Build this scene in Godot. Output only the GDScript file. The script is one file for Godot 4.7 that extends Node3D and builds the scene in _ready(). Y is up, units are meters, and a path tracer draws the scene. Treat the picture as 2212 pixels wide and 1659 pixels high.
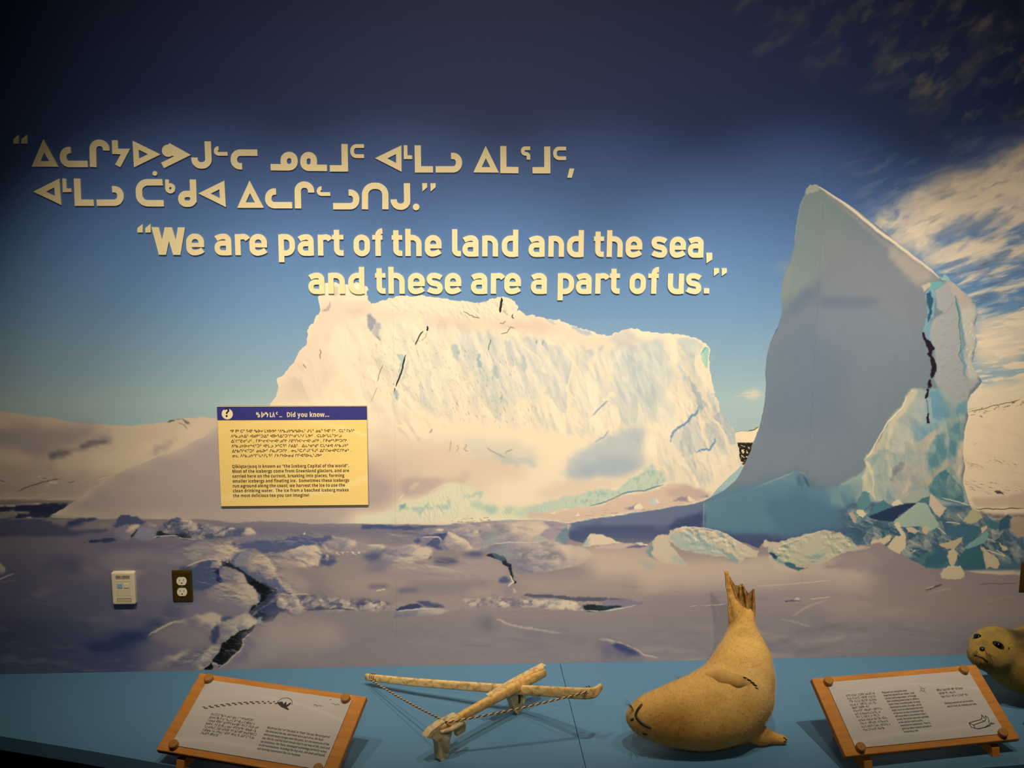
extends Node3D
# A museum display: a printed mural of icebergs with raised cream lettering on a gallery wall, and a low blue
# platform in front of it with two text boards, a bone crossbow and two stuffed seals.
# Units are metres; the wall stands at z = 0 and faces +z, the floor is y = 0.

const PLATFORM_Y := 0.2187
const LAMP := Color(1.0, 0.93, 0.82)

var mats := {}

func _ready() -> void:
	# camera
	var cam := Camera3D.new()
	cam.name = "camera"
	cam.fov = 48.07
	cam.near = 0.05
	cam.transform = Transform3D(Basis(Vector3(0.998243, 0.007249, 0.0588), Vector3(0.001007, 0.990265, -0.139191), Vector3(-0.059236, 0.139006, 0.988518)).orthonormalized(), Vector3(0, 1.65, 2.93))
	add_child(cam)
	cam.current = true
	# a closed, dark gallery: next to no light comes from outside the lamps
	var env := Environment.new()
	env.background_mode = Environment.BG_COLOR
	env.background_color = Color(0.02, 0.02, 0.022)
	env.tonemap_mode = Environment.TONE_MAPPER_LINEAR
	env.tonemap_exposure = 1.18
	env.sdfgi_enabled = true
	env.ssao_enabled = true
	env.ssil_enabled = true
	var we := WorldEnvironment.new()
	we.name = "gallery_environment"
	we.environment = env
	add_child(we)
	# the track of spotlights under the ceiling: [x, z of the head, aim x, aim y, aim z, energy, half angle]
	track_lights([
		[-0.9, 1.55, -0.85, 0.93, 0.0, 2.8, 27.0],
		[-0.2, 1.55, -0.2, 0.93, 0.0, 3.4, 27.0],
		[0.5, 1.55, 0.45, 0.93, 0.0, 2.9, 27.0],
		[1.2, 1.55, 1.15, 0.93, 0.0, 3.8, 27.0],
		[1.95, 1.55, 1.95, 0.93, 0.0, 2.6, 27.0],
		[0.1, 4.3, 0.4, 1.8, 0.0, 5.0, 27.0],
	])
	room()
	platform()
	dress()


# ---------------------------------------------------------------- helpers
func mat(key: String, colour: Color, rough := 0.8, metal := 0.0) -> StandardMaterial3D:
	if not mats.has(key):
		var m := StandardMaterial3D.new()
		m.albedo_color = colour
		m.roughness = rough
		m.metallic = metal
		mats[key] = m
	return mats[key]

func noise_texture(frequency: float, ramp: Array, size := 256, octaves := 4, as_normal := false, bump := 4.0) -> NoiseTexture2D:
	var f := FastNoiseLite.new()
	f.noise_type = FastNoiseLite.TYPE_SIMPLEX_SMOOTH
	f.frequency = frequency
	f.fractal_octaves = octaves
	f.seed = 11
	var t := NoiseTexture2D.new()
	t.width = size
	t.height = size
	t.seamless = true
	t.noise = f
	if as_normal:
		t.as_normal_map = true
		t.bump_strength = bump
	elif ramp:
		var g := Gradient.new()
		g.offsets = PackedFloat32Array()
		g.colors = PackedColorArray()
		var offs := PackedFloat32Array()
		var cols := PackedColorArray()
		for k in range(0, ramp.size(), 2):
			offs.append(ramp[k])
			cols.append(ramp[k + 1])
		g.offsets = offs
		g.colors = cols
		t.color_ramp = g
	return t

func numbered(called: String) -> String:
	if not has_node(NodePath(called)):
		return called
	var k := 1
	while has_node(NodePath("%s_%03d" % [called, k])):
		k += 1
	return "%s_%03d" % [called, k]

func thing(called: String, label: String, category: String, at := Vector3.ZERO, turn := 0.0, group := "") -> Node3D:
	var o := Node3D.new()
	o.name = numbered(called)
	add_child(o)
	o.position = at
	o.rotation.y = turn
	tag(o, label, category, group)
	return o

func tag(o: Node3D, label: String, category: String, group := "") -> void:
	o.set_meta("label", label)
	o.set_meta("category", category)
	if group:
		o.set_meta("group", group)

func part(called: String, mesh: Mesh, material: Material, parent: Node, xf := Transform3D()) -> MeshInstance3D:
	var o := MeshInstance3D.new()
	o.name = called
	o.mesh = mesh
	if material:
		o.material_override = material
	o.transform = xf
	o.cast_shadow = GeometryInstance3D.SHADOW_CASTING_SETTING_ON
	parent.add_child(o, true)
	return o

func structure(called: String, mesh: Mesh, material: Material, at: Vector3) -> MeshInstance3D:
	var o := part(called, mesh, material, self, Transform3D(Basis(), at))
	o.set_meta("kind", "structure")
	return o

func box(size: Vector3) -> BoxMesh:
	var b := BoxMesh.new()
	b.size = size
	return b

func start(smooth := false) -> SurfaceTool:
	var st := SurfaceTool.new()
	st.begin(Mesh.PRIMITIVE_TRIANGLES)
	st.set_smooth_group(0 if smooth else -1)
	return st

func finish(st: SurfaceTool) -> ArrayMesh:
	st.generate_normals()
	return st.commit()

# one quad, corners clockwise as seen from its front
func quad(st: SurfaceTool, a: Vector3, b: Vector3, c: Vector3, d: Vector3) -> void:
	for v in [a, b, c, a, c, d]:
		st.add_vertex(v)

# a flat outline (x right, y up, any winding) pushed from z0 to z1, with an optional chamfer on the front rim
func prism(st: SurfaceTool, outline: PackedVector2Array, z0: float, z1: float, xf := Transform3D()) -> void:
	var p := outline
	if Geometry2D.is_polygon_clockwise(p):
		p = p.duplicate()
		p.reverse()
	var t := Geometry2D.triangulate_polygon(p)
	for k in range(0, t.size(), 3):
		var a := p[t[k]]
		var b := p[t[k + 1]]
		var c := p[t[k + 2]]
		if (b - a).cross(c - a) > 0.0:
			var s := b
			b = c
			c = s
		for v in [a, b, c]:
			st.add_vertex(xf * Vector3(v.x, v.y, z1))
		for v in [a, c, b]:
			st.add_vertex(xf * Vector3(v.x, v.y, z0))
	var n := p.size()
	for k in n:
		var a := p[k]
		var b := p[(k + 1) % n]
		quad(st, xf * Vector3(a.x, a.y, z0), xf * Vector3(a.x, a.y, z1), xf * Vector3(b.x, b.y, z1), xf * Vector3(b.x, b.y, z0))

# a box with chamfered edges, centred on its middle
func bevel_box(size: Vector3, bevel: float) -> ArrayMesh:
	var st := start()
	var h := size * 0.5
	for face in 6:
		var axis := face / 2
		var sg := 1.0 if face % 2 == 0 else -1.0
		var u := (axis + 1) % 3
		var v := (axis + 2) % 3
		var q := []
		for k in [[-1, -1], [1, -1], [1, 1], [-1, 1]]:
			var c := Vector3.ZERO
			c[axis] = sg * h[axis]
			c[u] = k[0] * (h[u] - bevel)
			c[v] = k[1] * (h[v] - bevel)
			q.append(c)
		if sg > 0.0:
			q.reverse()
		quad(st, q[0], q[1], q[2], q[3])
	for axis in 3:
		var u := (axis + 1) % 3
		var v := (axis + 2) % 3
		for su in [-1.0, 1.0]:
			for sv in [-1.0, 1.0]:
				var q := []
				for e in [[-1.0, 0], [1.0, 0], [1.0, 1], [-1.0, 1]]:
					var c := Vector3.ZERO
					c[axis] = e[0] * (h[axis] - bevel)
					c[u] = su * (h[u] if e[1] == 0 else h[u] - bevel)
					c[v] = sv * (h[v] - bevel if e[1] == 0 else h[v])
					q.append(c)
				if su * sv < 0.0:
					q.reverse()
				quad(st, q[3], q[2], q[1], q[0])
	for sx in [-1.0, 1.0]:
		for sy in [-1.0, 1.0]:
			for sz in [-1.0, 1.0]:
				var a := Vector3(sx * h.x, sy * (h.y - bevel), sz * (h.z - bevel))
				var b := Vector3(sx * (h.x - bevel), sy * h.y, sz * (h.z - bevel))
				var c := Vector3(sx * (h.x - bevel), sy * (h.y - bevel), sz * h.z)
				var tri := [a, c, b] if sx * sy * sz > 0.0 else [a, b, c]
				for w in tri:
					st.add_vertex(w)
	return finish(st)

# a round tube along a path, with a radius at every point
func tube(st: SurfaceTool, path: Array, radii: Array, sides := 12, flat := 1.0, up := Vector3.UP) -> void:
	var n := path.size()
	var rings := []
	for k in n:
		var d: Vector3 = (path[mini(k + 1, n - 1)] - path[maxi(k - 1, 0)]).normalized()
		var u := up - d * up.dot(d)
		if u.length() < 0.05:
			u = Vector3.RIGHT - d * d.x
		u = u.normalized()
		var v := d.cross(u)
		var ring := []
		for j in sides:
			var a := TAU * j / sides
			ring.append(path[k] + (u * cos(a) * flat + v * sin(a)) * radii[k])
		rings.append(ring)
	st.set_smooth_group(0)
	for k in n - 1:
		for j in sides:
			var j2 := (j + 1) % sides
			quad(st, rings[k][j], rings[k][j2], rings[k + 1][j2], rings[k + 1][j])
	st.set_smooth_group(-1)
	for e in [0, n - 1]:
		for j in sides:
			var j2 := (j + 1) % sides
			var tri: Array = [path[e], rings[e][j2], rings[e][j]] if e == 0 else [path[e], rings[e][j], rings[e][j2]]
			for v in tri:
				st.add_vertex(v)

# ---------------------------------------------------------------- lamps
func track_lights(heads: Array) -> void:
	var black := mat("lamp_black", Color(0.03, 0.03, 0.03), 0.5)
	for z in [1.55, 4.3]:
		var rail := part(numbered("light_track"), bevel_box(Vector3(5.2, 0.035, 0.04), 0.004), black, self, Transform3D(Basis(), Vector3(0.2, 3.18, z)))
		tag(rail, "black lighting track holding five spotlights, along the mural wall" if z < 2.0 else "black lighting track with a single spotlight, behind the visitors", "light track")
	var glow := StandardMaterial3D.new()
	glow.albedo_color = LAMP
	glow.emission_enabled = true
	glow.emission = LAMP
	glow.emission_energy_multiplier = 6.0
	for d in heads:
		var at := Vector3(d[0], 3.0, d[1])
		var aim := Vector3(d[2], d[3], d[4])
		var o := thing("track_spotlight", "black cylinder spotlight clipped to the track along the mural wall" if d[1] < 2.0 else "black cylinder spotlight alone on the far ceiling track", "spotlight", at, 0.0, "spotlights on the ceiling tracks")
		var b := Basis.looking_at(aim - at, Vector3.UP)
		var st := start()
		tube(st, [Vector3(0, 0, 0.14), Vector3(0, 0, 0.13), Vector3(0, 0, -0.06)], [0.03, 0.045, 0.05], 20)
		part("housing", finish(st), black, o, Transform3D(b, Vector3.ZERO))
		st = start()
		tube(st, [Vector3(0, 0.163, 0), Vector3(0, 0.02, 0)], [0.008, 0.008], 10, 1.0, Vector3.RIGHT)
		part("stem", finish(st), black, o)
		st = start()
		tube(st, [Vector3(0, 0, -0.0605), Vector3(0, 0, -0.063)], [0.042, 0.042], 20)
		part("lamp_lens", finish(st), glow, o, Transform3D(b, Vector3.ZERO))
		var l := SpotLight3D.new()
		l.name = "spot_beam"
		l.light_color = LAMP
		l.light_energy = d[5]
		l.light_size = 0.03
		l.spot_range = 12.0
		l.spot_attenuation = 2.0
		l.spot_angle = d[6]
		l.spot_angle_attenuation = 1.0
		l.shadow_enabled = true
		l.transform = Transform3D(b, b * Vector3(0, 0, -0.075))
		o.add_child(l)

# ---------------------------------------------------------------- room
func room() -> void:
	var grey := mat("gallery_grey", Color(0.16, 0.16, 0.17), 0.9)
	structure("floor", box(Vector3(9.2, 0.1, 6.7)), mat("floor_carpet", Color(0.07, 0.07, 0.08), 0.95), Vector3(0.5, -0.05, 3.25))
	structure("ceiling", box(Vector3(9.2, 0.1, 6.7)), mat("ceiling_black", Color(0.05, 0.05, 0.05), 0.95), Vector3(0.5, 3.25, 3.25))
	structure("wall_left", box(Vector3(0.1, 3.2, 6.6)), grey, Vector3(-4.05, 1.6, 3.25))
	structure("wall_right", box(Vector3(0.1, 3.2, 6.6)), grey, Vector3(5.05, 1.6, 3.25))
	structure("wall_front", box(Vector3(9.2, 3.2, 0.1)), grey, Vector3(0.5, 1.6, 6.55))
	var wall := structure("wall_back", box(Vector3(9.2, 3.2, 0.1)), mat("wall_board", Color(0.55, 0.53, 0.5), 0.9), Vector3(0.5, 1.6, -0.0525))
	# the strips of printed wall covering, butted against each other
	var threads := []
	for k in 5:
		var t := Thread.new()
		t.start(mural_strip.bind(k))
		threads.append(t)
	for k in 5:
		var im: Image = threads[k].wait_to_finish()
		var m := StandardMaterial3D.new()
		m.albedo_texture = ImageTexture.create_from_image(im)
		m.roughness = 0.55
		m.metallic_specular = 0.3
		m.texture_repeat = false
		var a: float = SEAMS[k] * 0.01 + 0.0001
		var b: float = SEAMS[k + 1] * 0.01 - 0.0001
		var st := start()
		var c := [Vector3(a, 3.0, 0), Vector3(b, 3.0, 0), Vector3(b, 0.14, 0), Vector3(a, 0.14, 0)]
		var uv := [Vector2(0, 0), Vector2(1, 0), Vector2(1, 1), Vector2(0, 1)]
		for i in [0, 1, 2, 0, 2, 3]:
			st.set_uv(uv[i])
			st.add_vertex(c[i])
		var back := Vector3(0, 0, -0.0024)
		for i in 4:
			var j := (i + 1) % 4
			for v in [[c[i] + back, uv[i]], [c[j] + back, uv[j]], [c[j], uv[j]], [c[i] + back, uv[i]], [c[j], uv[j]], [c[i], uv[i]]]:
				st.set_uv(v[1])
				st.add_vertex(v[0])
		st.generate_normals()
		var strip := part("mural_strip", st.commit(), m, wall)
		strip.position = -wall.position

# ---------------------------------------------------------------- platform
const FRONT := [-2.6, 0.08, -2.0, 0.235, -1.7, 0.315, -1.4, 0.405, -1.1, 0.498, -0.9, 0.564, -0.7, 0.632, -0.45, 0.705, -0.2, 0.76, 0.1, 0.792, 0.35, 0.798, 0.7, 0.79, 1.0, 0.768, 1.25, 0.738, 1.46, 0.712, 1.65, 0.698, 2.0, 0.68, 2.5, 0.66, 3.2, 0.64]

func platform() -> void:
	var paint_blue := mat("platform_blue", Color("#5682a4"), 0.5)
	paint_blue.metallic_specular = 0.35
	var o := thing("display_platform", "low blue painted platform with a curved front along the mural wall", "platform")
	var halves := [[-2.6, 0.3555], [0.3575, 3.2]]
	for s in halves:
		var p := PackedVector2Array()
		var q := PackedVector2Array()
		p.append(Vector2(s[0], -0.001))
		for k in 61:
			var x: float = lerpf(s[0], s[1], k / 60.0)
			var z := front_at(x)
			p.append(Vector2(x, -z))
			q.append(Vector2(x, -(z - 0.06)))
		p.append(Vector2(s[1], -0.001))
		var st := start()
		var down := Transform3D(Basis(Vector3.RIGHT, Vector3(0, 0, -1), Vector3.UP), Vector3.ZERO)
		prism(st, p, PLATFORM_Y - 0.045, PLATFORM_Y, down)
		part("top_panel", finish(st), paint_blue, o)
		# recessed dark base
		q.insert(0, Vector2(s[0], -0.001))
		q.append(Vector2(s[1], -0.001))
		st = start()
		prism(st, q, 0.0, PLATFORM_Y - 0.045, down)
		part("recessed_base", finish(st), mat("toe_kick", Color(0.03, 0.035, 0.05), 0.8), o)

func front_at(x: float) -> float:
	for k in range(0, FRONT.size() - 2, 2):
		if x <= FRONT[k + 2]:
			var t: float = clampf((x - FRONT[k]) / (FRONT[k + 2] - FRONT[k]), 0.0, 1.0)
			return lerpf(FRONT[k + 1], FRONT[k + 3], t)
	return FRONT[-1]


func dress() -> void:
	info_panel()
	wall_plates()
	text_stand("left")
	text_stand("right")
	crossbow()
	pale_seal()
	spotted_seal()
	wall_letters()


# ---------------------------------------------------------------- small print
var font_bold: SystemFont
var font_plain: SystemFont

func print_text(called: String, words: String, high: float, font: Font, material: Material, parent: Node, at: Vector3, wide := 0.0) -> void:
	var t := TextMesh.new()
	t.font = font
	t.text = words
	t.font_size = 32
	t.pixel_size = high / 32.0
	t.depth = 0.0006
	t.curve_step = 2.0
	t.horizontal_alignment = HORIZONTAL_ALIGNMENT_LEFT
	t.vertical_alignment = VERTICAL_ALIGNMENT_BOTTOM
	var b := Basis()
	if wide > 0.0:
		b = Basis.from_scale(Vector3(wide / maxf(t.get_aabb().size.x, 0.001), 1, 1))
	part(called, t, material, parent, Transform3D(b, at))

# strokes of a letter: polylines with a pen of one width; each becomes a thin raised band
func pen(st: SurfaceTool, path: PackedVector2Array, width: float, z0: float, z1: float) -> void:
	band(st, path, width, z0, z1)

# ---------------------------------------------------------------- syllabics, as pen strokes in a box of height 1
func arc(c: Vector2, r: float, from: float, to: float, n := 8) -> Array:
	var o := []
	for k in n + 1:
		var a := deg_to_rad(lerpf(from, to, float(k) / n))
		o.append(c + Vector2(cos(a), sin(a)) * r)
	return o

func glyphs() -> Dictionary:
	var d := {}
	var v := func(x: float, y: float) -> Vector2: return Vector2(x, y)
	d["i"] = [[[v.call(0.06, 0.06), v.call(0.45, 0.94), v.call(0.84, 0.06), v.call(0.06, 0.06), v.call(0.2, 0.38)]], 0.9]
	d["u"] = [[[v.call(0.08, 0.94), v.call(0.86, 0.5), v.call(0.08, 0.06), v.call(0.08, 0.94), v.call(0.4, 0.76)]], 0.95]
	d["a"] = [[[v.call(0.86, 0.94), v.call(0.08, 0.5), v.call(0.86, 0.06), v.call(0.86, 0.94), v.call(0.55, 0.76)]], 0.95]
	d["pi"] = [[[v.call(0.06, 0.0), v.call(0.4, 0.92), v.call(0.74, 0.0)]], 0.8]
	d["pu"] = [[[v.call(0.06, 0.95), v.call(0.75, 0.5), v.call(0.06, 0.05)]], 0.85]
	d["pa"] = [[[v.call(0.75, 0.95), v.call(0.06, 0.5), v.call(0.75, 0.05)]], 0.85]
	d["ti"] = [[[v.call(0.08, 0.0)] + arc(v.call(0.4, 0.6), 0.32, 180, 0) + [v.call(0.72, 0.0)]], 0.8]
	d["tu"] = [[[v.call(0.0, 0.92)] + arc(v.call(0.36, 0.5), 0.42, 90, -90) + [v.call(0.0, 0.08)]], 0.85]
	d["ta"] = [[[v.call(0.8, 0.92)] + arc(v.call(0.44, 0.5), 0.42, 90, 270) + [v.call(0.8, 0.08)]], 0.85]
	d["ki"] = [[[v.call(0.1, 0.0), v.call(0.1, 0.94)] + arc(v.call(0.36, 0.7), 0.24, 90, -180)], 0.7]
	d["ku"] = [[[v.call(0.56, 1.0), v.call(0.56, 0.08)] + arc(v.call(0.32, 0.28), 0.24, -60, -360)], 0.7]
	d["ka"] = [[[v.call(0.1, 1.0), v.call(0.1, 0.08)] + arc(v.call(0.34, 0.28), 0.24, 240, 540)], 0.7]
	d["gi"] = [[[v.call(0.1, 0.0), v.call(0.1, 0.7)] + arc(v.call(0.33, 0.68), 0.23, 180, 0) + [v.call(0.56, 0.6)]], 0.66]
	d["gu"] = [[[v.call(0.54, 1.0), v.call(0.54, 0.3)] + arc(v.call(0.31, 0.3), 0.23, 0, -180) + [v.call(0.08, 0.4)]], 0.66]
	d["ga"] = [[[v.call(0.1, 1.0), v.call(0.1, 0.3)] + arc(v.call(0.33, 0.3), 0.23, 180, 360) + [v.call(0.56, 0.4)]], 0.66]
	d["mi"] = [[[v.call(0.1, 0.0), v.call(0.1, 0.92), v.call(0.56, 0.92)]], 0.62]
	d["mu"] = [[[v.call(0.5, 1.0), v.call(0.5, 0.08), v.call(0.04, 0.08)]], 0.62]
	d["ma"] = [[[v.call(0.1, 1.0), v.call(0.1, 0.08), v.call(0.56, 0.08)]], 0.62]
	d["ni"] = [[[v.call(0.85, 0.62), v.call(0.34, 0.62)] + arc(v.call(0.34, 0.34), 0.28, 90, 400)], 0.85]
	d["nu"] = [[[v.call(0.0, 0.08), v.call(0.58, 0.08)] + arc(v.call(0.58, 0.36), 0.28, -90, 220)], 0.9]
	d["na"] = [[[v.call(0.9, 0.08), v.call(0.34, 0.08)] + arc(v.call(0.34, 0.36), 0.28, 270, -40)], 0.9]
	d["li"] = [[[v.call(0.85, 0.62), v.call(0.34, 0.62)] + arc(v.call(0.34, 0.36), 0.26, 90, 270) + [v.call(0.46, 0.1)]], 0.85]
	d["lu"] = [[[v.call(0.0, 0.08), v.call(0.55, 0.08)] + arc(v.call(0.55, 0.34), 0.26, -90, 90) + [v.call(0.42, 0.6)]], 0.85]
	d["la"] = [[[v.call(0.85, 0.08), v.call(0.34, 0.08)] + arc(v.call(0.34, 0.34), 0.26, 270, 90) + [v.call(0.46, 0.6)]], 0.85]
	d["si"] = [[[v.call(0.08, 0.0), v.call(0.42, 0.72)] + arc(v.call(0.5, 0.84), 0.12, 220, 0, 5)], 0.62]
	d["sa"] = [[[v.call(0.52, 0.0), v.call(0.18, 0.72)] + arc(v.call(0.12, 0.84), 0.12, -40, 180, 5)], 0.62]
	d["ji"] = [[[v.call(0.6, 0.95), v.call(0.5, 0.5), v.call(0.1, 0.55), v.call(0.2, 0.05)]], 0.7]
	d["ja"] = [[[v.call(0.12, 1.0), v.call(0.12, 0.62), v.call(0.52, 0.62), v.call(0.22, 0.02)]], 0.66]
	d["ju"] = [[[v.call(0.06, 0.95), v.call(0.4, 0.5), v.call(0.1, 0.55), v.call(0.5, 0.05)]], 0.66]
	d["ri"] = [[[v.call(0.55, 1.0), v.call(0.3, 1.0), v.call(0.12, 0.78), v.call(0.3, 0.56), v.call(0.5, 0.56), v.call(0.5, 0.0)]], 0.66]
	d["ra"] = [[[v.call(0.1, 0.95), v.call(0.4, 0.95), v.call(0.55, 0.75), v.call(0.4, 0.55), v.call(0.1, 0.55), v.call(0.1, 0.05), v.call(0.55, 0.05)]], 0.66]
	d["vi"] = [[arc(v.call(0.2, 0.72), 0.14, 0, 360, 8), [v.call(0.3, 0.84), v.call(0.85, 0.5), v.call(0.06, 0.05)]], 0.9]
	d["dot"] = [[[v.call(0.08, 0.0), v.call(0.08, 0.14)]], 0.22]
	d["comma"] = [[[v.call(0.14, 0.14), v.call(0.04, -0.14)]], 0.24]
	return d

# a line of syllabics: words of glyph names; a name that begins with ' is a small raised final
func syllabics(st: SurfaceTool, words: String, at: Vector2, high: float, pen_width: float, z0: float, z1: float, wide := 0.0) -> void:
	var g := glyphs()
	for pass_no in 2:
		var x := at.x
		var stretch := 1.0
		if pass_no == 1 and wide > 0.0:
			stretch = wide / maxf(total, 0.001)
		for word in words.split(" ", false):
			for n in word.split("-", false):
				var small := n.begins_with("'")
				var key := n.trim_prefix("'")
				if not g.has(key):
					continue
				var k := high * (0.5 if small else 1.0)
				var lift := high * (0.55 if small else 0.0)
				if pass_no == 1:
					for s in g[key][0]:
						var p := PackedVector2Array()
						for q in s:
							p.append(Vector2(x + q.x * k * stretch, at.y + lift + q.y * k))
						pen(st, p, pen_width * (0.8 if small else 1.0), z0, z1)
				x += (g[key][1] * k + high * 0.13) * stretch
			x += high * 0.42 * stretch
		total = x - at.x

var total := 0.0

# ---------------------------------------------------------------- the yellow panel on the wall
func info_panel() -> void:
	font_bold = SystemFont.new()
	font_bold.font_names = PackedStringArray(["Droid Sans"])
	font_bold.font_weight = 700
	font_plain = SystemFont.new()
	font_plain.font_names = PackedStringArray(["Droid Sans"])
	var w := 0.501
	var h := 0.348
	var o := thing("information_panel", "yellow information panel with a dark blue heading strip, fixed over the mural snow slope", "sign", Vector3(-0.822, 0.8165, 0.0))
	var ink := mat("panel_ink", Color("#3a2c14"), 0.7)
	var yellow := StandardMaterial3D.new()
	yellow.albedo_texture = swoosh_print(Color("#fbdd8a"), Color("#fde9a8"), 512, 352)
	yellow.roughness = 0.5
	yellow.texture_repeat = false
	var st := start()
	card_face(st, w, h, 0.0085)
	part("board", st.commit(), yellow, o)
	part("board_edge", box(Vector3(w + 0.0004, h + 0.0004, 0.0078)), mat("panel_edge", Color("#6e5a30"), 0.7), o, Transform3D(Basis(), Vector3(w / 2, h / 2, 0.0042)))
	part("heading_strip", box(Vector3(w, 0.046, 0.0012)), mat("panel_navy", Color("#37368a"), 0.5), o, Transform3D(Basis(), Vector3(w / 2, h - 0.0245, 0.0091)))
	part("top_rule", box(Vector3(w, 0.003, 0.0012)), mat("panel_cream", Color("#f7e9c4"), 0.5), o, Transform3D(Basis(), Vector3(w / 2, h - 0.0013, 0.0091)))
	var cream := mat("panel_cream", Color("#f7e9c4"), 0.5)
	st = start(true)
	tube(st, [Vector3(0, 0, 0), Vector3(0, 0, 0.0008)], [0.0185, 0.0185], 32)
	part("question_disc", finish(st), cream, o, Transform3D(Basis(), Vector3(0.0335, h - 0.0265, 0.0097)))
	print_text("question_mark", "?", 0.043, font_bold, mat("panel_dark", Color("#221a33"), 0.6), o, Vector3(0.0225, h - 0.0475, 0.0107), 0.0)
	st = start()
	syllabics(st, "'ka-ka u-'ji-ja ma-pi 'ta dot-dot-dot", Vector2(0.13, h - 0.0378), 0.0165, 0.0031, 0.0097, 0.0104, 0.092)
	part("heading_syllabics", finish(st), cream, o)
	print_text("heading_text", "Did you know...", 0.0225, font_bold, cream, o, Vector3(0.2305, h - 0.0432, 0.0097), 0.142)
	var rows := [
		["'ka-ki ki-'ka ta-'ti ri-a-'ka 'ka-ka-u-ji ma-ja-u-vi-'ka 'pi-pi-'ka-ka-lu-ja-'ka-ka-'ka-ka-u-la-'sa gu-'ma-ma-'ta nu-na-'ti ri-a-'ti mi-'ka dot ta-ma-'ti mi-ka-sa-'ka", 0.422],
		["pi-'ka-ka-lu-ja-i-'ta a-ku-ki-'ta-tu-i-'ta a-u-ri-i-'ta-tu-'sa-gi-'la-ni-'sa-ga-'ka-si ma-vi-'ta dot ta-ma-u-'sa-ga-ma-'ti-pu-'la-lu", 0.378],
		["i-'sa-gi-'ti-ra-ni-'ti-gu-'ta comma mi-ki-'la-li-pa-'la-li-a-'la-lu-ti-'ka si-ra-'ta-ti-pa-'la-li-a-'la-lu-ti-'ka comma mi-ki-ni-'ka-sa-ki-'ka-tu-ti-'ka", 0.395],
		["pi-'ka-ka-lu-ja-u-li-'ka-pa-'ta-tu-'ta a-'ma-ma-lu pu-'ta-ta-ri-'ta si-ku-i-'ta dot i-la-'na-ni-'ka-ku-'ta ta-ma-'ka-ku-a pi-'ka-ka-lu-ja-'ta", 0.399],
		["i-'ka-ka-ti-'pa-pa-'ta-tu-'ta nu-na-u-'pa si-na-gu-'ka-tu-ti-'ka dot ni-la-'ta-ta-si-'sa-gu-mi-ri-gu-'ta i-mi-ti-ni-a-'ka-ta-ti-'ka-ni-'ka dot", 0.409],
		["ni-la pi-'ka-ka-lu-ja-'ti-mi-'sa-ga-'ka-si-ma-ri-'ta si-ja-si-ja-u-ni-ku ti-'ta-a-ri-u-la-'sa-gu-vi-'ka dot", 0.316],
	]
	st = start()
	for k in rows.size():
		syllabics(st, rows[k][0], Vector2(0.0415 + 0.0006 * k, h - 0.0905 - 0.0171 * k), 0.0095, 0.0016, 0.0086, 0.0091, rows[k][1])
	part("syllabic_text", finish(st), ink, o)
	var lines := [
		["Qikiqtarjuaq is known as “the Iceberg Capital of the world”.", 0.395],
		["Most of the icebergs come from Greenland glaciers, and are", 0.3945],
		["carried here on the current, breaking into pieces, forming", 0.3785],
		["smaller icebergs and floating ice.  Sometimes these icebergs", 0.3945],
		["run aground along the coast; we harvest the ice to use the", 0.3795],
		["clean drinking water.  The ice from a beached iceberg makes", 0.392],
		["the most delicious tea you can imagine!", 0.2575],
	]
	for k in lines.size():
		print_text("english_text", lines[k][0], 0.0152, font_bold, ink, o, Vector3(0.0415, h - 0.2175 - 0.0171 * k, 0.0086), lines[k][1])

# a flat face with UVs, at height z over its back
func card_face(st: SurfaceTool, w: float, h: float, z: float) -> void:
	var c := [Vector3(0, h, z), Vector3(w, h, z), Vector3(w, 0, z), Vector3(0, 0, z)]
	var uv := [Vector2(0, 0), Vector2(1, 0), Vector2(1, 1), Vector2(0, 1)]
	for i in [0, 1, 2, 0, 2, 3]:
		st.set_uv(uv[i])
		st.set_normal(Vector3.BACK)
		st.add_vertex(c[i])
	for i in 4:
		var j := (i + 1) % 4
		var a: Vector3 = c[i]
		var b: Vector3 = c[j]
		var n := (b - a).cross(Vector3.BACK).normalized() * -1.0
		var dn := Vector3(0, 0, -z + 0.0005)
		for v in [[a + dn, uv[i]], [b + dn, uv[j]], [b, uv[j]], [a + dn, uv[i]], [b, uv[j]], [a, uv[i]]]:
			st.set_uv(v[1])
			st.set_normal(-n)
			st.add_vertex(v[0])

# the paler printed waves behind the text of all three signs
func swoosh_print(ground: Color, wave: Color, w: int, h: int) -> ImageTexture:
	var im := Image.create_empty(w, h, false, Image.FORMAT_RGBA8)
	for y in h:
		for x in w:
			var u := float(x) / w
			var v := float(y) / h
			var a := absf(v - (0.30 - 0.16 * sin(u * 3.0 + 0.2)))
			var b := absf(v - (0.92 - 0.22 * u * u - 0.05 * sin(u * 6.0)))
			var t := smoothstep(0.05, 0.0, a) * (0.35 + 0.65 * u) + smoothstep(0.06, 0.0, b) * 0.8
			if v > 0.30 - 0.16 * sin(u * 3.0 + 0.2) and v < 0.36 - 0.16 * sin(u * 3.0 + 0.2):
				t *= 0.4
			im.set_pixel(x, y, ground.lerp(wave, clampf(t, 0.0, 1.0)))
	return ImageTexture.create_from_image(im)

# ---------------------------------------------------------------- plates on the wall
func rounded(w: float, h: float, r: float, n := 6) -> PackedVector2Array:
	var p := PackedVector2Array()
	for c in [[w - r, h - r, 0.0], [r, h - r, 90.0], [r, r, 180.0], [w - r, r, 270.0]]:
		for k in n + 1:
			var a := deg_to_rad(c[2] + 90.0 * k / n)
			p.append(Vector2(c[0] + cos(a) * r, c[1] + sin(a) * r))
	return p

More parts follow.
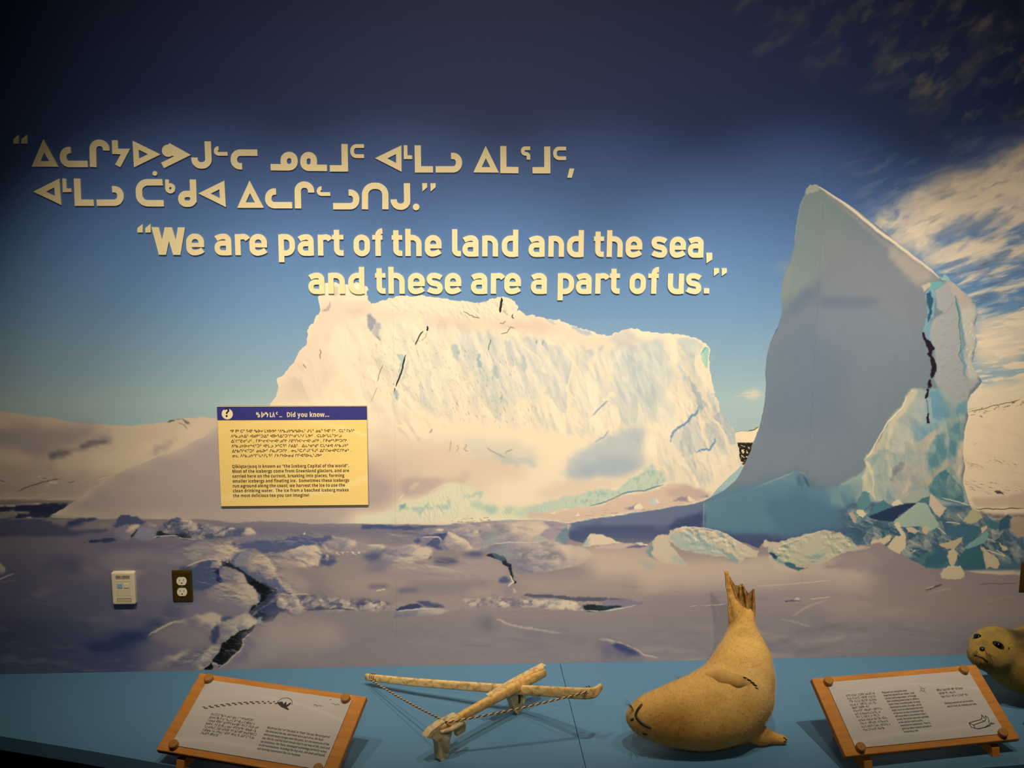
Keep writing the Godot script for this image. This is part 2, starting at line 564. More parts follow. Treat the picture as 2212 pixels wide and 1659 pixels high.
# a plate with a rounded front rim: stacked outlines joined into one skin
func pillow_plate(w: float, h: float, r: float, rims: Array) -> ArrayMesh:
	var st := start(true)
	var loops := []
	for q in rims:       # [inset, z]
		var lp := []
		for v in rounded(w - 2.0 * q[0], h - 2.0 * q[0], maxf(r - q[0] * 0.5, 0.0015)):
			lp.append(Vector3(v.x + q[0], v.y + q[0], q[1]))
		loops.append(lp)
	for k in loops.size() - 1:
		var n: int = loops[k].size()
		for j in n:
			var j2 := (j + 1) % n
			quad(st, loops[k][j], loops[k + 1][j], loops[k + 1][j2], loops[k][j2])
	st.set_smooth_group(-1)
	var last: Array = loops[-1]
	var mid := Vector3(w / 2, h / 2, rims[-1][1])
	for j in last.size():
		for v in [mid, last[(j + 1) % last.size()], last[j]]:
			st.add_vertex(v)
	return finish(st)

func wall_plates() -> void:
	var ivory := mat("ivory_plastic", Color("#ece0c2"), 0.45)
	var dark := mat("slot_dark", Color("#2a2418"), 0.7)
	# data jack
	var o := thing("data_jack_plate", "ivory data jack plate with one pale blue port insert, on the mural snow", "wall plate", Vector3(-1.2015, 0.4715, 0.0))
	part("plate", pillow_plate(0.0785, 0.1165, 0.006, [[0.0, 0.0], [0.0, 0.012], [0.0008, 0.0145], [0.0025, 0.016], [0.006, 0.0165]]), ivory, o)
	var label_z := 0.0166
	part("label_window", box(Vector3(0.047, 0.0115, 0.001)), mat("label_grey", Color("#b9ae93"), 0.3), o, Transform3D(Basis(), Vector3(0.0395, 0.0985, label_z)))
	print_text("label_text", "D6   D001", 0.0115, font_plain, dark, o, Vector3(0.0175, 0.0935, label_z + 0.0005), 0.044)
	part("inset_panel", box(Vector3(0.05, 0.056, 0.0006)), mat("ivory_inset", Color("#e6d9b8"), 0.5), o, Transform3D(Basis(), Vector3(0.0395, 0.060, 0.0167)))
	part("port_insert", bevel_box(Vector3(0.0165, 0.0155, 0.003), 0.0006), mat("port_blue", Color("#8fbcd4"), 0.5), o, Transform3D(Basis(), Vector3(0.0285, 0.0685, 0.0172)))
	part("blank_insert", bevel_box(Vector3(0.0165, 0.0155, 0.0026), 0.0006), ivory, o, Transform3D(Basis(), Vector3(0.0505, 0.0685, 0.0172)))
	part("insert_gap", box(Vector3(0.0155, 0.0012, 0.0006)), dark, o, Transform3D(Basis(), Vector3(0.0505, 0.0598, 0.0172)))
	part("screw_cover", bevel_box(Vector3(0.046, 0.0105, 0.002), 0.0005), mat("label_grey_low", Color("#cfc3a6"), 0.4), o, Transform3D(Basis(), Vector3(0.0405, 0.0165, 0.0166)))
	part("cover_gap", box(Vector3(0.047, 0.0014, 0.0008)), dark, o, Transform3D(Basis(), Vector3(0.0405, 0.0226, 0.0168)))
	for x in [0.0172, 0.0638]:
		part("cover_side_gap", box(Vector3(0.0008, 0.0105, 0.0008)), dark, o, Transform3D(Basis(), Vector3(x, 0.0165, 0.0168)))
	# the two outlets
	outlet(Vector3(-1.0015, 0.4735, 0.0), "dark bronze outlet plate with two cream sockets, beside the ivory data plate")
	outlet(Vector3(2.0575, 0.4605, 0.0), "dark bronze outlet plate above the spotted seal's back")

func outlet(at: Vector3, label: String) -> void:
	var bronze := mat("bronze_plate", Color("#5a4a22"), 0.16, 0.5)
	var ivory := mat("socket_ivory", Color("#efe4c8"), 0.45)
	var dark := mat("slot_dark", Color("#2a2418"), 0.7)
	var o := thing("outlet_plate", label, "outlet", at)
	var w := 0.069
	var h := 0.1143
	part("plate", pillow_plate(w, h, 0.003, [[0.0, 0.0], [0.0, 0.002], [0.003, 0.0045], [0.008, 0.0068], [0.0098, 0.007]]), bronze, o)
	for y in [0.0375, 0.0768]:
		var st := start()
		var p := PackedVector2Array()
		for k in 40:
			var a := TAU * k / 40.0
			p.append(Vector2(w / 2 + cos(a) * 0.0172, y + clampf(sin(a) * 0.0172, -0.0143, 0.0143)))
		prism(st, p, 0.006, 0.0085)
		var face := part("socket", finish(st), ivory, o)
		for x in [-0.0063, 0.0063]:
			part("slot", box(Vector3(0.0018, 0.0068, 0.0004)), dark, face, Transform3D(Basis(), Vector3(w / 2 + x, y + 0.0035, 0.0086)))
		st = start(true)
		tube(st, [Vector3(0, 0, 0), Vector3(0, 0, 0.0004)], [0.0025, 0.0025], 12)
		part("ground_hole", finish(st), dark, face, Transform3D(Basis(), Vector3(w / 2, y - 0.0072, 0.0084)))
	var st2 := start(true)
	tube(st2, [Vector3(0, 0, 0), Vector3(0, 0, 0.0012)], [0.0032, 0.0026], 14)
	part("screw", finish(st2), mat("screw_steel", Color("#a9a08c"), 0.35, 0.8), o, Transform3D(Basis(), Vector3(w / 2, h / 2, 0.007)))

# ---------------------------------------------------------------- text stands
func wood(key: String, tone: Color, dark: Color) -> StandardMaterial3D:
	if mats.has(key):
		return mats[key]
	var f := FastNoiseLite.new()
	f.seed = 4
	f.frequency = 0.012
	f.fractal_octaves = 4
	var im := Image.create_empty(512, 256, false, Image.FORMAT_RGBA8)
	for y in 256:
		for x in 512:
			var n := f.get_noise_2d(x * 0.35, y * 5.0) * 0.6 + f.get_noise_2d(x * 1.2, y * 22.0) * 0.4
			im.set_pixel(x, y, tone.lerp(dark, clampf(0.45 + n * 0.9, 0.0, 1.0)))
	var m := StandardMaterial3D.new()
	m.albedo_texture = ImageTexture.create_from_image(im)
	m.roughness = 0.45
	m.metallic_specular = 0.4
	m.uv1_triplanar = true
	m.uv1_scale = Vector3(2.2, 2.2, 2.2)
	mats[key] = m
	return m

func text_stand(side: String) -> void:
	var is_left := side == "left"
	# front edge middle, turn, tilt, width, depth of the sloping board
	var d: Array = [Vector3(-0.6066, PLATFORM_Y + 0.05, 0.673), 0.3123, 0.518, 0.5528, 0.2538] if is_left else [Vector3(1.3702, PLATFORM_Y + 0.05, 0.6817), -0.1185, 0.5853, 0.5633, 0.2437]
	var oak := wood("stand_wood", Color("#cc8a3e"), Color("#b07230"))
	var label := "sloping orange wood text stand beside the crossbow, its card drawn with a trail of footprints" if is_left else "sloping orange wood text stand under the spotted seal, its card drawn with a sled"
	var base: Vector3 = Vector3(d[0].x, PLATFORM_Y, d[0].z)
	var o := thing("text_stand", label, "sign stand", base, -d[1], "wooden text stands on the platform")
	var w: float = d[3]
	var h: float = d[4]
	var t: float = d[2]
	# slope frame: x along the front edge, y up the slope, z out of the face; origin at the front edge middle of the top face
	var slope := Transform3D(Basis(Vector3.RIGHT, Vector3(0, sin(t), -cos(t)), Vector3(0, cos(t), sin(t))), Vector3(0, 0.05, 0))
	part("board", bevel_box(Vector3(w, h, 0.018), 0.0018), oak, o, slope * Transform3D(Basis(), Vector3(0, h / 2, -0.009)))
	# two wedge legs under the board
	for x in [-w / 2 + 0.075, w / 2 - 0.075]:
		var st := start()
		var z_back := -h * cos(t) + 0.045
		var under := 0.05 - 0.018 / cos(t)
		var p := PackedVector2Array([Vector2(0.012, 0.0), Vector2(0.006, under - 0.006 * tan(t) * 0.0 - 0.004), Vector2(z_back, under + (-z_back) * tan(t) - 0.003), Vector2(z_back, 0.0)])
		prism(st, p, -0.0125, 0.0125, Transform3D(Basis(Vector3(0, 0, 1), Vector3.UP, Vector3(-1, 0, 0)), Vector3(x, 0, -0.012)))
		part("leg", finish(st), oak, o)
	var cw := w * 0.86
	var ch := h * 0.845
	var peg_at := [[-cw / 2 + 0.005, h * 0.925], [cw / 2 - 0.018, h * 0.925], [-cw / 2 + 0.012, h * 0.075], [cw / 2 - 0.012, h * 0.075]]
	for q in peg_at:
		var st := start(true)
		tube(st, [Vector3(0, 0, -0.001), Vector3(0, 0, 0.013), Vector3(0, 0, 0.0155), Vector3(0, 0, 0.016)], [0.0135, 0.0135, 0.0125, 0.010], 24)
		part("peg", finish(st), wood("peg_wood", Color("#b27f40"), Color("#96652c")), o, slope * Transform3D(Basis(), Vector3(q[0], q[1], 0.0)))
	# the printed card pinned under the pegs
	var face := slope * Transform3D(Basis(), Vector3(-cw / 2, h * 0.078, 0.0004))
	var paper := StandardMaterial3D.new()
	paper.albedo_texture = swoosh_print(Color("#bdb7b3"), Color("#c9c4be"), 512, 256)
	paper.roughness = 0.4
	paper.texture_repeat = false
	var st := start()
	card_face(st, cw, ch, 0.002)
	var lay := part("card", st.commit(), paper, o, face)
	lay.set_meta("label", "white printed card with a dotted trail of footprints" if is_left else "white printed card with a star and a sled")
	var ink := mat("card_ink", Color("#2e2620"), 0.7)
	var print_z := 0.00205
	if is_left:
		footprints(lay, cw, ch, print_z, ink)
	else:
		sled_card(lay, cw, ch, print_z, ink)

func footprints(lay: Node3D, w: float, h: float, z: float, ink: Material) -> void:
	var st := start()
	var steps := 26
	for k in steps:
		var u := 0.075 + 0.455 * k / (steps - 1.0)
		var v := 0.575 + 0.23 * (1.0 - pow(1.0 - float(k) / (steps - 1.0), 1.4)) + (0.012 if k % 2 == 0 else -0.012)
		var long := 0.0062 * (0.6 + 0.5 * absf(sin(k * 1.7)))
		if k > 18:
			long *= 0.7
		var c := Vector2(u * w, v * h)
		prism(st, PackedVector2Array([c + Vector2(-long, -0.0016), c + Vector2(-long * 0.8, 0.0014), c + Vector2(long, 0.0018), c + Vector2(long * 0.8, -0.0012)]), z - 0.0002, z + 0.0003)
	part("footprint_trail", finish(st), ink, lay)
	st = start()
	var den := Vector2(0.585 * w, 0.80 * h)
	var dome := PackedVector2Array()
	for k in 15:
		var a := deg_to_rad(lerpf(178.0, 5.0, k / 14.0))
		dome.append(den + Vector2(cos(a) * 0.024, sin(a) * 0.021))
	pen(st, dome, 0.0016, z - 0.0002, z + 0.0003)
	prism(st, PackedVector2Array([den + Vector2(-0.0251, 0.0030), den + Vector2(-0.0091, 0.0076), den + Vector2(-0.0030, 0.0008), den + Vector2(0.0030, 0.0091), den + Vector2(0.0076, -0.0015), den + Vector2(0.0167, 0.0091), den + Vector2(0.0198, 0.0046), den + Vector2(0.0122, -0.0076), den + Vector2(0.0228, -0.0137), den + Vector2(0.0198, -0.0160), den + Vector2(-0.0046, -0.0099), den + Vector2(-0.0167, -0.0038)]), z - 0.0002, z + 0.0003)
	part("den_drawing", finish(st), ink, lay)
	for q in [[0.80, 0.845, 0.013], [0.91, 0.90, 0.013], [0.865, 0.965, 0.003]]:
		var c := Vector2(q[0] * w, q[1] * h)
		var l: float = q[2]
		st = start()
		pen(st, PackedVector2Array([c + Vector2(-l, l * 0.25), c + Vector2(-l * 0.3, l * 0.15), c + Vector2(0, -0.001), c + Vector2(l * 0.4, l * 0.25), c + Vector2(l, 0.001)]), 0.0011, z - 0.0002, z + 0.0003)
		part("bird_drawing", finish(st), ink, lay)
	var rows := ["pi-la-ti-tu-si 'ka-ka-ma-ja nu-na-'ka i-na-ru si 'pi ki-ti-ni-ki-ta-u-'ka", "i-ma-ni-ta-a-ga ki na-'ma ri-la-lu ta u-'ti a-ma-lu ta-a-u-ka-li ma", "ta-ni-na-ku a-ri-u-'ta na-ti-'ka-ki-ri ka-ni-a-u-'ma ki-ti-tu-'pa ki-ma-u ni-ki", "ka-ni-u-ku comma ja-ta i a-ma-lu nu-na-li a-'ta-ta-ti-pa-'ka-u-'ma a-ti-ni-u pa-ka", "ri-lu ni-ti-na-ta tu-ku-mi na-ti-ni-u 'ka-ti-'pa ka-ta-a-ki-'ta u-na-ki-ri-u-ta-tu", "pa-ku-ti-ni-ka pa-na pa-ki-ni-la-'ta ku-ri-ti-'ma a-pa-na ri-ma i-ku-'ta ma-'ti ri-lu-na", "si-na-ku-ti-'ka a-ki-ni-tu-ta"]
	st = start()
	for k in rows.size():
		syllabics(st, rows[k], Vector2(0.148 * w, (0.492 - 0.047 * k) * h), 0.0072, 0.0011, z - 0.0002, z + 0.0003, [0.142, 0.152, 0.168, 0.166, 0.172, 0.170, 0.062][k] * 1.0)
	part("syllabic_text", finish(st), ink, lay)
	var lines := [["We do not live “on” the land, or “from” the sea. We are part of", 0.196], ["the land and the sea, and these are a part of us. We have", 0.180], ["witnessed many changes over the years, but the memories of the", 0.203], ["sea, the ice, and the land remain vital to our way of life. Inuit and", 0.208], ["our ancestors, the Thule, developed technology perfectly suited", 0.203], ["to the environment, including the dog sled, skin boat and kayak,", 0.204], ["and hunting implements like the harpoon.", 0.134]]
	for k in lines.size():
		print_text("english_text", lines[k][0], 0.0092, font_bold, ink, lay, Vector3(0.548 * w, (0.415 - 0.05 * k) * h, z), lines[k][1])

func sled_card(lay: Node3D, w: float, h: float, z: float, ink: Material) -> void:
	var st := start()
	var rows := [["na-'ti-ti pa-ma-ka-'la si-ma-ki-u ka-ni-ku-ti a", 0.098], ["pa-ku ti-mu-li-ta a-ti-ki pa-ka-tu-ma", 0.098], ["si-'sa-u pa-li-ku a-ma-ti-ki i-tu-ni-ka", 0.094], ["ka-ma-ni-lu-'sa a-ki-ti-ma mu-pa ri-ma", 0.088], ["i-ka-ti-'la tu-ka-ki-u a si", 0.060], ["pa-ka-li-ti-'ka a-ka-ku-ti a-ki-ti ma", 0.096], ["ka-ti ra-a-ku-ni-pa-mu ka-ri-ma ni", 0.086], ["ki-li ma a-si-pa li ki-ta-ti", 0.078], ["na-ti-ka-ni li-ka-ma-ku a-li-tu-ka a-tu-la", 0.098], ["si-ka-ma-li a-ki-na-u pa-ti-ka-ni-a", 0.094], ["na-li-ma-ku-ra-ti ta-ka-ma a-tu-si-ka-lu", 0.096], ["pa-ka-la-tu-si-ni-ma-ki a-na-ti-ka", 0.072]]
	for k in rows.size():
		syllabics(st, rows[k][0], Vector2(0.088 * w + 0.0004 * k, (0.755 - 0.0475 * k) * h), 0.0066, 0.0010, z - 0.0002, z + 0.0003, rows[k][1])
	var more := [["a-ki-ma-ka ta-ku-na-li-ti-u a-ki-'la a-si-tu-na-ka-li", 0.094], ["a-ti-ti-u ki-ta a-na-li-ti", 0.060], ["a-ku-li-ti-na-si a-ta-li ma-tu-na-ki a-li", 0.096]]
	for k in more.size():
		syllabics(st, more[k][0], Vector2(0.705 * w + 0.0015 * k, (0.715 - 0.052 * k) * h), 0.0066, 0.0010, z - 0.0002, z + 0.0003, more[k][1])
	part("syllabic_text", finish(st), ink, lay)
	var lines := [["Ring seals are among the most", 0.082], ["important species in our culture.  Inuit", 0.102], ["harvest seal in open water, or through", 0.102], ["their breathing holes in the ice. When a", 0.106], ["hunter finds a breathing hole, he must", 0.104], ["determine its centre, its angle, and its", 0.103], ["depth. Once he understands the form", 0.102], ["of the hole, he sets an indicator that", 0.099], ["will move when a seal arrives to take a", 0.103], ["breath. The hunter must wait patiently", 0.104], ["in the cold for a seal to arrive,", 0.079], ["sometimes for many hours.  There is", 0.098], ["great joy when a hunter succeeds in", 0.096], ["harpooning a seal.", 0.048]]
	for k in lines.size():
		print_text("english_text", lines[k][0], 0.0080, font_bold, ink, lay, Vector3(0.335 * w + 0.0005 * k, (0.745 - 0.0465 * k) * h, z), lines[k][1])
	print_text("english_text", "Nothing is wasted; we use the entire", 0.0082, font_bold, ink, lay, Vector3(0.712 * w, 0.497 * h, z), 0.096)
	print_text("english_text", "seal for food, oil, clothing and tools.", 0.0082, font_bold, ink, lay, Vector3(0.716 * w, 0.447 * h, z), 0.100)
	# compass star
	st = start()
	var c := Vector2(0.615 * w, 0.76 * h)
	for k in 8:
		var a := TAU * k / 8.0 + 0.35
		var r := 0.017 if k % 2 == 0 else 0.009
		prism(st, PackedVector2Array([c + Vector2(cos(a + 0.4), sin(a + 0.4)) * 0.0035, c + Vector2(cos(a), sin(a)) * r, c + Vector2(cos(a - 0.4), sin(a - 0.4)) * 0.0035]), z - 0.0002, z + 0.0002)
	part("star_drawing", finish(st), mat("card_grey_ink", Color("#6e655c"), 0.7), lay)
	# sled
	st = start()
	var e := Vector2(0.80 * w, 0.10 * h)
	for l in [
		[[0.0, 0.028], [0.0, 0.010], [0.012, 0.004], [0.020, 0.001], [0.050, 0.004], [0.072, 0.010]],
		[[0.0, 0.028], [0.006, 0.030], [0.050, 0.038], [0.058, 0.046], [0.062, 0.058]],
		[[0.012, 0.004], [0.012, 0.018], [0.060, 0.030], [0.070, 0.040], [0.073, 0.052], [0.078, 0.044], [0.076, 0.030], [0.070, 0.020]],
		[[0.0, 0.026], [0.006, 0.024], [0.012, 0.018]],
		[[0.062, 0.056], [0.066, 0.046], [0.062, 0.040]],
		[[0.060, 0.030], [0.052, 0.034]],
		[[0.020, 0.0], [0.045, 0.004], [0.066, 0.012], [0.080, 0.020], [0.088, 0.016], [0.074, 0.014]]]:
		var p := PackedVector2Array()
		for q in l:
			p.append(e + Vector2(q[0] * 0.9, q[1] * 0.72))
		pen(st, p, 0.0022, z - 0.0002, z + 0.0003)
	part("sled_drawing", finish(st), ink, lay)

# ---------------------------------------------------------------- crossbow
func bone_material(key: String, tone: Color, stain: Color) -> StandardMaterial3D:
	if mats.has(key):
		return mats[key]
	var m := StandardMaterial3D.new()
	m.albedo_texture = noise_texture(0.022, [0.0, stain, 0.36, stain.lerp(tone, 0.6), 0.5, tone, 1.0, tone.lightened(0.12)], 256, 5)
	m.uv1_triplanar = true
	m.uv1_scale = Vector3(7, 7, 7)
	m.normal_enabled = true
	m.normal_texture = noise_texture(0.05, [], 256, 4, true, 3.0)
	m.normal_scale = 0.4
	m.roughness = 0.55
	mats[key] = m
	return m

func crossbow() -> void:
	var bone := bone_material("bone", Color("#e3c07e"), Color("#8a6a38"))
	var stock_bone := bone_material("stock_bone", Color("#dcb26a"), Color("#a3702f"))
	var pale := bone_material("bone_pale", Color("#cdb88a"), Color("#9c8455"))
	var at := Vector3(0.06, PLATFORM_Y, 0.45)
	var o := thing("crossbow", "carved bone crossbow with a twisted sinew string standing on the blue platform", "crossbow", at)
	var prod: Array = [Vector3(-0.3241, 0.2537, 0.1455), Vector3(-0.2584, 0.2617, 0.1807), Vector3(-0.1473, 0.2737, 0.2318), Vector3(-0.0245, 0.2867, 0.2815), Vector3(0.0944, 0.3007, 0.3324), Vector3(0.1808, 0.3137, 0.3733), Vector3(0.2488, 0.3367, 0.4293), Vector3(0.3130, 0.3637, 0.4924), Vector3(0.3617, 0.3867, 0.5440), Vector3(0.3916, 0.4007, 0.5637), Vector3(0.4146, 0.4107, 0.5476)]
	var stock: Array = [Vector3(-0.0879, 0.3217, 0.6148), Vector3(-0.0393, 0.3337, 0.5879), Vector3(0.0188, 0.3367, 0.5280), Vector3(0.0899, 0.3387, 0.4604), Vector3(0.1649, 0.3417, 0.3908), Vector3(0.2279, 0.3437, 0.3330), Vector3(0.2701, 0.3427, 0.2979)]
	var feet: Array = [Vector3(-0.0558, 0.2187, 0.5879), Vector3(0.1746, 0.2187, 0.3453)]
	var tips: Array = [Vector3(-0.3061, 0.2547, 0.1680), Vector3(0.4089, 0.4087, 0.5575)]
	var notch: Vector3 = [Vector3(-0.0391, 0.3367, 0.6034)][0]
	# the bow
	var st := start(true)
	var path := []
	var rr := []
	var wide := [0.0115, 0.0125, 0.0135, 0.014, 0.015, 0.0155, 0.0158, 0.0165, 0.017, 0.0155, 0.010]
	for k in prod.size() - 1:
		for j in 4:
			var t := j / 4.0
			path.append(prod[k].cubic_interpolate(prod[k + 1], prod[maxi(k - 1, 0)], prod[mini(k + 2, prod.size() - 1)], t) - at)
			rr.append(lerpf(wide[k], wide[k + 1], t))
	path.append(prod[-1] - at)
	rr.append(wide[-1])
	slat(st, path, rr, 0.45)
	part("bow", finish(st), bone, o)
	# the stock: a straight grooved bar
	st = start(true)
	var along: Vector3 = (stock[-1] - stock[0]).normalized()
	var side := along.cross(Vector3.UP).normalized()
	var spath := []
	var srad := []
	for k in stock.size():
		spath.append(stock[k] - at + Vector3(0, -0.012, 0))
		srad.append([0.008, 0.0135, 0.014, 0.015, 0.017, 0.0165, 0.012][k])
	slat(st, spath, srad, 0.72)
	part("stock", finish(st), stock_bone, o)
	# raised ridge along the far end
	st = start(true)
	var ridge := []
	for k in 5:
		ridge.append((stock[4].lerp(stock[6], k / 4.0) - at) + Vector3(0, 0.003, 0) - side * 0.006)
	tube(st, ridge, [0.004, 0.0065, 0.0075, 0.007, 0.004], 10)
	part("ridge", finish(st), stock_bone, o)
	# a side plane for the flat brackets: x along the stock, y up
	var plane := Basis(along, Vector3.UP, along.cross(Vector3.UP))
	# grip leg at the near end
	st = start()
	var foot: Vector3 = feet[0] - at
	var g := PackedVector2Array([Vector2(-0.0660, 0.1000), Vector2(-0.0480, 0.1120), Vector2(-0.0096, 0.1180), Vector2(0.0540, 0.1160), Vector2(0.0480, 0.0980), Vector2(0.0360, 0.0880), Vector2(0.0216, 0.0550), Vector2(0.0156, 0.0120), Vector2(0.0120, 0.0030), Vector2(0.0000, 0.0000), Vector2(-0.0144, 0.0020), Vector2(-0.0192, 0.0100), Vector2(-0.0204, 0.0350), Vector2(-0.0240, 0.0620), Vector2(-0.0384, 0.0820), Vector2(-0.0576, 0.0930)])
	prism(st, g, -0.012, 0.012, Transform3D(plane, foot + Vector3(0, 0, 0)))
	part("grip", finish(st), pale, o)
	# nut that held the string
	st = start(true)
	tube(st, [notch - at + side * 0.004 - along * 0.030 + Vector3(0, -0.014, 0), notch - at + side * 0.017 + Vector3(0, -0.012, 0), notch - at + side * 0.018 + along * 0.035 + Vector3(0, -0.008, 0), notch - at + side * 0.010 + along * 0.055 + Vector3(0, -0.01, 0)], [0.005, 0.0075, 0.0095, 0.006], 12)
	part("string_nut", finish(st), pale, o)
	st = start()
	prism(st, PackedVector2Array([Vector2(0.02, -0.030), Vector2(0.05, -0.028), Vector2(0.055, 0.0), Vector2(0.015, -0.002)]), 0.006, 0.020, Transform3D(plane, notch - at + Vector3(0, -0.012, 0)))
	part("nut_block", finish(st), pale, o)
	# middle bracket with the slot for the bow
	st = start()
	var mid: Vector3 = feet[1] - at
	var lobe := PackedVector2Array([Vector2(-0.1235, 0.1120), Vector2(-0.0806, 0.1000), Vector2(-0.0520, 0.0860), Vector2(-0.0338, 0.0660), Vector2(-0.0234, 0.0400), Vector2(-0.0117, 0.0120), Vector2(0.0000, 0.0000), Vector2(0.0130, 0.0100), Vector2(0.0338, 0.0360), Vector2(0.0390, 0.0600), Vector2(0.0416, 0.0850), Vector2(0.0624, 0.1000), Vector2(0.1105, 0.1100), Vector2(0.1300, 0.1180), Vector2(0.0000, 0.1180)])
	prism(st, lobe, -0.011, 0.011, Transform3D(plane, mid))
	part("bracket", finish(st), pale, o)
	st = start()
	prism(st, PackedVector2Array([Vector2(0.000, 0.040), Vector2(0.007, 0.034), Vector2(0.011, 0.045), Vector2(0.010, 0.088), Vector2(0.005, 0.096), Vector2(0.0, 0.088)]), 0.010, 0.0118, Transform3D(plane, mid))
	part("slot", finish(st), mat("slot_brown", Color("#3a2412"), 0.9), o)
	st = start()
	prism(st, PackedVector2Array([Vector2(0.016, 0.030), Vector2(0.022, 0.030), Vector2(0.024, 0.104), Vector2(0.018, 0.104)]), 0.010, 0.0155, Transform3D(plane, mid))
	part("wedge", finish(st), pale, o)
	# twisted string of two strands, light and dark
	var drawn := [tips[0] - at, notch - at + Vector3(0, 0.002, 0), tips[1] - at]
	for tone in 2:
		st = start(true)
		for leg in 2:
			var a: Vector3 = drawn[leg]
			var b: Vector3 = drawn[leg + 1]
			var dir := (b - a).normalized()
			var u := dir.cross(Vector3.UP).normalized()
			var v := u.cross(dir)
			var n := int((b - a).length() / 0.0035)
			var pth := []
			var rd := []
			for k in n + 1:
				var t := float(k) / n
				var ang := t * (b - a).length() / 0.020 * TAU + tone * PI
				pth.append(a.lerp(b, t) + (u * cos(ang) + v * sin(ang)) * 0.0017 + Vector3(0, -0.006 * sin(t * PI), 0))
				rd.append(0.0019)
			tube(st, pth, rd, 6)
		part("string_strand", finish(st), mat("sinew_light", Color("#c9b183"), 0.8) if tone == 0 else mat("sinew_dark", Color("#5a4526"), 0.85), o)
	# lashings at both tips
	for e in [[0, 2, 0.16, 0.0135], [-1, -3, 0.75, 0.0165]]:
		st = start(true)
		var c: Vector3 = prod[e[0]].lerp(prod[e[1]], e[2]) - at
		var ax: Vector3 = (prod[e[1]] - prod[e[0]]).normalized()
		var u := ax.cross(Vector3.UP).normalized()
		var v := u.cross(ax)
		var pth := []
		var rd := []
		for k in 37:
			var ang := TAU * k / 12.0
			pth.append(c + ax * (k / 36.0 - 0.5) * 0.022 + u * cos(ang) * 0.0085 + v * sin(ang) * e[3])
			rd.append(0.0012)
		tube(st, pth, rd, 6)
		part("lashing", finish(st), mat("sinew_dark", Color("#5a4526"), 0.85), o)

# a flat bar with rounded edges: tall by its radius, thin by thin * radius
func slat(st: SurfaceTool, path: Array, tall: Array, thin: float) -> void:
	var n := path.size()
	var rings := []
	var sides := 16
	for k in n:
		var d: Vector3 = (path[mini(k + 1, n - 1)] - path[maxi(k - 1, 0)]).normalized()
		var v := d.cross(Vector3.UP).normalized()
		var u := v.cross(d).normalized()
		var ring := []
		for j in sides:
			var a := TAU * j / sides
			var c := cos(a)
			var s := sin(a)
			c = signf(c) * pow(absf(c), 0.55)
			s = signf(s) * pow(absf(s), 0.55)
			ring.append(path[k] + (u * c + v * s * thin) * tall[k])
		rings.append(ring)
	for k in n - 1:
		for j in sides:
			var j2 := (j + 1) % sides
			quad(st, rings[k][j2], rings[k][j], rings[k + 1][j], rings[k + 1][j2])
	for e in [0, n - 1]:
		for j in sides:
			var j2 := (j + 1) % sides
			var tri: Array = [path[e], rings[e][j], rings[e][j2]] if e == 0 else [path[e], rings[e][j2], rings[e][j]]
			for v in tri:
				st.add_vertex(v)

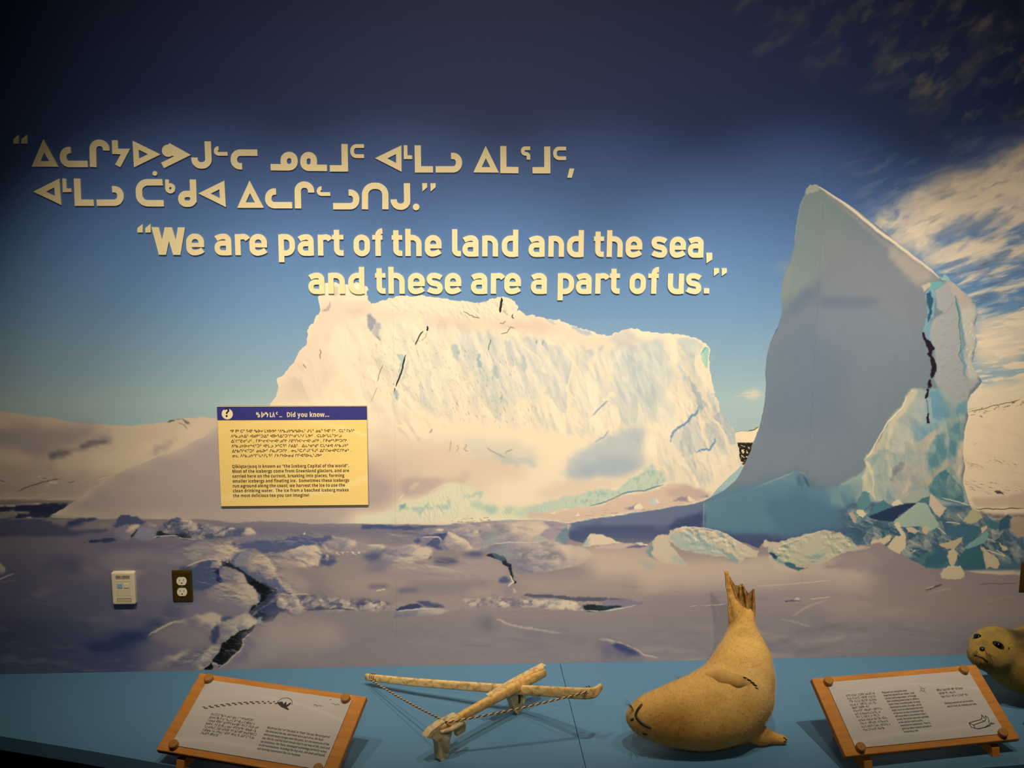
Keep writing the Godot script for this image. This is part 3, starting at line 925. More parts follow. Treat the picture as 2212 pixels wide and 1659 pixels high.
# ---------------------------------------------------------------- seals
# a smooth skin over tapered capsules, as surface nets; tint gives the colour of the fur at a point
func skin(bones: Array, blend: float, cell: float, lift: float, floor_y: float, tint: Callable) -> ArrayMesh:
	var lo := Vector3(1e9, 1e9, 1e9)
	var hi := -lo
	for b in bones:
		for e in [0, 4]:
			var c := Vector3(b[e], b[e + 1], b[e + 2])
			var r: float = b[e + 3] + 0.02
			lo = lo.min(c - Vector3.ONE * r)
			hi = hi.max(c + Vector3.ONE * r)
	var n := Vector3i((hi - lo) / cell) + Vector3i(2, 2, 2)
	var far := 1.0
	var field := PackedFloat32Array()
	field.resize(n.x * n.y * n.z)
	field.fill(far)
	for b in bones:
		var a := Vector3(b[0], b[1], b[2])
		var d := Vector3(b[4], b[5], b[6]) - a
		var ra: float = b[3]
		var rd: float = b[7] - b[3]
		var l2 := d.length_squared()
		var rm := maxf(b[3], b[7]) + blend + cell * 2.0
		var blo := a.min(a + d) - Vector3.ONE * rm
		var bhi := a.max(a + d) + Vector3.ONE * rm
		var i0 := Vector3i((blo - lo) / cell).clamp(Vector3i.ZERO, n - Vector3i.ONE)
		var i1 := Vector3i((bhi - lo) / cell).clamp(Vector3i.ZERO, n - Vector3i.ONE)
		for z in range(i0.z, i1.z + 1):
			for y in range(i0.y, i1.y + 1):
				var idx := (z * n.y + y) * n.x + i0.x
				for x in range(i0.x, i1.x + 1):
					var p := lo + Vector3(x, y, z) * cell - a
					var t := clampf(p.dot(d) / l2, 0.0, 1.0)
					var q := (p - d * t).length() - (ra + rd * t)
					var f := field[idx]
					var h := maxf(blend - absf(f - q), 0.0) / blend
					field[idx] = minf(f, q) - h * h * blend * 0.25
					idx += 1
	# keep above the platform
	var st := SurfaceTool.new()
	st.begin(Mesh.PRIMITIVE_TRIANGLES)
	st.set_smooth_group(0)
	var where := PackedInt32Array()
	where.resize(n.x * n.y * n.z)
	where.fill(-1)
	var count := 0
	var offs := PackedInt32Array()
	var corner := []
	for k in 8:
		var c := Vector3i(k & 1, (k >> 1) & 1, k >> 2)
		corner.append(Vector3(c))
		offs.append((c.z * n.y + c.y) * n.x + c.x)
	for z in n.z - 1:
		for y in n.y - 1:
			for x in n.x - 1:
				var base := (z * n.y + y) * n.x + x
				var inside := 0
				for k in 8:
					if field[base + offs[k]] < 0.0:
						inside += 1
				if inside == 0 or inside == 8:
					continue
				var sum := Vector3.ZERO
				var m := 0
				for e in [[0, 1], [2, 3], [4, 5], [6, 7], [0, 2], [1, 3], [4, 6], [5, 7], [0, 4], [1, 5], [2, 6], [3, 7]]:
					var fa := field[base + offs[e[0]]]
					var fb := field[base + offs[e[1]]]
					if (fa < 0.0) != (fb < 0.0):
						sum += corner[e[0]].lerp(corner[e[1]], fa / (fa - fb))
						m += 1
				var p := lo + (Vector3(x, y, z) + sum / m) * cell
				p.y = maxf(p.y, floor_y)
				where[base] = count
				count += 1
				st.set_color(tint.call(p))
				st.add_vertex(p - Vector3(0, lift, 0))
	var sx := 1
	var sy := n.x
	var sz := n.x * n.y
	for z in range(1, n.z - 1):
		for y in range(1, n.y - 1):
			for x in range(1, n.x - 1):
				var base := (z * n.y + y) * n.x + x
				var here := field[base] < 0.0
				for ax in 3:
					var step: int = [sx, sy, sz][ax]
					var there := field[base + step] < 0.0
					if here == there:
						continue
					var s1: int = [sy, sz, sx][ax]
					var s2: int = [sz, sx, sy][ax]
					var q := [where[base - s1 - s2], where[base - s2], where[base], where[base - s1]]
					if not here:
						q.reverse()
					if q.min() < 0:
						continue
					for i in [0, 2, 1, 0, 3, 2]:
						st.add_index(q[i])
	st.generate_normals()
	return st.commit()

func fur_material(key: String) -> StandardMaterial3D:
	if mats.has(key):
		return mats[key]
	var m := StandardMaterial3D.new()
	m.vertex_color_use_as_albedo = true
	m.albedo_color = Color.WHITE
	m.roughness = 0.9
	m.metallic_specular = 0.2
	m.rim_enabled = true
	m.rim = 0.3
	m.rim_tint = 0.6
	m.normal_enabled = true
	m.normal_texture = noise_texture(0.09, [], 256, 3, true, 6.0)
	m.normal_scale = 0.16
	m.uv1_triplanar = true
	m.uv1_scale = Vector3(9, 9, 9)
	mats[key] = m
	return m

# patches of another colour around points: [point, reach, colour, strength]
func fur_tint(ground: Color, spots: Array, noise: FastNoiseLite, mottle: Color, amount: float) -> Callable:
	return func(p: Vector3) -> Color:
		var c := ground
		for s in spots:
			var d: float = (p - s[0]).length() / float(s[1])
			c = c.lerp(s[2], exp(-d * d) * s[3])
		var n := noise.get_noise_3d(p.x * 100.0, p.y * 100.0, p.z * 100.0)
		c = c.lerp(mottle, clampf(n * 1.6, 0.0, 1.0) * amount)
		n = noise.get_noise_3d(p.x * 420.0, p.y * 420.0, p.z * 420.0)
		c = c * (1.0 + 0.09 * n)
		c.a = 1.0
		return c

func lin(hex: String) -> Color:
	return Color(hex).srgb_to_linear()

func fur_noise() -> FastNoiseLite:
	var f := FastNoiseLite.new()
	f.seed = 21
	f.frequency = 0.09
	f.fractal_octaves = 3
	return f

# short hairs lying along the skin, as one soft coat
func coat(mesh: ArrayMesh, count: int, long: float, thick: float, sweep: Vector3, sd: int) -> MultiMesh:
	var a := mesh.surface_get_arrays(0)
	var vs: PackedVector3Array = a[Mesh.ARRAY_VERTEX]
	var ns: PackedVector3Array = a[Mesh.ARRAY_NORMAL]
	var cs: PackedColorArray = a[Mesh.ARRAY_COLOR]
	var st := start()
	for v in [Vector3(-0.5, 0, 0), Vector3(0, 1, 0.12), Vector3(0.5, 0, 0), Vector3(0, 0, -0.5), Vector3(0, 1, 0.12), Vector3(0, 0, 0.5)]:
		st.add_vertex(v)
	var mm := MultiMesh.new()
	mm.transform_format = MultiMesh.TRANSFORM_3D
	mm.use_colors = true
	mm.mesh = finish(st)
	mm.instance_count = count
	var g := RandomNumberGenerator.new()
	g.seed = sd
	for k in count:
		var i := g.randi() % vs.size()
		var j := g.randi() % vs.size()
		var n := ns[i]
		var t := (sweep - n * sweep.dot(n))
		var up := (n * 0.55 + t.normalized() * 0.9 + Vector3(g.randf() - 0.5, g.randf() - 0.5, g.randf() - 0.5) * 0.5).normalized()
		var x := up.cross(n + Vector3(0.01, 0.02, 0.03)).normalized()
		var z := x.cross(up)
		var l := long * g.randf_range(0.6, 1.25)
		var at := vs[i] - n * 0.001 + (x * (g.randf() - 0.5) + z * (g.randf() - 0.5)) * 0.007
		mm.set_instance_transform(k, Transform3D(Basis(x * thick, up * l, z * thick), at))
		var c := cs[i] * g.randf_range(0.82, 1.08)
		c.a = 1.0
		mm.set_instance_color(k, c)
	return mm

func hair_material() -> StandardMaterial3D:
	if not mats.has("hair"):
		var m := StandardMaterial3D.new()
		m.vertex_color_use_as_albedo = true
		m.roughness = 0.8
		m.cull_mode = BaseMaterial3D.CULL_DISABLED
		mats["hair"] = m
	return mats["hair"]

func ball(radius: Vector3) -> ArrayMesh:
	var s := SphereMesh.new()
	s.radius = 1.0
	s.height = 2.0
	s.radial_segments = 20
	s.rings = 12
	var st := SurfaceTool.new()
	st.begin(Mesh.PRIMITIVE_TRIANGLES)
	st.append_from(s, 0, Transform3D(Basis.from_scale(radius), Vector3.ZERO))
	return st.commit()

func whiskers(parent: Node, roots: Array, ways: Array, at: Vector3) -> void:
	var st := start()
	var g := RandomNumberGenerator.new()
	g.seed = 8
	for k in roots.size():
		for j in 4:
			var a: Vector3 = roots[k] - at + Vector3(g.randf() - 0.5, g.randf() - 0.5, g.randf() - 0.5) * 0.008
			var w: Vector3 = ways[k] + Vector3(g.randf() - 0.5, g.randf() - 0.5, g.randf() - 0.5) * 0.5
			var b := a + w.normalized() * 0.02
			var c := b + (w.normalized() + Vector3(0, -0.35, 0)).normalized() * 0.022
			tube(st, [a, b, c], [0.0006, 0.0005, 0.0002], 4)
	part("whiskers", finish(st), mat("whisker", Color("#5c5140"), 0.6), parent).set_meta("kind", "stuff")

func pale_seal() -> void:
	var at := Vector3(0.72, PLATFORM_Y, 0.55)
	var o := thing("seal", "pale golden stuffed seal with its tail raised, between the crossbow and the sled text stand", "seal", at, 0.0)
	var bones: Array = [[0.5154, 0.3238, 0.5750, 0.0232, 0.5363, 0.3275, 0.5800, 0.0423], [0.5363, 0.3275, 0.5800, 0.0423, 0.5639, 0.3282, 0.5800, 0.0574], [0.5639, 0.3282, 0.5800, 0.0574, 0.6087, 0.3274, 0.5780, 0.0725], [0.6087, 0.3274, 0.5780, 0.0725, 0.6635, 0.3275, 0.5700, 0.0893], [0.6635, 0.3275, 0.5700, 0.0893, 0.7220, 0.3293, 0.5600, 0.1008], [0.7220, 0.3293, 0.5600, 0.1008, 0.7823, 0.3418, 0.5450, 0.1084], [0.7823, 0.3418, 0.5450, 0.1084, 0.8316, 0.3674, 0.5200, 0.1066], [0.8316, 0.3674, 0.5200, 0.1066, 0.8601, 0.4063, 0.4800, 0.0910], [0.8601, 0.4063, 0.4800, 0.0910, 0.8791, 0.4394, 0.4400, 0.0735], [0.8791, 0.4394, 0.4400, 0.0735, 0.8911, 0.4663, 0.4000, 0.0512], [0.8911, 0.4663, 0.4000, 0.0512, 0.8952, 0.4959, 0.3700, 0.0339], [0.8952, 0.4959, 0.3700, 0.0339, 0.8935, 0.5235, 0.3620, 0.0251], [0.8935, 0.5235, 0.3620, 0.0251, 0.8726, 0.5644, 0.3700, 0.0147], [0.8726, 0.5644, 0.3700, 0.0147, 0.8488, 0.6163, 0.3720, 0.0102], [0.8935, 0.5235, 0.3620, 0.0251, 0.9170, 0.5469, 0.3560, 0.0133], [0.8422, 0.2687, 0.5448, 0.0419, 0.8964, 0.2467, 0.5558, 0.0223], [0.8964, 0.2467, 0.5558, 0.0223, 0.9693, 0.2327, 0.5608, 0.0126]]
	for b in bones:
		for e in [0, 4]:
			b[e] -= at.x
			b[e + 1] -= at.y
			b[e + 2] -= at.z
	var mouth: Array = [Vector3(0.5267, 0.3789, 0.5998), Vector3(0.5208, 0.3738, 0.6036), Vector3(0.5142, 0.3662, 0.6057), Vector3(0.5091, 0.3577, 0.6084), Vector3(0.5072, 0.3515, 0.6112), Vector3(0.5085, 0.3472, 0.6156), Vector3(0.5117, 0.3434, 0.6209), Vector3(0.5178, 0.3390, 0.6281), Vector3(0.5251, 0.3352, 0.6336), Vector3(0.5348, 0.3312, 0.6377), Vector3(0.5456, 0.3279, 0.6422)]
	var throat := Vector3(0.66, 0.33, 0.66) - at
	var tint := fur_tint(lin("#d0a75e"), [
		[Vector3(0.615, 0.345, 0.65) - at, 0.06, lin("#9a6f32"), 0.85],
		[Vector3(0.565, 0.335, 0.63) - at, 0.035, lin("#8a6032"), 0.7],
		[Vector3(0.530, 0.325, 0.59) - at, 0.032, lin("#4a3826"), 0.9],
		[Vector3(0.70, 0.26, 0.66) - at, 0.07, lin("#b98d48"), 0.7],
		[Vector3(0.66, 0.24, 0.62) - at, 0.05, lin("#cdbb8c"), 0.6],
		[Vector3(0.85, 0.40, 0.56) - at, 0.07, lin("#e6c685"), 0.8],
		[Vector3(0.90, 0.47, 0.47) - at, 0.05, lin("#e8c474"), 0.8],
		[Vector3(0.88, 0.50, 0.43) - at, 0.03, lin("#8a7238"), 0.7],
		[Vector3(0.82, 0.39, 0.63) - at, 0.03, lin("#c09244"), 0.6],
		[Vector3(0.93, 0.27, 0.60) - at, 0.05, lin("#c08b45"), 0.7],
	], fur_noise(), lin("#b98a42"), 0.55)
	var body := skin(bones, 0.03, 0.0075, 0.0, 0.001, tint)
	part("body", body, fur_material("fur"), o)
	var hairs := MultiMeshInstance3D.new()
	hairs.name = "fur"
	hairs.multimesh = coat(body, 36000, 0.0065, 0.00042, Vector3(1, 0.25, -0.2), 3)
	hairs.material_override = hair_material()
	hairs.set_meta("kind", "stuff")
	o.add_child(hairs, true)
	var fore: Array = [[0.7330, 0.4369, 0.5560, 0.0138, 0.7672, 0.4453, 0.5800, 0.0218], [0.7672, 0.4453, 0.5800, 0.0218, 0.8049, 0.4436, 0.6010, 0.0189], [0.8049, 0.4436, 0.6010, 0.0189, 0.8400, 0.4292, 0.5970, 0.0136], [0.8400, 0.4292, 0.5970, 0.0136, 0.8612, 0.4195, 0.5930, 0.0082]]
	for b in fore:
		for e in [0, 4]:
			b[e] -= at.x
			b[e + 1] -= at.y
			b[e + 2] -= at.z
	part("fore_flipper", skin(fore, 0.01, 0.004, 0.0, 0.001, fur_tint(lin("#c09a5a"), [], fur_noise(), lin("#a37c40"), 0.6)), fur_material("fur"), o)
	# the mouth, a dark glued seam
	var st := start(true)
	var path := []
	var rr := []
	for k in mouth.size():
		path.append(mouth[k] - at)
		rr.append(0.0042 if k > 0 and k < mouth.size() - 1 else 0.003)
	tube(st, path, rr, 8)
	part("mouth", finish(st), mat("seal_mouth", Color("#22170c"), 0.5), o)
	for p in [Vector3(0.4964, 0.3333, 0.6037), Vector3(0.5002, 0.3370, 0.6075)]:
		part("nostril", ball(Vector3(0.004, 0.005, 0.004)), mat("seal_nose", Color("#15110e"), 0.4), o, Transform3D(Basis(), p - at))
	for p in [Vector3(0.5332, 0.3036, 0.6255)]:
		part("eye", ball(Vector3(0.011, 0.006, 0.009)), mat("seal_eye", Color("#0b0a0a"), 0.12), o, Transform3D(Basis(), p - at))
	# claws
	for p in [Vector3(0.8221, 0.4572, 0.6027), Vector3(0.8347, 0.4492, 0.6009), Vector3(0.8429, 0.4438, 0.6058), Vector3(0.8496, 0.4374, 0.6085), Vector3(0.8531, 0.4288, 0.6106)]:
		st = start(true)
		tube(st, [p - at, p - at + Vector3(0.007, -0.001, 0.003), p - at + Vector3(0.013, -0.004, 0.002)], [0.0026, 0.0021, 0.0007], 8)
		part("claw", finish(st), mat("claw", Color("#241a10"), 0.4), o)
	for p in [Vector3(0.9657, 0.2438, 0.5676), Vector3(0.9705, 0.2396, 0.5703), Vector3(0.9671, 0.2343, 0.5727)]:
		st = start(true)
		tube(st, [p - at, p - at + Vector3(0.008, -0.001, 0.002)], [0.0022, 0.0008], 8)
		part("claw", finish(st), mat("claw", Color("#241a10"), 0.4), o)
	# hind flippers
	flipper(o, "hind_flipper", [Vector3(0.8492, 0.6697, 0.3520), Vector3(0.8527, 0.6696, 0.3520), Vector3(0.8610, 0.6544, 0.3520), Vector3(0.8686, 0.6414, 0.3520), Vector3(0.8771, 0.6391, 0.3520), Vector3(0.8855, 0.6390, 0.3520), Vector3(0.8937, 0.6446, 0.3520), Vector3(0.8997, 0.6352, 0.3520), Vector3(0.9058, 0.6250, 0.3520), Vector3(0.9118, 0.6162, 0.3520), Vector3(0.9162, 0.6126, 0.3520), Vector3(0.9229, 0.6189, 0.3520), Vector3(0.9309, 0.6296, 0.3520), Vector3(0.9338, 0.6130, 0.3520), Vector3(0.9365, 0.5840, 0.3520), Vector3(0.9372, 0.5405, 0.3520), Vector3(0.9374, 0.5070, 0.3520), Vector3(0.9255, 0.5028, 0.3520), Vector3(0.9050, 0.5192, 0.3520), Vector3(0.8864, 0.5559, 0.3520), Vector3(0.8704, 0.5996, 0.3520), Vector3(0.8578, 0.6329, 0.3520)], at, 0.007, bone_material("flipper_skin", Color("#8f6f3c"), Color("#4f3818")))
	flipper(o, "hind_flipper", [Vector3(0.8288, 0.6924, 0.3720), Vector3(0.8335, 0.6966, 0.3720), Vector3(0.8391, 0.6944, 0.3720), Vector3(0.8428, 0.6723, 0.3720), Vector3(0.8510, 0.6437, 0.3720), Vector3(0.8636, 0.6106, 0.3720), Vector3(0.8792, 0.5716, 0.3720), Vector3(0.8975, 0.5381, 0.3720), Vector3(0.9137, 0.5205, 0.3720), Vector3(0.9047, 0.5033, 0.3720), Vector3(0.8769, 0.4995, 0.3720), Vector3(0.8579, 0.5172, 0.3720), Vector3(0.8485, 0.5390, 0.3720), Vector3(0.8437, 0.5708, 0.3720), Vector3(0.8459, 0.5851, 0.3720), Vector3(0.8402, 0.6196, 0.3720), Vector3(0.8343, 0.6454, 0.3720), Vector3(0.8317, 0.6725, 0.3720)], at, 0.014, bone_material("flipper_fur", Color("#cfa055"), Color("#a87b36")))
	for toe in [[Vector3(0.8474, 0.6713, 0.3620), Vector3(0.8631, 0.6296, 0.3620), Vector3(0.8820, 0.5818, 0.3620), Vector3(0.8980, 0.5382, 0.3620)], [Vector3(0.8850, 0.6407, 0.3620), Vector3(0.8853, 0.6034, 0.3620), Vector3(0.8883, 0.5673, 0.3620), Vector3(0.9040, 0.5308, 0.3620)], [Vector3(0.8933, 0.6420, 0.3620), Vector3(0.9031, 0.6103, 0.3620), Vector3(0.9104, 0.5741, 0.3620), Vector3(0.9124, 0.5307, 0.3620)], [Vector3(0.9274, 0.6314, 0.3620), Vector3(0.9298, 0.5954, 0.3620), Vector3(0.9322, 0.5593, 0.3620), Vector3(0.9314, 0.5158, 0.3620)]]:
		st = start(true)
		var tp := []
		var tr := []
		for k in toe.size():
			tp.append(toe[k] - at)
			tr.append([0.003, 0.0045, 0.005, 0.004][k])
		tube(st, tp, tr, 8)
		part("flipper_toe", finish(st), bone_material("toe_skin", Color("#a98448"), Color("#6b4c22")), o)
	whiskers(o, [Vector3(0.4992, 0.3545, 0.5958), Vector3(0.5041, 0.3597, 0.5972), Vector3(0.5058, 0.3149, 0.6161), Vector3(0.5134, 0.3099, 0.6215)], [Vector3(-0.5, 1, 0.3), Vector3(-0.5, 1, 0.3), Vector3(-0.4, -0.6, 0.8), Vector3(0.1, -0.8, 0.7)], at)

# a thin flipper: its outline pillowed on both faces
func flipper(o: Node3D, called: String, outline: Array, at: Vector3, thick: float, material: Material) -> void:
	var p := PackedVector2Array()
	var z: float = outline[0].z - at.z
	for v in outline:
		p.append(Vector2(v.x - at.x, v.y - at.y))
	var st := start()
	prism(st, p, z - thick * 0.35, z + thick * 0.35)
	for inner in Geometry2D.offset_polygon(p, -thick * 0.3, Geometry2D.JOIN_ROUND):
		prism(st, inner, z - thick * 0.5, z + thick * 0.5)
	part(called, finish(st), material, o)

func spotted_seal() -> void:
	var at := Vector3(2.15, PLATFORM_Y, 0.4)
	var o := thing("seal", "dark-backed spotted seal with glossy black eyes, lying behind the sled text stand", "seal", at, 0.0)
	var bones: Array = [[1.6644, 0.4274, 0.4100, 0.0371, 1.7021, 0.4211, 0.3850, 0.0525], [1.7021, 0.4211, 0.3850, 0.0525, 1.7471, 0.4093, 0.3550, 0.0652], [1.7471, 0.4093, 0.3550, 0.0652, 1.7941, 0.3805, 0.3300, 0.0767], [1.7941, 0.3805, 0.3300, 0.0767, 1.8452, 0.3575, 0.3450, 0.0918], [1.8452, 0.3575, 0.3450, 0.0918, 1.9320, 0.3613, 0.3500, 0.1193], [1.9320, 0.3613, 0.3500, 0.1193, 2.0639, 0.3602, 0.3400, 0.1416], [2.0639, 0.3602, 0.3400, 0.1416, 2.2276, 0.3339, 0.3200, 0.1121], [2.2276, 0.3339, 0.3200, 0.1121, 2.3760, 0.2902, 0.3050, 0.0755], [2.3760, 0.2902, 0.3050, 0.0755, 2.4838, 0.2552, 0.3000, 0.0379], [1.6488, 0.4162, 0.4220, 0.0251, 1.6946, 0.4000, 0.4000, 0.0388], [1.8668, 0.2787, 0.5146, 0.0492, 1.8196, 0.2487, 0.5002, 0.0247], [1.8196, 0.2487, 0.5002, 0.0247, 1.7831, 0.2307, 0.4942, 0.0131]]
	for b in bones:
		for e in [0, 4]:
			b[e] -= at.x
			b[e + 1] -= at.y
			b[e + 2] -= at.z
	var dark := lin("#3f3420")
	var marks: Array = [Vector3(1.7030, 0.4788, 0.3969), Vector3(1.8019, 0.4628, 0.3690), Vector3(1.8168, 0.4564, 0.3723), Vector3(1.6609, 0.4629, 0.4262), Vector3(1.8050, 0.4375, 0.4038), Vector3(1.7451, 0.4799, 0.3775)]
	var spots := []
	spots.append([marks[0] - at, 0.028, lin("#7a6a3e"), 0.9])
	for k in [1, 2, 4]:
		spots.append([marks[k] - at + Vector3(0.012, 0.008, -0.01), 0.042, dark, 0.95])
	spots.append([marks[3] - at, 0.02, lin("#6e5c34"), 0.85])
	spots.append([marks[5] - at, 0.02, lin("#6e5c34"), 0.7])
	spots.append([Vector3(-0.09, 0.235, -0.06), 0.06, dark, 0.95])
	spots.append([Vector3(-0.02, 0.225, -0.01), 0.07, dark, 0.9])
	for x in [0.06, 0.15, 0.3, 0.45, 0.6]:
		spots.append([Vector3(x, 0.24, -0.05), 0.12, dark, 0.9])
	var tint := fur_tint(lin("#a0843f"), spots, fur_noise(), lin("#8a6e38"), 0.8)
	var body := skin(bones, 0.03, 0.008, 0.0, 0.001, tint)
	part("body", body, fur_material("fur"), o)
	var hairs := MultiMeshInstance3D.new()
	hairs.name = "fur"
	hairs.multimesh = coat(body, 26000, 0.0065, 0.00042, Vector3(1, 0.1, -0.3), 5)
	hairs.material_override = hair_material()
	hairs.set_meta("kind", "stuff")
	o.add_child(hairs, true)
	var eyes: Array = [Vector3(1.6659, 0.4646, 0.3854), Vector3(1.7059, 0.4560, 0.4273)]
	var tilt := Basis(Vector3(0.35, 0.3, 1).normalized(), -0.5)
	part("eye", ball(Vector3(0.0155, 0.0115, 0.010)), mat("seal_eye", Color("#0b0a0a"), 0.12), o, Transform3D(tilt, eyes[0] - at))
	part("eye", ball(Vector3(0.0205, 0.0125, 0.011)), mat("seal_eye", Color("#0b0a0a"), 0.12), o, Transform3D(tilt, eyes[1] - at))
	for p in [Vector3(1.6488, 0.4481, 0.4361)]:
		part("nose", ball(Vector3(0.009, 0.009, 0.008)), mat("seal_nose", Color("#15110e"), 0.4), o, Transform3D(Basis(), p - at))
	var st := start(true)
	var path := []
	var rr := []
	for p in [Vector3(1.6242, 0.4286, 0.4330), Vector3(1.6291, 0.4289, 0.4401), Vector3(1.6366, 0.4289, 0.4464), Vector3(1.6431, 0.4269, 0.4500), Vector3(1.6506, 0.4206, 0.4525), Vector3(1.6599, 0.4145, 0.4522)]:
		path.append(p - at)
		rr.append(0.0025)
	tube(st, path, rr, 8)
	part("mouth", finish(st), mat("seal_mouth", Color("#22170c"), 0.5), o)
	for p in [Vector3(1.7427, 0.4453, 0.4260)]:
		part("ear", ball(Vector3(0.0035, 0.0035, 0.0035)), mat("seal_ear", Color("#2b1c10"), 0.8), o, Transform3D(Basis(), p - at))
	whiskers(o, [Vector3(1.6307, 0.4408, 0.4354), Vector3(1.6357, 0.4392, 0.4418), Vector3(1.6560, 0.4453, 0.4459), Vector3(1.6633, 0.4406, 0.4490)], [Vector3(-0.8, -0.2, 0.5), Vector3(-0.5, -0.5, 0.6), Vector3(0.3, -0.5, 0.7), Vector3(0.6, -0.4, 0.6)], at)


# ---------------------------------------------------------------- lettering of the quotation
# a band of one width along a path, mitred at the corners
func band(st: SurfaceTool, path: PackedVector2Array, width: float, z0: float, z1: float, closed := false) -> void:
	var p := PackedVector2Array()
	for v in path:
		if p.is_empty() or p[-1].distance_to(v) > width * 0.02:
			p.append(v)
	if closed and p.size() > 2 and p[0].distance_to(p[-1]) < width * 0.05:
		p.remove_at(p.size() - 1)
	var n := p.size()
	if n < 2:
		return
	var l := []
	var r := []
	for k in n:
		var a := p[(k - 1 + n) % n] if closed or k > 0 else p[k]
		var b := p[(k + 1) % n] if closed or k < n - 1 else p[k]
		var d1 := (p[k] - a).normalized() if a != p[k] else (b - p[k]).normalized()
		var d2 := (b - p[k]).normalized() if b != p[k] else d1
		var m := (d1 + d2).normalized()
		if m.length() < 0.5:
			m = d1
		var side := Vector2(-m.y, m.x)
		var grow := minf(1.0 / maxf(m.dot(d1), 0.35), 2.6)
		l.append(p[k] + side * width * 0.5 * grow)
		r.append(p[k] - side * width * 0.5 * grow)
	for k in (n if closed else n - 1):
		var j := (k + 1) % n
		var a: Vector2 = l[k]
		var b: Vector2 = l[j]
		var c: Vector2 = r[j]
		var d: Vector2 = r[k]
		quad(st, Vector3(a.x, a.y, z1), Vector3(b.x, b.y, z1), Vector3(c.x, c.y, z1), Vector3(d.x, d.y, z1))
		quad(st, Vector3(a.x, a.y, z0), Vector3(b.x, b.y, z0), Vector3(b.x, b.y, z1), Vector3(a.x, a.y, z1))
		quad(st, Vector3(d.x, d.y, z1), Vector3(c.x, c.y, z1), Vector3(c.x, c.y, z0), Vector3(d.x, d.y, z0))
	if not closed:
		for e in [0, n - 1]:
			var a: Vector2 = l[e]
			var b: Vector2 = r[e]
			if e == 0:
				quad(st, Vector3(b.x, b.y, z0), Vector3(a.x, a.y, z0), Vector3(a.x, a.y, z1), Vector3(b.x, b.y, z1))
			else:
				quad(st, Vector3(a.x, a.y, z0), Vector3(b.x, b.y, z0), Vector3(b.x, b.y, z1), Vector3(a.x, a.y, z1))

# corners of a path rounded with one radius
func bent(p: PackedVector2Array, radius: float, closed := false) -> PackedVector2Array:
	var o := PackedVector2Array()
	var n := p.size()
	for k in n:
		if not closed and (k == 0 or k == n - 1):
			o.append(p[k])
			continue
		var a := p[(k - 1 + n) % n] - p[k]
		var b := p[(k + 1) % n] - p[k]
		var la := a.length() * (0.5 if closed or k > 1 else 1.0)
		var lb := b.length() * (0.5 if closed or k < n - 2 else 1.0)
		var t := minf(minf(radius, la), lb)
		var s := p[k] + a.normalized() * t
		var e := p[k] + b.normalized() * t
		for j in 9:
			var u := j / 8.0
			o.append(s.lerp(p[k], u).lerp(p[k].lerp(e, u), lerpf(u, u, 1.0)) if radius < 0.0 else round_corner(s, p[k], e, u))
	return o

func round_corner(a: Vector2, c: Vector2, b: Vector2, t: float) -> Vector2:      # a conic close to a circle arc
	var w := 0.7071
	var d := (1 - t) * (1 - t) + 2 * w * t * (1 - t) + t * t
	return ((1 - t) * (1 - t) * a + 2 * w * t * (1 - t) * c + t * t * b) / d

func v2(a: Array, at: Vector3) -> PackedVector2Array:
	var p := PackedVector2Array()
	for k in range(0, a.size(), 2):
		p.append(Vector2(a[k] * 0.01 - at.x, a[k + 1] * 0.01 - at.y))
	return p

const LETTER_DEPTH := 0.006      # relief added to the lettering so that the lamps shade its edges

# one letter: strokes are ["pen", width, radius, points], ["ring", width, radius, points], ["tri", width, points], ["fill", points]; lengths in cm
func letter(parent: Node3D, at: Vector3, strokes: Array) -> void:
	var st := start()
	for i in strokes.size():
		var s: Array = strokes[i]
		var z1 := LETTER_DEPTH + 0.00012 * i        # strokes lie over each other
		var p := v2(s[-1], at)
		match s[0]:
			"pen":
				band(st, bent(p, s[2] * 0.01), s[1] * 0.01, 0.0, z1)
			"ring":
				band(st, bent(p, s[2] * 0.01, true), s[1] * 0.01, 0.0, z1, true)
			"tri":
				var la := p[1].distance_to(p[2])
				var lb := p[0].distance_to(p[2])
				var lc := p[0].distance_to(p[1])
				var mid := (p[0] * la + p[1] * lb + p[2] * lc) / (la + lb + lc)
				var inr := absf((p[1] - p[0]).cross(p[2] - p[0])) / (la + lb + lc)
				var f: float = 1.0 - s[1] * 0.01 / inr
				for k in 3:
					prism(st, PackedVector2Array([p[k], p[(k + 1) % 3], mid + (p[(k + 1) % 3] - mid) * f, mid + (p[k] - mid) * f]), 0.0, z1)
			"fill":
				prism(st, p, 0.0, z1)
	part("letter", finish(st), mat("letter_cream", Color("#efe2b6"), 0.6), parent)

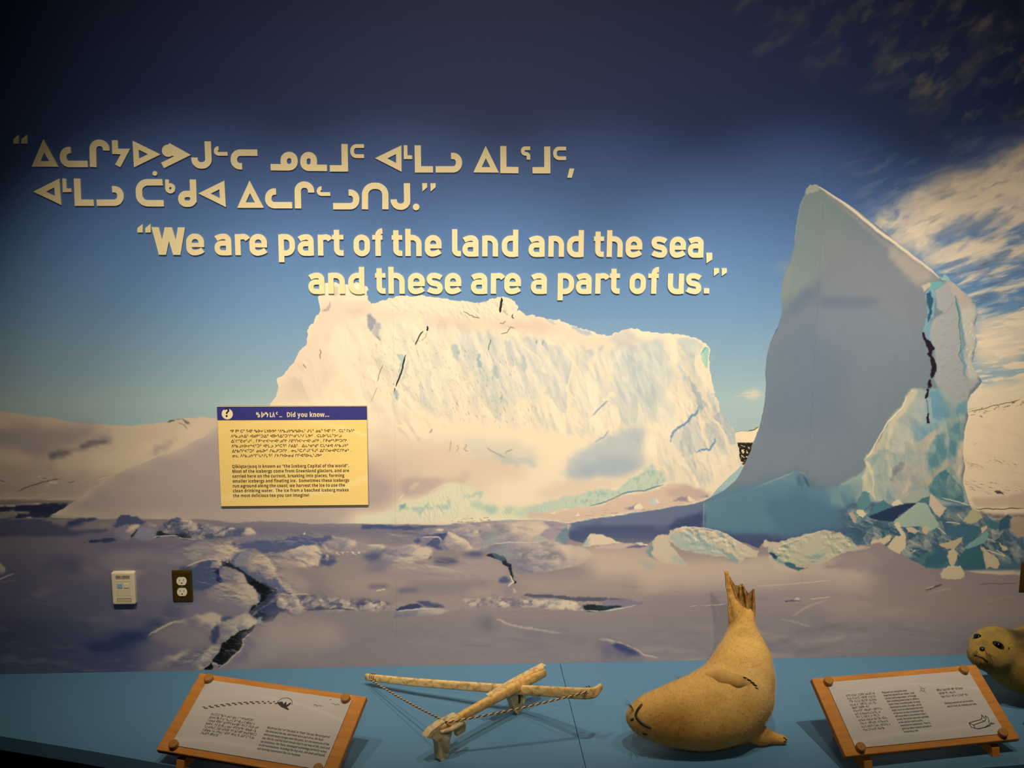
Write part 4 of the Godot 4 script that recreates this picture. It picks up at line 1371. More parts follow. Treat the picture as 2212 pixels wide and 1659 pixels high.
func wall_letters() -> void:
	var at := Vector3(-1.42, 1.78, 0.0)
	var o := thing("syllabics_quotation", "two lines of large cream syllabics in quotation marks across the dark blue mural sky", "lettering", at)
	var w := 2.05
	var t := 1.2
	var r := 2.0
	letter(o, at, [["fill", [-142.84,201.73,-142.75,203.10,-141.06,204.49,-141.25,201.75]], ["fill", [-140.38,201.77,-140.29,203.14,-138.46,204.58,-138.65,201.79]]])
	letter(o, at, [["tri", 1.75, [-137.68,194.56,-133.49,203.24,-129.38,194.68]]])
	letter(o, at, [["pen", w, r, [-125.19,199.98,-127.53,199.95,-127.81,195.57,-120.12,195.68]]])
	letter(o, at, [["pen", w, r, [-118.42,194.73,-118.16,202.33,-113.97,202.40,-114.01,199.96]]])
	letter(o, at, [["fill", [-112.08,203.25,-110.23,203.28,-110.29,200.61,-106.45,200.67,-109.91,194.75,-111.49,195.61,-109.46,198.87,-112.18,198.93]]])
	letter(o, at, [["tri", 1.75, [-105.58,203.21,-96.94,199.01,-105.55,194.81]]])
	letter(o, at, [["ring", 1.9, 1.5, [-95.54,201.06,-93.49,201.28,-93.39,199.34,-95.45,199.12]], ["pen", 1.9, 0.0, [-94.48,201.81,-89.40,199.02,-96.46,195.54]], ["fill", [-90.38,200.12,-87.72,199.00,-90.48,197.80]], ["pen", 1.3, 0.0, [-93.39,199.34,-91.28,198.81]]])
	letter(o, at, [["pen", w, r, [-81.80,203.34,-81.79,195.74,-86.23,195.68,-86.22,198.19]]])
	letter(o, at, [["pen", t, 1.0, [-78.38,201.27,-79.37,201.25,-79.34,199.45,-75.60,199.50]]])
	letter(o, at, [["pen", w, r, [-66.05,200.01,-73.61,199.90,-73.72,195.57,-71.09,195.61]]])
	letter(o, at, [["pen", w, 0.0, [-61.95,195.45,-56.04,195.48]], ["ring", w, 2.0, [-57.67,199.39,-54.13,199.48,-54.24,195.56,-57.69,195.51]]])
	letter(o, at, [["pen", w, 0.0, [-49.73,195.43,-43.74,195.46]], ["ring", w, 2.0, [-51.24,199.43,-47.92,199.48,-48.02,195.45,-51.35,195.41]]])
	letter(o, at, [["pen", w, 0.0, [-37.92,203.17,-37.93,195.40,-42.84,195.33]]])
	letter(o, at, [["pen", t, 1.4, [-31.60,202.61,-35.46,202.56,-35.52,199.33,-31.65,199.38]]])
	letter(o, at, [["tri", 1.75, [-28.08,198.78,-19.41,203.03,-19.45,194.56]]])
	letter(o, at, [["pen", t, 0.0, [-18.07,203.05,-18.06,199.25,-15.94,199.28]]])
	letter(o, at, [["pen", w, 0.0, [-14.09,203.11,-14.05,195.39,-9.13,195.46]]])
	letter(o, at, [["pen", w, r, [-8.26,195.47,-0.57,195.57,-0.56,199.92,-3.17,199.88]]])
	letter(o, at, [["tri", 1.75, [4.19,194.64,8.25,203.26,12.61,194.70]]])
	letter(o, at, [["pen", w, 0.0, [14.07,203.30,14.16,195.58,19.14,195.60]]])
	letter(o, at, [["pen", t, 0.8, [22.98,202.72,20.49,202.68,20.56,200.89,22.41,200.91,22.48,199.02]]])
	letter(o, at, [["pen", w, 0.0, [28.63,203.37,28.78,195.68,23.83,195.61]]])
	letter(o, at, [["pen", t, 1.4, [34.95,202.80,31.23,202.75,31.28,199.62,35.00,199.67]]])
	letter(o, at, [["fill", [36.19,196.35,37.81,196.37,36.98,193.35,35.50,193.33]]])
	# second line
	letter(o, at, [["tri", 1.75, [-137.76,186.71,-129.29,190.98,-129.23,182.62]]])
	letter(o, at, [["pen", t, 0.0, [-127.73,191.00,-127.87,187.29,-125.74,187.32]]])
	letter(o, at, [["pen", w, 0.0, [-123.71,191.05,-123.91,183.38,-118.90,183.43]]])
	letter(o, at, [["pen", w, r, [-117.97,183.44,-110.43,183.53,-110.25,187.83,-112.85,187.80]]])
	letter(o, at, [["pen", w, 2.7, [-96.71,190.19,-104.31,190.09,-104.47,183.41,-96.66,183.50]], ["fill", [-99.84,192.99,-99.58,193.55,-99.01,193.79,-98.46,193.56,-98.26,193.01,-98.52,192.45,-99.09,192.21,-99.63,192.43]]])
	letter(o, at, [["pen", t, 0.0, [-95.27,191.09,-95.37,188.06]], ["ring", t, 1.0, [-95.31,189.32,-93.34,189.34,-93.44,187.28,-95.36,187.26]]])
	letter(o, at, [["pen", w, 0.0, [-87.04,191.20,-87.12,183.93]], ["ring", w, 2.0, [-90.94,186.56,-87.05,186.61,-87.14,183.46,-91.04,183.42]]])
	letter(o, at, [["tri", 1.75, [-85.49,186.77,-76.95,191.00,-76.81,182.49]]])
	letter(o, at, [["tri", 1.75, [-73.17,182.29,-68.89,191.10,-64.59,182.39]]])
	letter(o, at, [["pen", w, r, [-60.44,187.68,-62.95,187.65,-63.09,183.26,-55.33,183.34]]])
	letter(o, at, [["pen", w, r, [-53.45,182.32,-53.39,189.98,-49.11,190.03,-49.08,187.48]]])
	letter(o, at, [["pen", t, 1.0, [-45.65,188.94,-46.66,188.93,-46.65,187.04,-42.88,187.08]]])
	letter(o, at, [["pen", w, r, [-42.01,183.16,-34.47,183.24,-34.39,187.66,-36.88,187.63]]])
	letter(o, at, [["pen", w, 2.9, [-31.60,182.27,-31.47,189.87,-24.84,189.95,-24.90,182.34]]])
	letter(o, at, [["pen", w, r, [-17.75,190.90,-17.68,183.28,-22.08,183.23,-22.15,185.62]]])
	letter(o, at, [["fill", [-15.94,183.21,-15.59,184.02,-14.77,184.36,-13.95,184.04,-13.61,183.23,-13.96,182.41,-14.79,182.07,-15.61,182.40]]])
	letter(o, at, [["fill", [-12.73,190.96,-11.09,190.98,-11.10,189.65,-12.61,188.25]], ["fill", [-10.02,190.99,-8.28,191.01,-8.29,189.68,-9.94,188.28]]])
	# English
	at = Vector3(-0.98, 1.5, 0.0)
	o = thing("english_quotation", "two lines of large cream English words about the land and the sea, below the syllabics", "lettering", at)
	var first := [-98.51,166.87,82.36,167.37]
	var second := [-48.79,154.40,73.65,155.03]
	letter(o, at, [["fill", [-105.57,174.03,-105.49,175.44,-103.69,176.83,-103.83,174.04]], ["fill", [-103.03,174.05,-102.96,175.47,-101.15,176.90,-101.29,174.07]]])
	latin(o, at, "Weareparto", first, [-100.95,166.92,-90.21,167.01,-90.08,167.01,-84.29,167.05,-81.00,166.93,-75.49,166.97,-74.30,166.98,-69.76,167.01,-69.63,167.01,-63.89,167.06,-60.18,166.94,-54.78,166.98,-53.96,166.98,-48.64,167.03,-47.31,167.04,-42.85,167.07,-42.59,167.07,-38.87,167.10,-35.57,167.13,-30.15,167.17])
	latin(o, at, "fthelandandthesea", first, [-29.38,167.02,-26.00,167.05,-22.96,167.07,-19.45,167.10,-18.46,167.11,-13.06,167.15,-11.98,167.16,-6.41,167.20,-2.91,167.23,0.04,167.25,0.52,167.10,5.93,167.14,7.18,167.15,12.49,167.19,13.73,167.20,19.28,167.24,22.72,167.11,28.21,167.16,29.47,167.17,34.77,167.21,35.76,167.21,41.44,167.26,44.87,167.28,48.32,167.31,49.30,167.32,54.74,167.36,55.70,167.21,61.42,167.26,64.54,167.28,70.03,167.32,70.83,167.33,76.43,167.37,77.07,167.37,82.52,167.42])
	letter(o, at, [["fill", [83.53,169.00,85.60,169.01,85.69,166.73,83.76,165.40]]])
	latin(o, at, "andthesearea", second, [-50.78,154.45,-45.42,154.47,-44.19,154.48,-38.66,154.51,-37.58,154.51,-32.19,154.54,-28.64,154.56,-25.17,154.58,-24.22,154.58,-18.79,154.61,-17.72,154.62,-12.07,154.65,-11.44,154.65,-6.06,154.68,-5.40,154.68,0.17,154.71,3.37,154.73,8.93,154.76,10.11,154.76,14.66,154.79,14.66,154.79,20.32,154.82,23.63,154.83,29.11,154.86])
	latin(o, at, "partofus", second, [32.80,154.88,38.39,154.91,38.98,154.91,44.38,154.94,45.65,154.95,50.27,154.97,50.59,154.97,54.05,154.99,57.40,155.01,63.02,155.04,63.77,155.04,67.38,155.06,70.58,155.08,76.16,155.11,76.87,155.11,82.27,155.14])
	letter(o, at, [["fill", [83.14,156.97,85.04,156.98,85.11,155.16,83.21,155.15]]])
	letter(o, at, [["fill", [86.35,163.79,88.15,163.80,88.21,162.35,86.50,161.10]], ["fill", [89.06,163.81,90.87,163.82,90.93,162.37,89.22,161.12]]])

# words in a plain bold grotesque; every letter stands between its two measured edges, heights in cm
func latin(o: Node3D, at: Vector3, text: String, base: Array, edges: Array) -> void:
	for k in text.length():
		var x0: float = edges[k * 4]
		var x1: float = edges[k * 4 + 2]
		var y0: float = lerpf(base[1], base[3], (x0 - base[0]) / (base[2] - base[0]))
		var ch := 8.95
		var strokes := []
		for s in glyph(text[k], (x1 - x0) / ch):
			var q: Array = s.duplicate()
			var pts := []
			for v in s[-1]:
				pts.append(x0 + v[0] * ch)
				pts.append(y0 + v[1] * ch)
			q[-1] = pts
			for j in range(1, s.size() - 1):
				q[j] = s[j] * ch
			strokes.append(q)
		letter(o, at, strokes)

func glyph(c: String, w: float) -> Array:
	var s := 0.2
	var h := s * 0.5
	var b := s * 0.42         # half a flat bar
	var x := 0.765
	var r := 0.24
	match c:
		"n", "h":
			return [["pen", s, 0.0, [[h, 0], [h, x if c == "n" else 1.0]]], ["pen", s, r, [[h, x - b], [w - h, x - b], [w - h, 0]]]]
		"u":
			return [["pen", s, 0.0, [[w - h, 0], [w - h, x]]], ["pen", s, r, [[h, x], [h, b], [w - h, b]]]]
		"d":
			return [["pen", s, 0.0, [[w - h, 0], [w - h, 1.0]]], ["pen", s, r, [[w - h, x - b], [h, x - b], [h, b], [w - h, b]]]]
		"p":
			return [["pen", s, 0.0, [[h, -0.25], [h, x]]], ["pen", s, r, [[h, x - b], [w - h, x - b], [w - h, b], [h, b]]]]
		"o":
			return [["ring", s, r, [[h, x - b], [w - h, x - b], [w - h, b], [h, b]]]]
		"l":
			return [["pen", s, 0.14, [[h, 1.0], [h, h], [w, h]]]]
		"t":
			return [["pen", s, 0.14, [[w * 0.40, 0.945], [w * 0.40, h], [w, h]]], ["pen", 0.17, 0.0, [[0, x - 0.085], [w, x - 0.085]]]]
		"f":
			return [["pen", s, 0.17, [[w, 1.0 - b], [w * 0.56, 1.0 - b], [w * 0.56, 0]]], ["pen", 0.17, 0.0, [[0, x - 0.085], [w, x - 0.085]]]]
		"r":
			return [["pen", s, 0.0, [[h, 0], [h, x]]], ["pen", s, 0.16, [[h, x - b - 0.05], [w * 0.45, x - b], [w * 0.76, x - b], [w - 0.045, x - 0.19]]]]
		"a":
			return [["pen", s, r, [[0.065, x - 0.17], [0.18, x - b], [w - h, x - b], [w - h, 0]]], ["pen", s * 0.95, 0.16, [[w - h, 0.435], [h, 0.435], [h, b], [w - h, b]]]]
		"e":
			return [["pen", s, r, [[w - 0.06, 0.19], [w - 0.19, b], [h, b], [h, x - b], [w - h, x - b], [w - h, 0.30]]], ["pen", 0.155, 0.0, [[h, 0.365], [w, 0.365]]]]
		"s":
			return [["pen", s, 0.17, [[w - 0.06, x - 0.17], [w - 0.17, x - b], [h, x - b], [h, 0.42], [w - h, 0.345], [w - h, b], [0.19, b], [0.06, 0.17]]]]
		"W":
			var q := []
			var k := 0.128
			var top := [k, w * 0.5, w * 0.5, w - k]
			var low := [w * 0.285, w * 0.285, w * 0.715, w * 0.715]
			for j in 4:
				q.append(["fill", [[top[j] - k, 1.0], [top[j] + k, 1.0], [low[j] + k, 0.0], [low[j] - k, 0.0]]])
			return q
	return []


# ---------------------------------------------------------------- the printed mural
# A small painter for the photographic print on the wall strips: it works in centimetres
# on the wall (x to the right, y above the floor) and fills one strip of the print at a time.
class Painter:
	var img: Image
	var left: float
	var top: float
	var s: float
	var w: int
	var h: int
	var calls := 0

	func _init(x_from: float, x_to: float, y_from: float, y_to: float, px_per_cm: float) -> void:
		left = x_from
		top = y_to
		s = px_per_cm
		w = int(round((x_to - x_from) * s))
		h = int(round((y_to - y_from) * s))
		img = Image.create_empty(w, h, false, Image.FORMAT_RGBA8)

	func gradient(stops: Array) -> void:      # [height cm, colour, height, colour ...] from low to high
		for r in h:
			var y := top - (r + 0.5) / s
			var c: Color = stops[1]
			for k in range(0, stops.size() - 2, 2):
				if y >= stops[k]:
					c = stops[k + 1].lerp(stops[k + 3], clampf((y - stops[k]) / (stops[k + 2] - stops[k]), 0.0, 1.0))
			img.fill_rect(Rect2i(0, r, w, 1), c)

	func points(a: Array) -> PackedVector2Array:
		var p := PackedVector2Array()
		for k in range(0, a.size(), 2):
			p.append(Vector2((a[k] - left) * s, (top - a[k + 1]) * s))
		return p

	func ragged(p: PackedVector2Array, rough: float, closed: bool) -> PackedVector2Array:
		calls += 1
		if rough <= 0.0:
			return p
		var g := RandomNumberGenerator.new()
		g.seed = calls * 7919
		for level in 4:
			var q := PackedVector2Array()
			var n := p.size()
			for k in n:
				q.append(p[k])
				if k == n - 1 and not closed:
					break
				var b := p[(k + 1) % n]
				var d := b - p[k]
				var l := d.length()
				var r := g.randf_range(-1.0, 1.0)
				if l > 3.0:
					q.append((p[k] + b) * 0.5 + d.orthogonal() / l * r * minf(rough * s * 0.1, l * 0.22))
			rough *= 0.6
			p = q
		return p

	func raster(p: PackedVector2Array, soft: float, c: Color) -> Array:
		var lo := p[0]
		var hi := p[0]
		for v in p:
			lo = lo.min(v)
			hi = hi.max(v)
		var pad := soft * 1.5 + 2.0
		if hi.x + pad < 0.0 or hi.y + pad < 0.0 or lo.x - pad > w or lo.y - pad > h:
			return []
		var rim := int(pad * 2.0) + 6      # past the strip, so that soft edges run on into the next one
		var bx := maxi(-rim, int(floor(lo.x - pad)))
		var by := maxi(-rim, int(floor(lo.y - pad)))
		var bw := mini(w + rim, int(ceil(hi.x + pad))) - bx
		var bh := mini(h + rim, int(ceil(hi.y + pad))) - by
		if bw < 2 or bh < 2:
			return []
		var q := 1.0 if soft < 3.0 else 3.0 / soft
		var rw := maxi(4, int(ceil(bw * q * 2.0)))
		var rh := maxi(4, int(ceil(bh * q * 2.0)))
		var k := Vector2(float(rw) / bw, float(rh) / bh)
		var m := Image.create_empty(rw, rh, false, Image.FORMAT_RGBA8)
		m.fill(Color(c.r, c.g, c.b, 0.0))
		var rows := []
		rows.resize(rh)
		for r in rh:
			rows[r] = []
		var n := p.size()
		for i in n:
			var a := (p[i] - Vector2(bx, by)) * k
			var b := (p[(i + 1) % n] - Vector2(bx, by)) * k
			if a.y > b.y:
				var t := a
				a = b
				b = t
			var ya := maxi(0, int(ceil(a.y - 0.5)))
			var yb := mini(rh - 1, int(ceil(b.y - 0.5)) - 1)
			if yb < ya:
				continue
			var slope := (b.x - a.x) / (b.y - a.y)
			for y in range(ya, yb + 1):
				rows[y].append(a.x + (y + 0.5 - a.y) * slope)
		for y in rh:
			var xs: Array = rows[y]
			xs.sort()
			for i in range(0, xs.size() - 1, 2):
				var xa := maxi(0, int(round(xs[i])))
				var xb := mini(rw, int(round(xs[i + 1])))
				if xb > xa:
					m.fill_rect(Rect2i(xa, y, xb - xa, 1), c)
		if soft >= 1.0:
			m.resize(maxi(2, rw / 2), maxi(2, rh / 2), Image.INTERPOLATE_BILINEAR)
			m.resize(maxi(2, rw / 4), maxi(2, rh / 4), Image.INTERPOLATE_BILINEAR)
			m.resize(maxi(2, rw / 2), maxi(2, rh / 2), Image.INTERPOLATE_CUBIC)
			m.resize(bw, bh, Image.INTERPOLATE_CUBIC)
		else:
			m.resize(bw, bh, Image.INTERPOLATE_BILINEAR)
		return [m, bx, by]

	func poly(colour: String, alpha: float, soft: float, rough: float, a: Array) -> void:   # soft and rough in millimetres
		var c := Color(colour)
		c.a = alpha
		var m := raster(ragged(points(a), rough, true), soft * s * 0.17, c)
		if m:
			img.blend_rect(m[0], Rect2i(0, 0, m[0].get_width(), m[0].get_height()), Vector2i(m[1], m[2]))

	# what is painted between open_shape and close_shape stays inside the outline
	var shape: PackedVector2Array
	var below: Image

	func open_shape(colour: String, rough: float, a: Array) -> void:
		shape = ragged(points(a), rough, true)
		below = img.duplicate()
		var m := raster(shape, 0.9, Color(colour))
		if m:
			img.blend_rect(m[0], Rect2i(0, 0, m[0].get_width(), m[0].get_height()), Vector2i(m[1], m[2]))

	func close_shape() -> void:
		var m := raster(shape, 0.9, Color.WHITE)
		var top_layer := img
		img = below
		if m.is_empty():
			return
		var mi: Image = m[0]
		var mw := mi.get_width()
		var d := mi.get_data()
		for y in mi.get_height():
			var i := y * mw * 4
			var py: int = m[2] + y
			if py < 0 or py >= h:
				continue
			for x in mw:
				var px: int = m[1] + x
				if d[i + 3] > 0 and px >= 0 and px < w:
					var c := top_layer.get_pixel(px, py)
					d[i] = c.r8
					d[i + 1] = c.g8
					d[i + 2] = c.b8
				i += 4
		img.blend_rect(Image.create_from_data(mw, mi.get_height(), false, Image.FORMAT_RGBA8, d), Rect2i(0, 0, mw, mi.get_height()), Vector2i(m[1], m[2]))

	func line(colour: String, alpha: float, width: float, soft: float, rough: float, a: Array) -> void:   # tapers to both ends
		var p := ragged(points(a), rough * 0.5, false)
		var n := p.size()
		var one := PackedVector2Array()
		var two := PackedVector2Array()
		for i in n:
			var d := (p[mini(i + 1, n - 1)] - p[maxi(i - 1, 0)]).normalized().orthogonal()
			var t := float(i) / maxf(1.0, n - 1.0)
			var half := width * s * 0.033 * clampf(minf(t, 1.0 - t) * 6.0 + 0.25, 0.0, 1.0)
			one.append(p[i] + d * half)
			two.append(p[i] - d * half)
		two.reverse()
		one.append_array(two)
		var c := Color(colour)
		c.a = alpha
		var m := raster(one, soft * s * 0.13, c)
		if m:
			img.blend_rect(m[0], Rect2i(0, 0, m[0].get_width(), m[0].get_height()), Vector2i(m[1], m[2]))

	func noise(kind: int, octaves: int, ridged: bool) -> FastNoiseLite:
		var f := FastNoiseLite.new()
		f.noise_type = kind
		f.seed = calls + 3
		f.frequency = 1.0
		f.fractal_type = FastNoiseLite.FRACTAL_RIDGED if ridged else FastNoiseLite.FRACTAL_FBM
		f.fractal_octaves = octaves
		f.domain_warp_enabled = true
		f.domain_warp_amplitude = 0.8
		f.domain_warp_frequency = 0.45
		f.domain_warp_fractal_octaves = 2
		return f

	# patches of one colour where a stretched noise lies above lo; along and across are their lengths in millimetres
	func patches(colour: String, alpha: float, soft: float, turn: float, along: float, across: float, lo: float, hi: float, a: Array, octaves := 4, ridged := false) -> void:
		calls += 1
		var m := raster(points(a), soft * s * 0.2, Color(colour))
		if m.is_empty():
			return
		var f := noise(FastNoiseLite.TYPE_SIMPLEX_SMOOTH, octaves, ridged)
		var mi: Image = m[0]
		var mw := mi.get_width()
		var d := mi.get_data()
		var ca := cos(deg_to_rad(turn))
		var sa := sin(deg_to_rad(turn))
		for y in mi.get_height():
			var gy: float = (m[2] + y) / s - top
			var i := y * mw * 4 + 3
			for x in mw:
				if d[i] > 0:
					var gx: float = (m[1] + x) / s + left
					var v := f.get_noise_2d((gx * ca + gy * sa) * 10.0 / along, (gy * ca - gx * sa) * 10.0 / across)
					d[i] = int(d[i] * alpha * smoothstep(lo, hi, v))
				i += 4
		img.blend_rect(Image.create_from_data(mw, mi.get_height(), false, Image.FORMAT_RGBA8, d), Rect2i(0, 0, mw, mi.get_height()), Vector2i(m[1], m[2]))

	# printed relief of snow and ice: the light and the dark sides of stretched bumps, as the camera that took the picture saw them
	func bumps(light: String, dark: String, gain: float, soft: float, turn: float, along: float, across: float, a: Array, octaves := 4, ridged := false, reach := 0.12) -> void:
		calls += 1
		var lc := Color(light)
		var dc := Color(dark)
		var m := raster(points(a), soft * s * 0.2, lc)
		if m.is_empty():
			return
		var f := noise(FastNoiseLite.TYPE_SIMPLEX_SMOOTH, octaves, ridged)
		var mi: Image = m[0]
		var mw := mi.get_width()
		var d := mi.get_data()
		var ca := cos(deg_to_rad(turn))
		var sa := sin(deg_to_rad(turn))
		var wide := FastNoiseLite.new()
		wide.seed = calls + 9
		wide.frequency = 0.2
		wide.fractal_octaves = 2
		var dr := dc.r8
		var dg := dc.g8
		var db := dc.b8
		for y in mi.get_height():
			var gy: float = (m[2] + y) / s - top
			var i := y * mw * 4 + 3
			for x in mw:
				if d[i] > 0:
					var gx: float = (m[1] + x) / s + left
					var u := (gx * ca + gy * sa) * 10.0 / along
					var v := (gy * ca - gx * sa) * 10.0 / across
					var e := (f.get_noise_2d(u, v) - f.get_noise_2d(u, v - reach)) * gain * clampf(0.75 + 1.8 * wide.get_noise_2d(u, v * 0.6), 0.0, 1.6)
					if e < 0.0:
						d[i - 3] = dr
						d[i - 2] = dg
						d[i - 1] = db
						e = -e
					d[i] = int(d[i] * clampf(e - 0.06, 0.0, 1.0))
				i += 4
		img.blend_rect(Image.create_from_data(mw, mi.get_height(), false, Image.FORMAT_RGBA8, d), Rect2i(0, 0, mw, mi.get_height()), Vector2i(m[1], m[2]))

	# a drift or block of snow: its shaded side runs over into its sunlit side, as in the picture that was printed
	func mound(colour: String, turn: float, soft: float, rough: float, a: Array) -> void:
		var p := ragged(points(a), rough, true)
		var m := raster(p, soft * s * 0.17, Color(colour))
		if m.is_empty():
			return
		var f := noise(FastNoiseLite.TYPE_SIMPLEX_SMOOTH, 2, false)
		var way := Vector2.from_angle(deg_to_rad(turn))
		var lo := INF
		var hi := -INF
		for v in p:
			lo = minf(lo, v.dot(way))
			hi = maxf(hi, v.dot(way))
		var lc := Color(colour).lerp(Color("#f2e6d4"), 0.3)
		var sc := Color(colour).lerp(Color("#6f7498"), 0.7)
		var mi: Image = m[0]
		var mw := mi.get_width()
		var d := mi.get_data()
		for y in mi.get_height():
			var i := y * mw * 4
			for x in mw:
				if d[i + 3] > 0:
					var q := Vector2(m[1] + x, m[2] + y)
					var gx := q.x / s + left
					var gy := q.y / s - top
					var t := (q.dot(way) - lo) / (hi - lo) + f.get_noise_2d(gx * 0.1, gy * 0.2) * 0.4 + f.get_noise_2d(gx * 0.5, gy * 0.8) * 0.12
					var c := sc.lerp(lc, smoothstep(-0.05, 0.95, t))
					d[i] = c.r8
					d[i + 1] = c.g8
					d[i + 2] = c.b8
				i += 4
		img.blend_rect(Image.create_from_data(mw, mi.get_height(), false, Image.FORMAT_RGBA8, d), Rect2i(0, 0, mw, mi.get_height()), Vector2i(m[1], m[2]))

	# broken ice: angular facets, each a little lighter or darker than the next
	func facets(light: String, dark: String, alpha: float, soft: float, turn: float, along: float, across: float, a: Array) -> void:
		calls += 1
		var lc := Color(light)
		var dc := Color(dark)
		var m := raster(points(a), soft * s * 0.2, lc)
		if m.is_empty():
			return
		var f := FastNoiseLite.new()
		f.noise_type = FastNoiseLite.TYPE_CELLULAR
		f.cellular_return_type = FastNoiseLite.RETURN_CELL_VALUE
		f.seed = calls
		f.frequency = 1.0
		f.fractal_type = FastNoiseLite.FRACTAL_NONE
		f.domain_warp_enabled = true
		f.domain_warp_amplitude = 0.5
		f.domain_warp_frequency = 0.9
		var g := noise(FastNoiseLite.TYPE_SIMPLEX_SMOOTH, 3, false)
		var mi: Image = m[0]
		var mw := mi.get_width()
		var d := mi.get_data()
		var ca := cos(deg_to_rad(turn))
		var sa := sin(deg_to_rad(turn))
		for y in mi.get_height():
			var gy: float = (m[2] + y) / s - top
			var i := y * mw * 4 + 3
			for x in mw:
				if d[i] > 0:
					var gx: float = (m[1] + x) / s + left
					var u := (gx * ca + gy * sa) * 10.0 / along
					var v := (gy * ca - gx * sa) * 10.0 / across
					var e := f.get_noise_2d(u, v) * 0.7 + g.get_noise_2d(u * 0.8, v * 0.8) * 0.7
					if e < 0.0:
						d[i - 3] = dc.r8
						d[i - 2] = dc.g8
						d[i - 1] = dc.b8
						e = -e
					d[i] = int(d[i] * clampf(e, 0.0, 1.0) * alpha)
				i += 4
		img.blend_rect(Image.create_from_data(mw, mi.get_height(), false, Image.FORMAT_RGBA8, d), Rect2i(0, 0, mw, mi.get_height()), Vector2i(m[1], m[2]))

	func grain(amount: float) -> void:
		var g := RandomNumberGenerator.new()
		g.seed = 5
		var d := img.get_data()
		var k := 0
		var n := d.size()
		while k < n:
			var r := int(g.randf_range(-amount, amount))
			d[k] = clampi(d[k] + r, 0, 255)
			d[k + 1] = clampi(d[k + 1] + r, 0, 255)
			d[k + 2] = clampi(d[k + 2] + r, 0, 255)
			k += 4
		img = Image.create_from_data(w, h, false, Image.FORMAT_RGBA8, d)


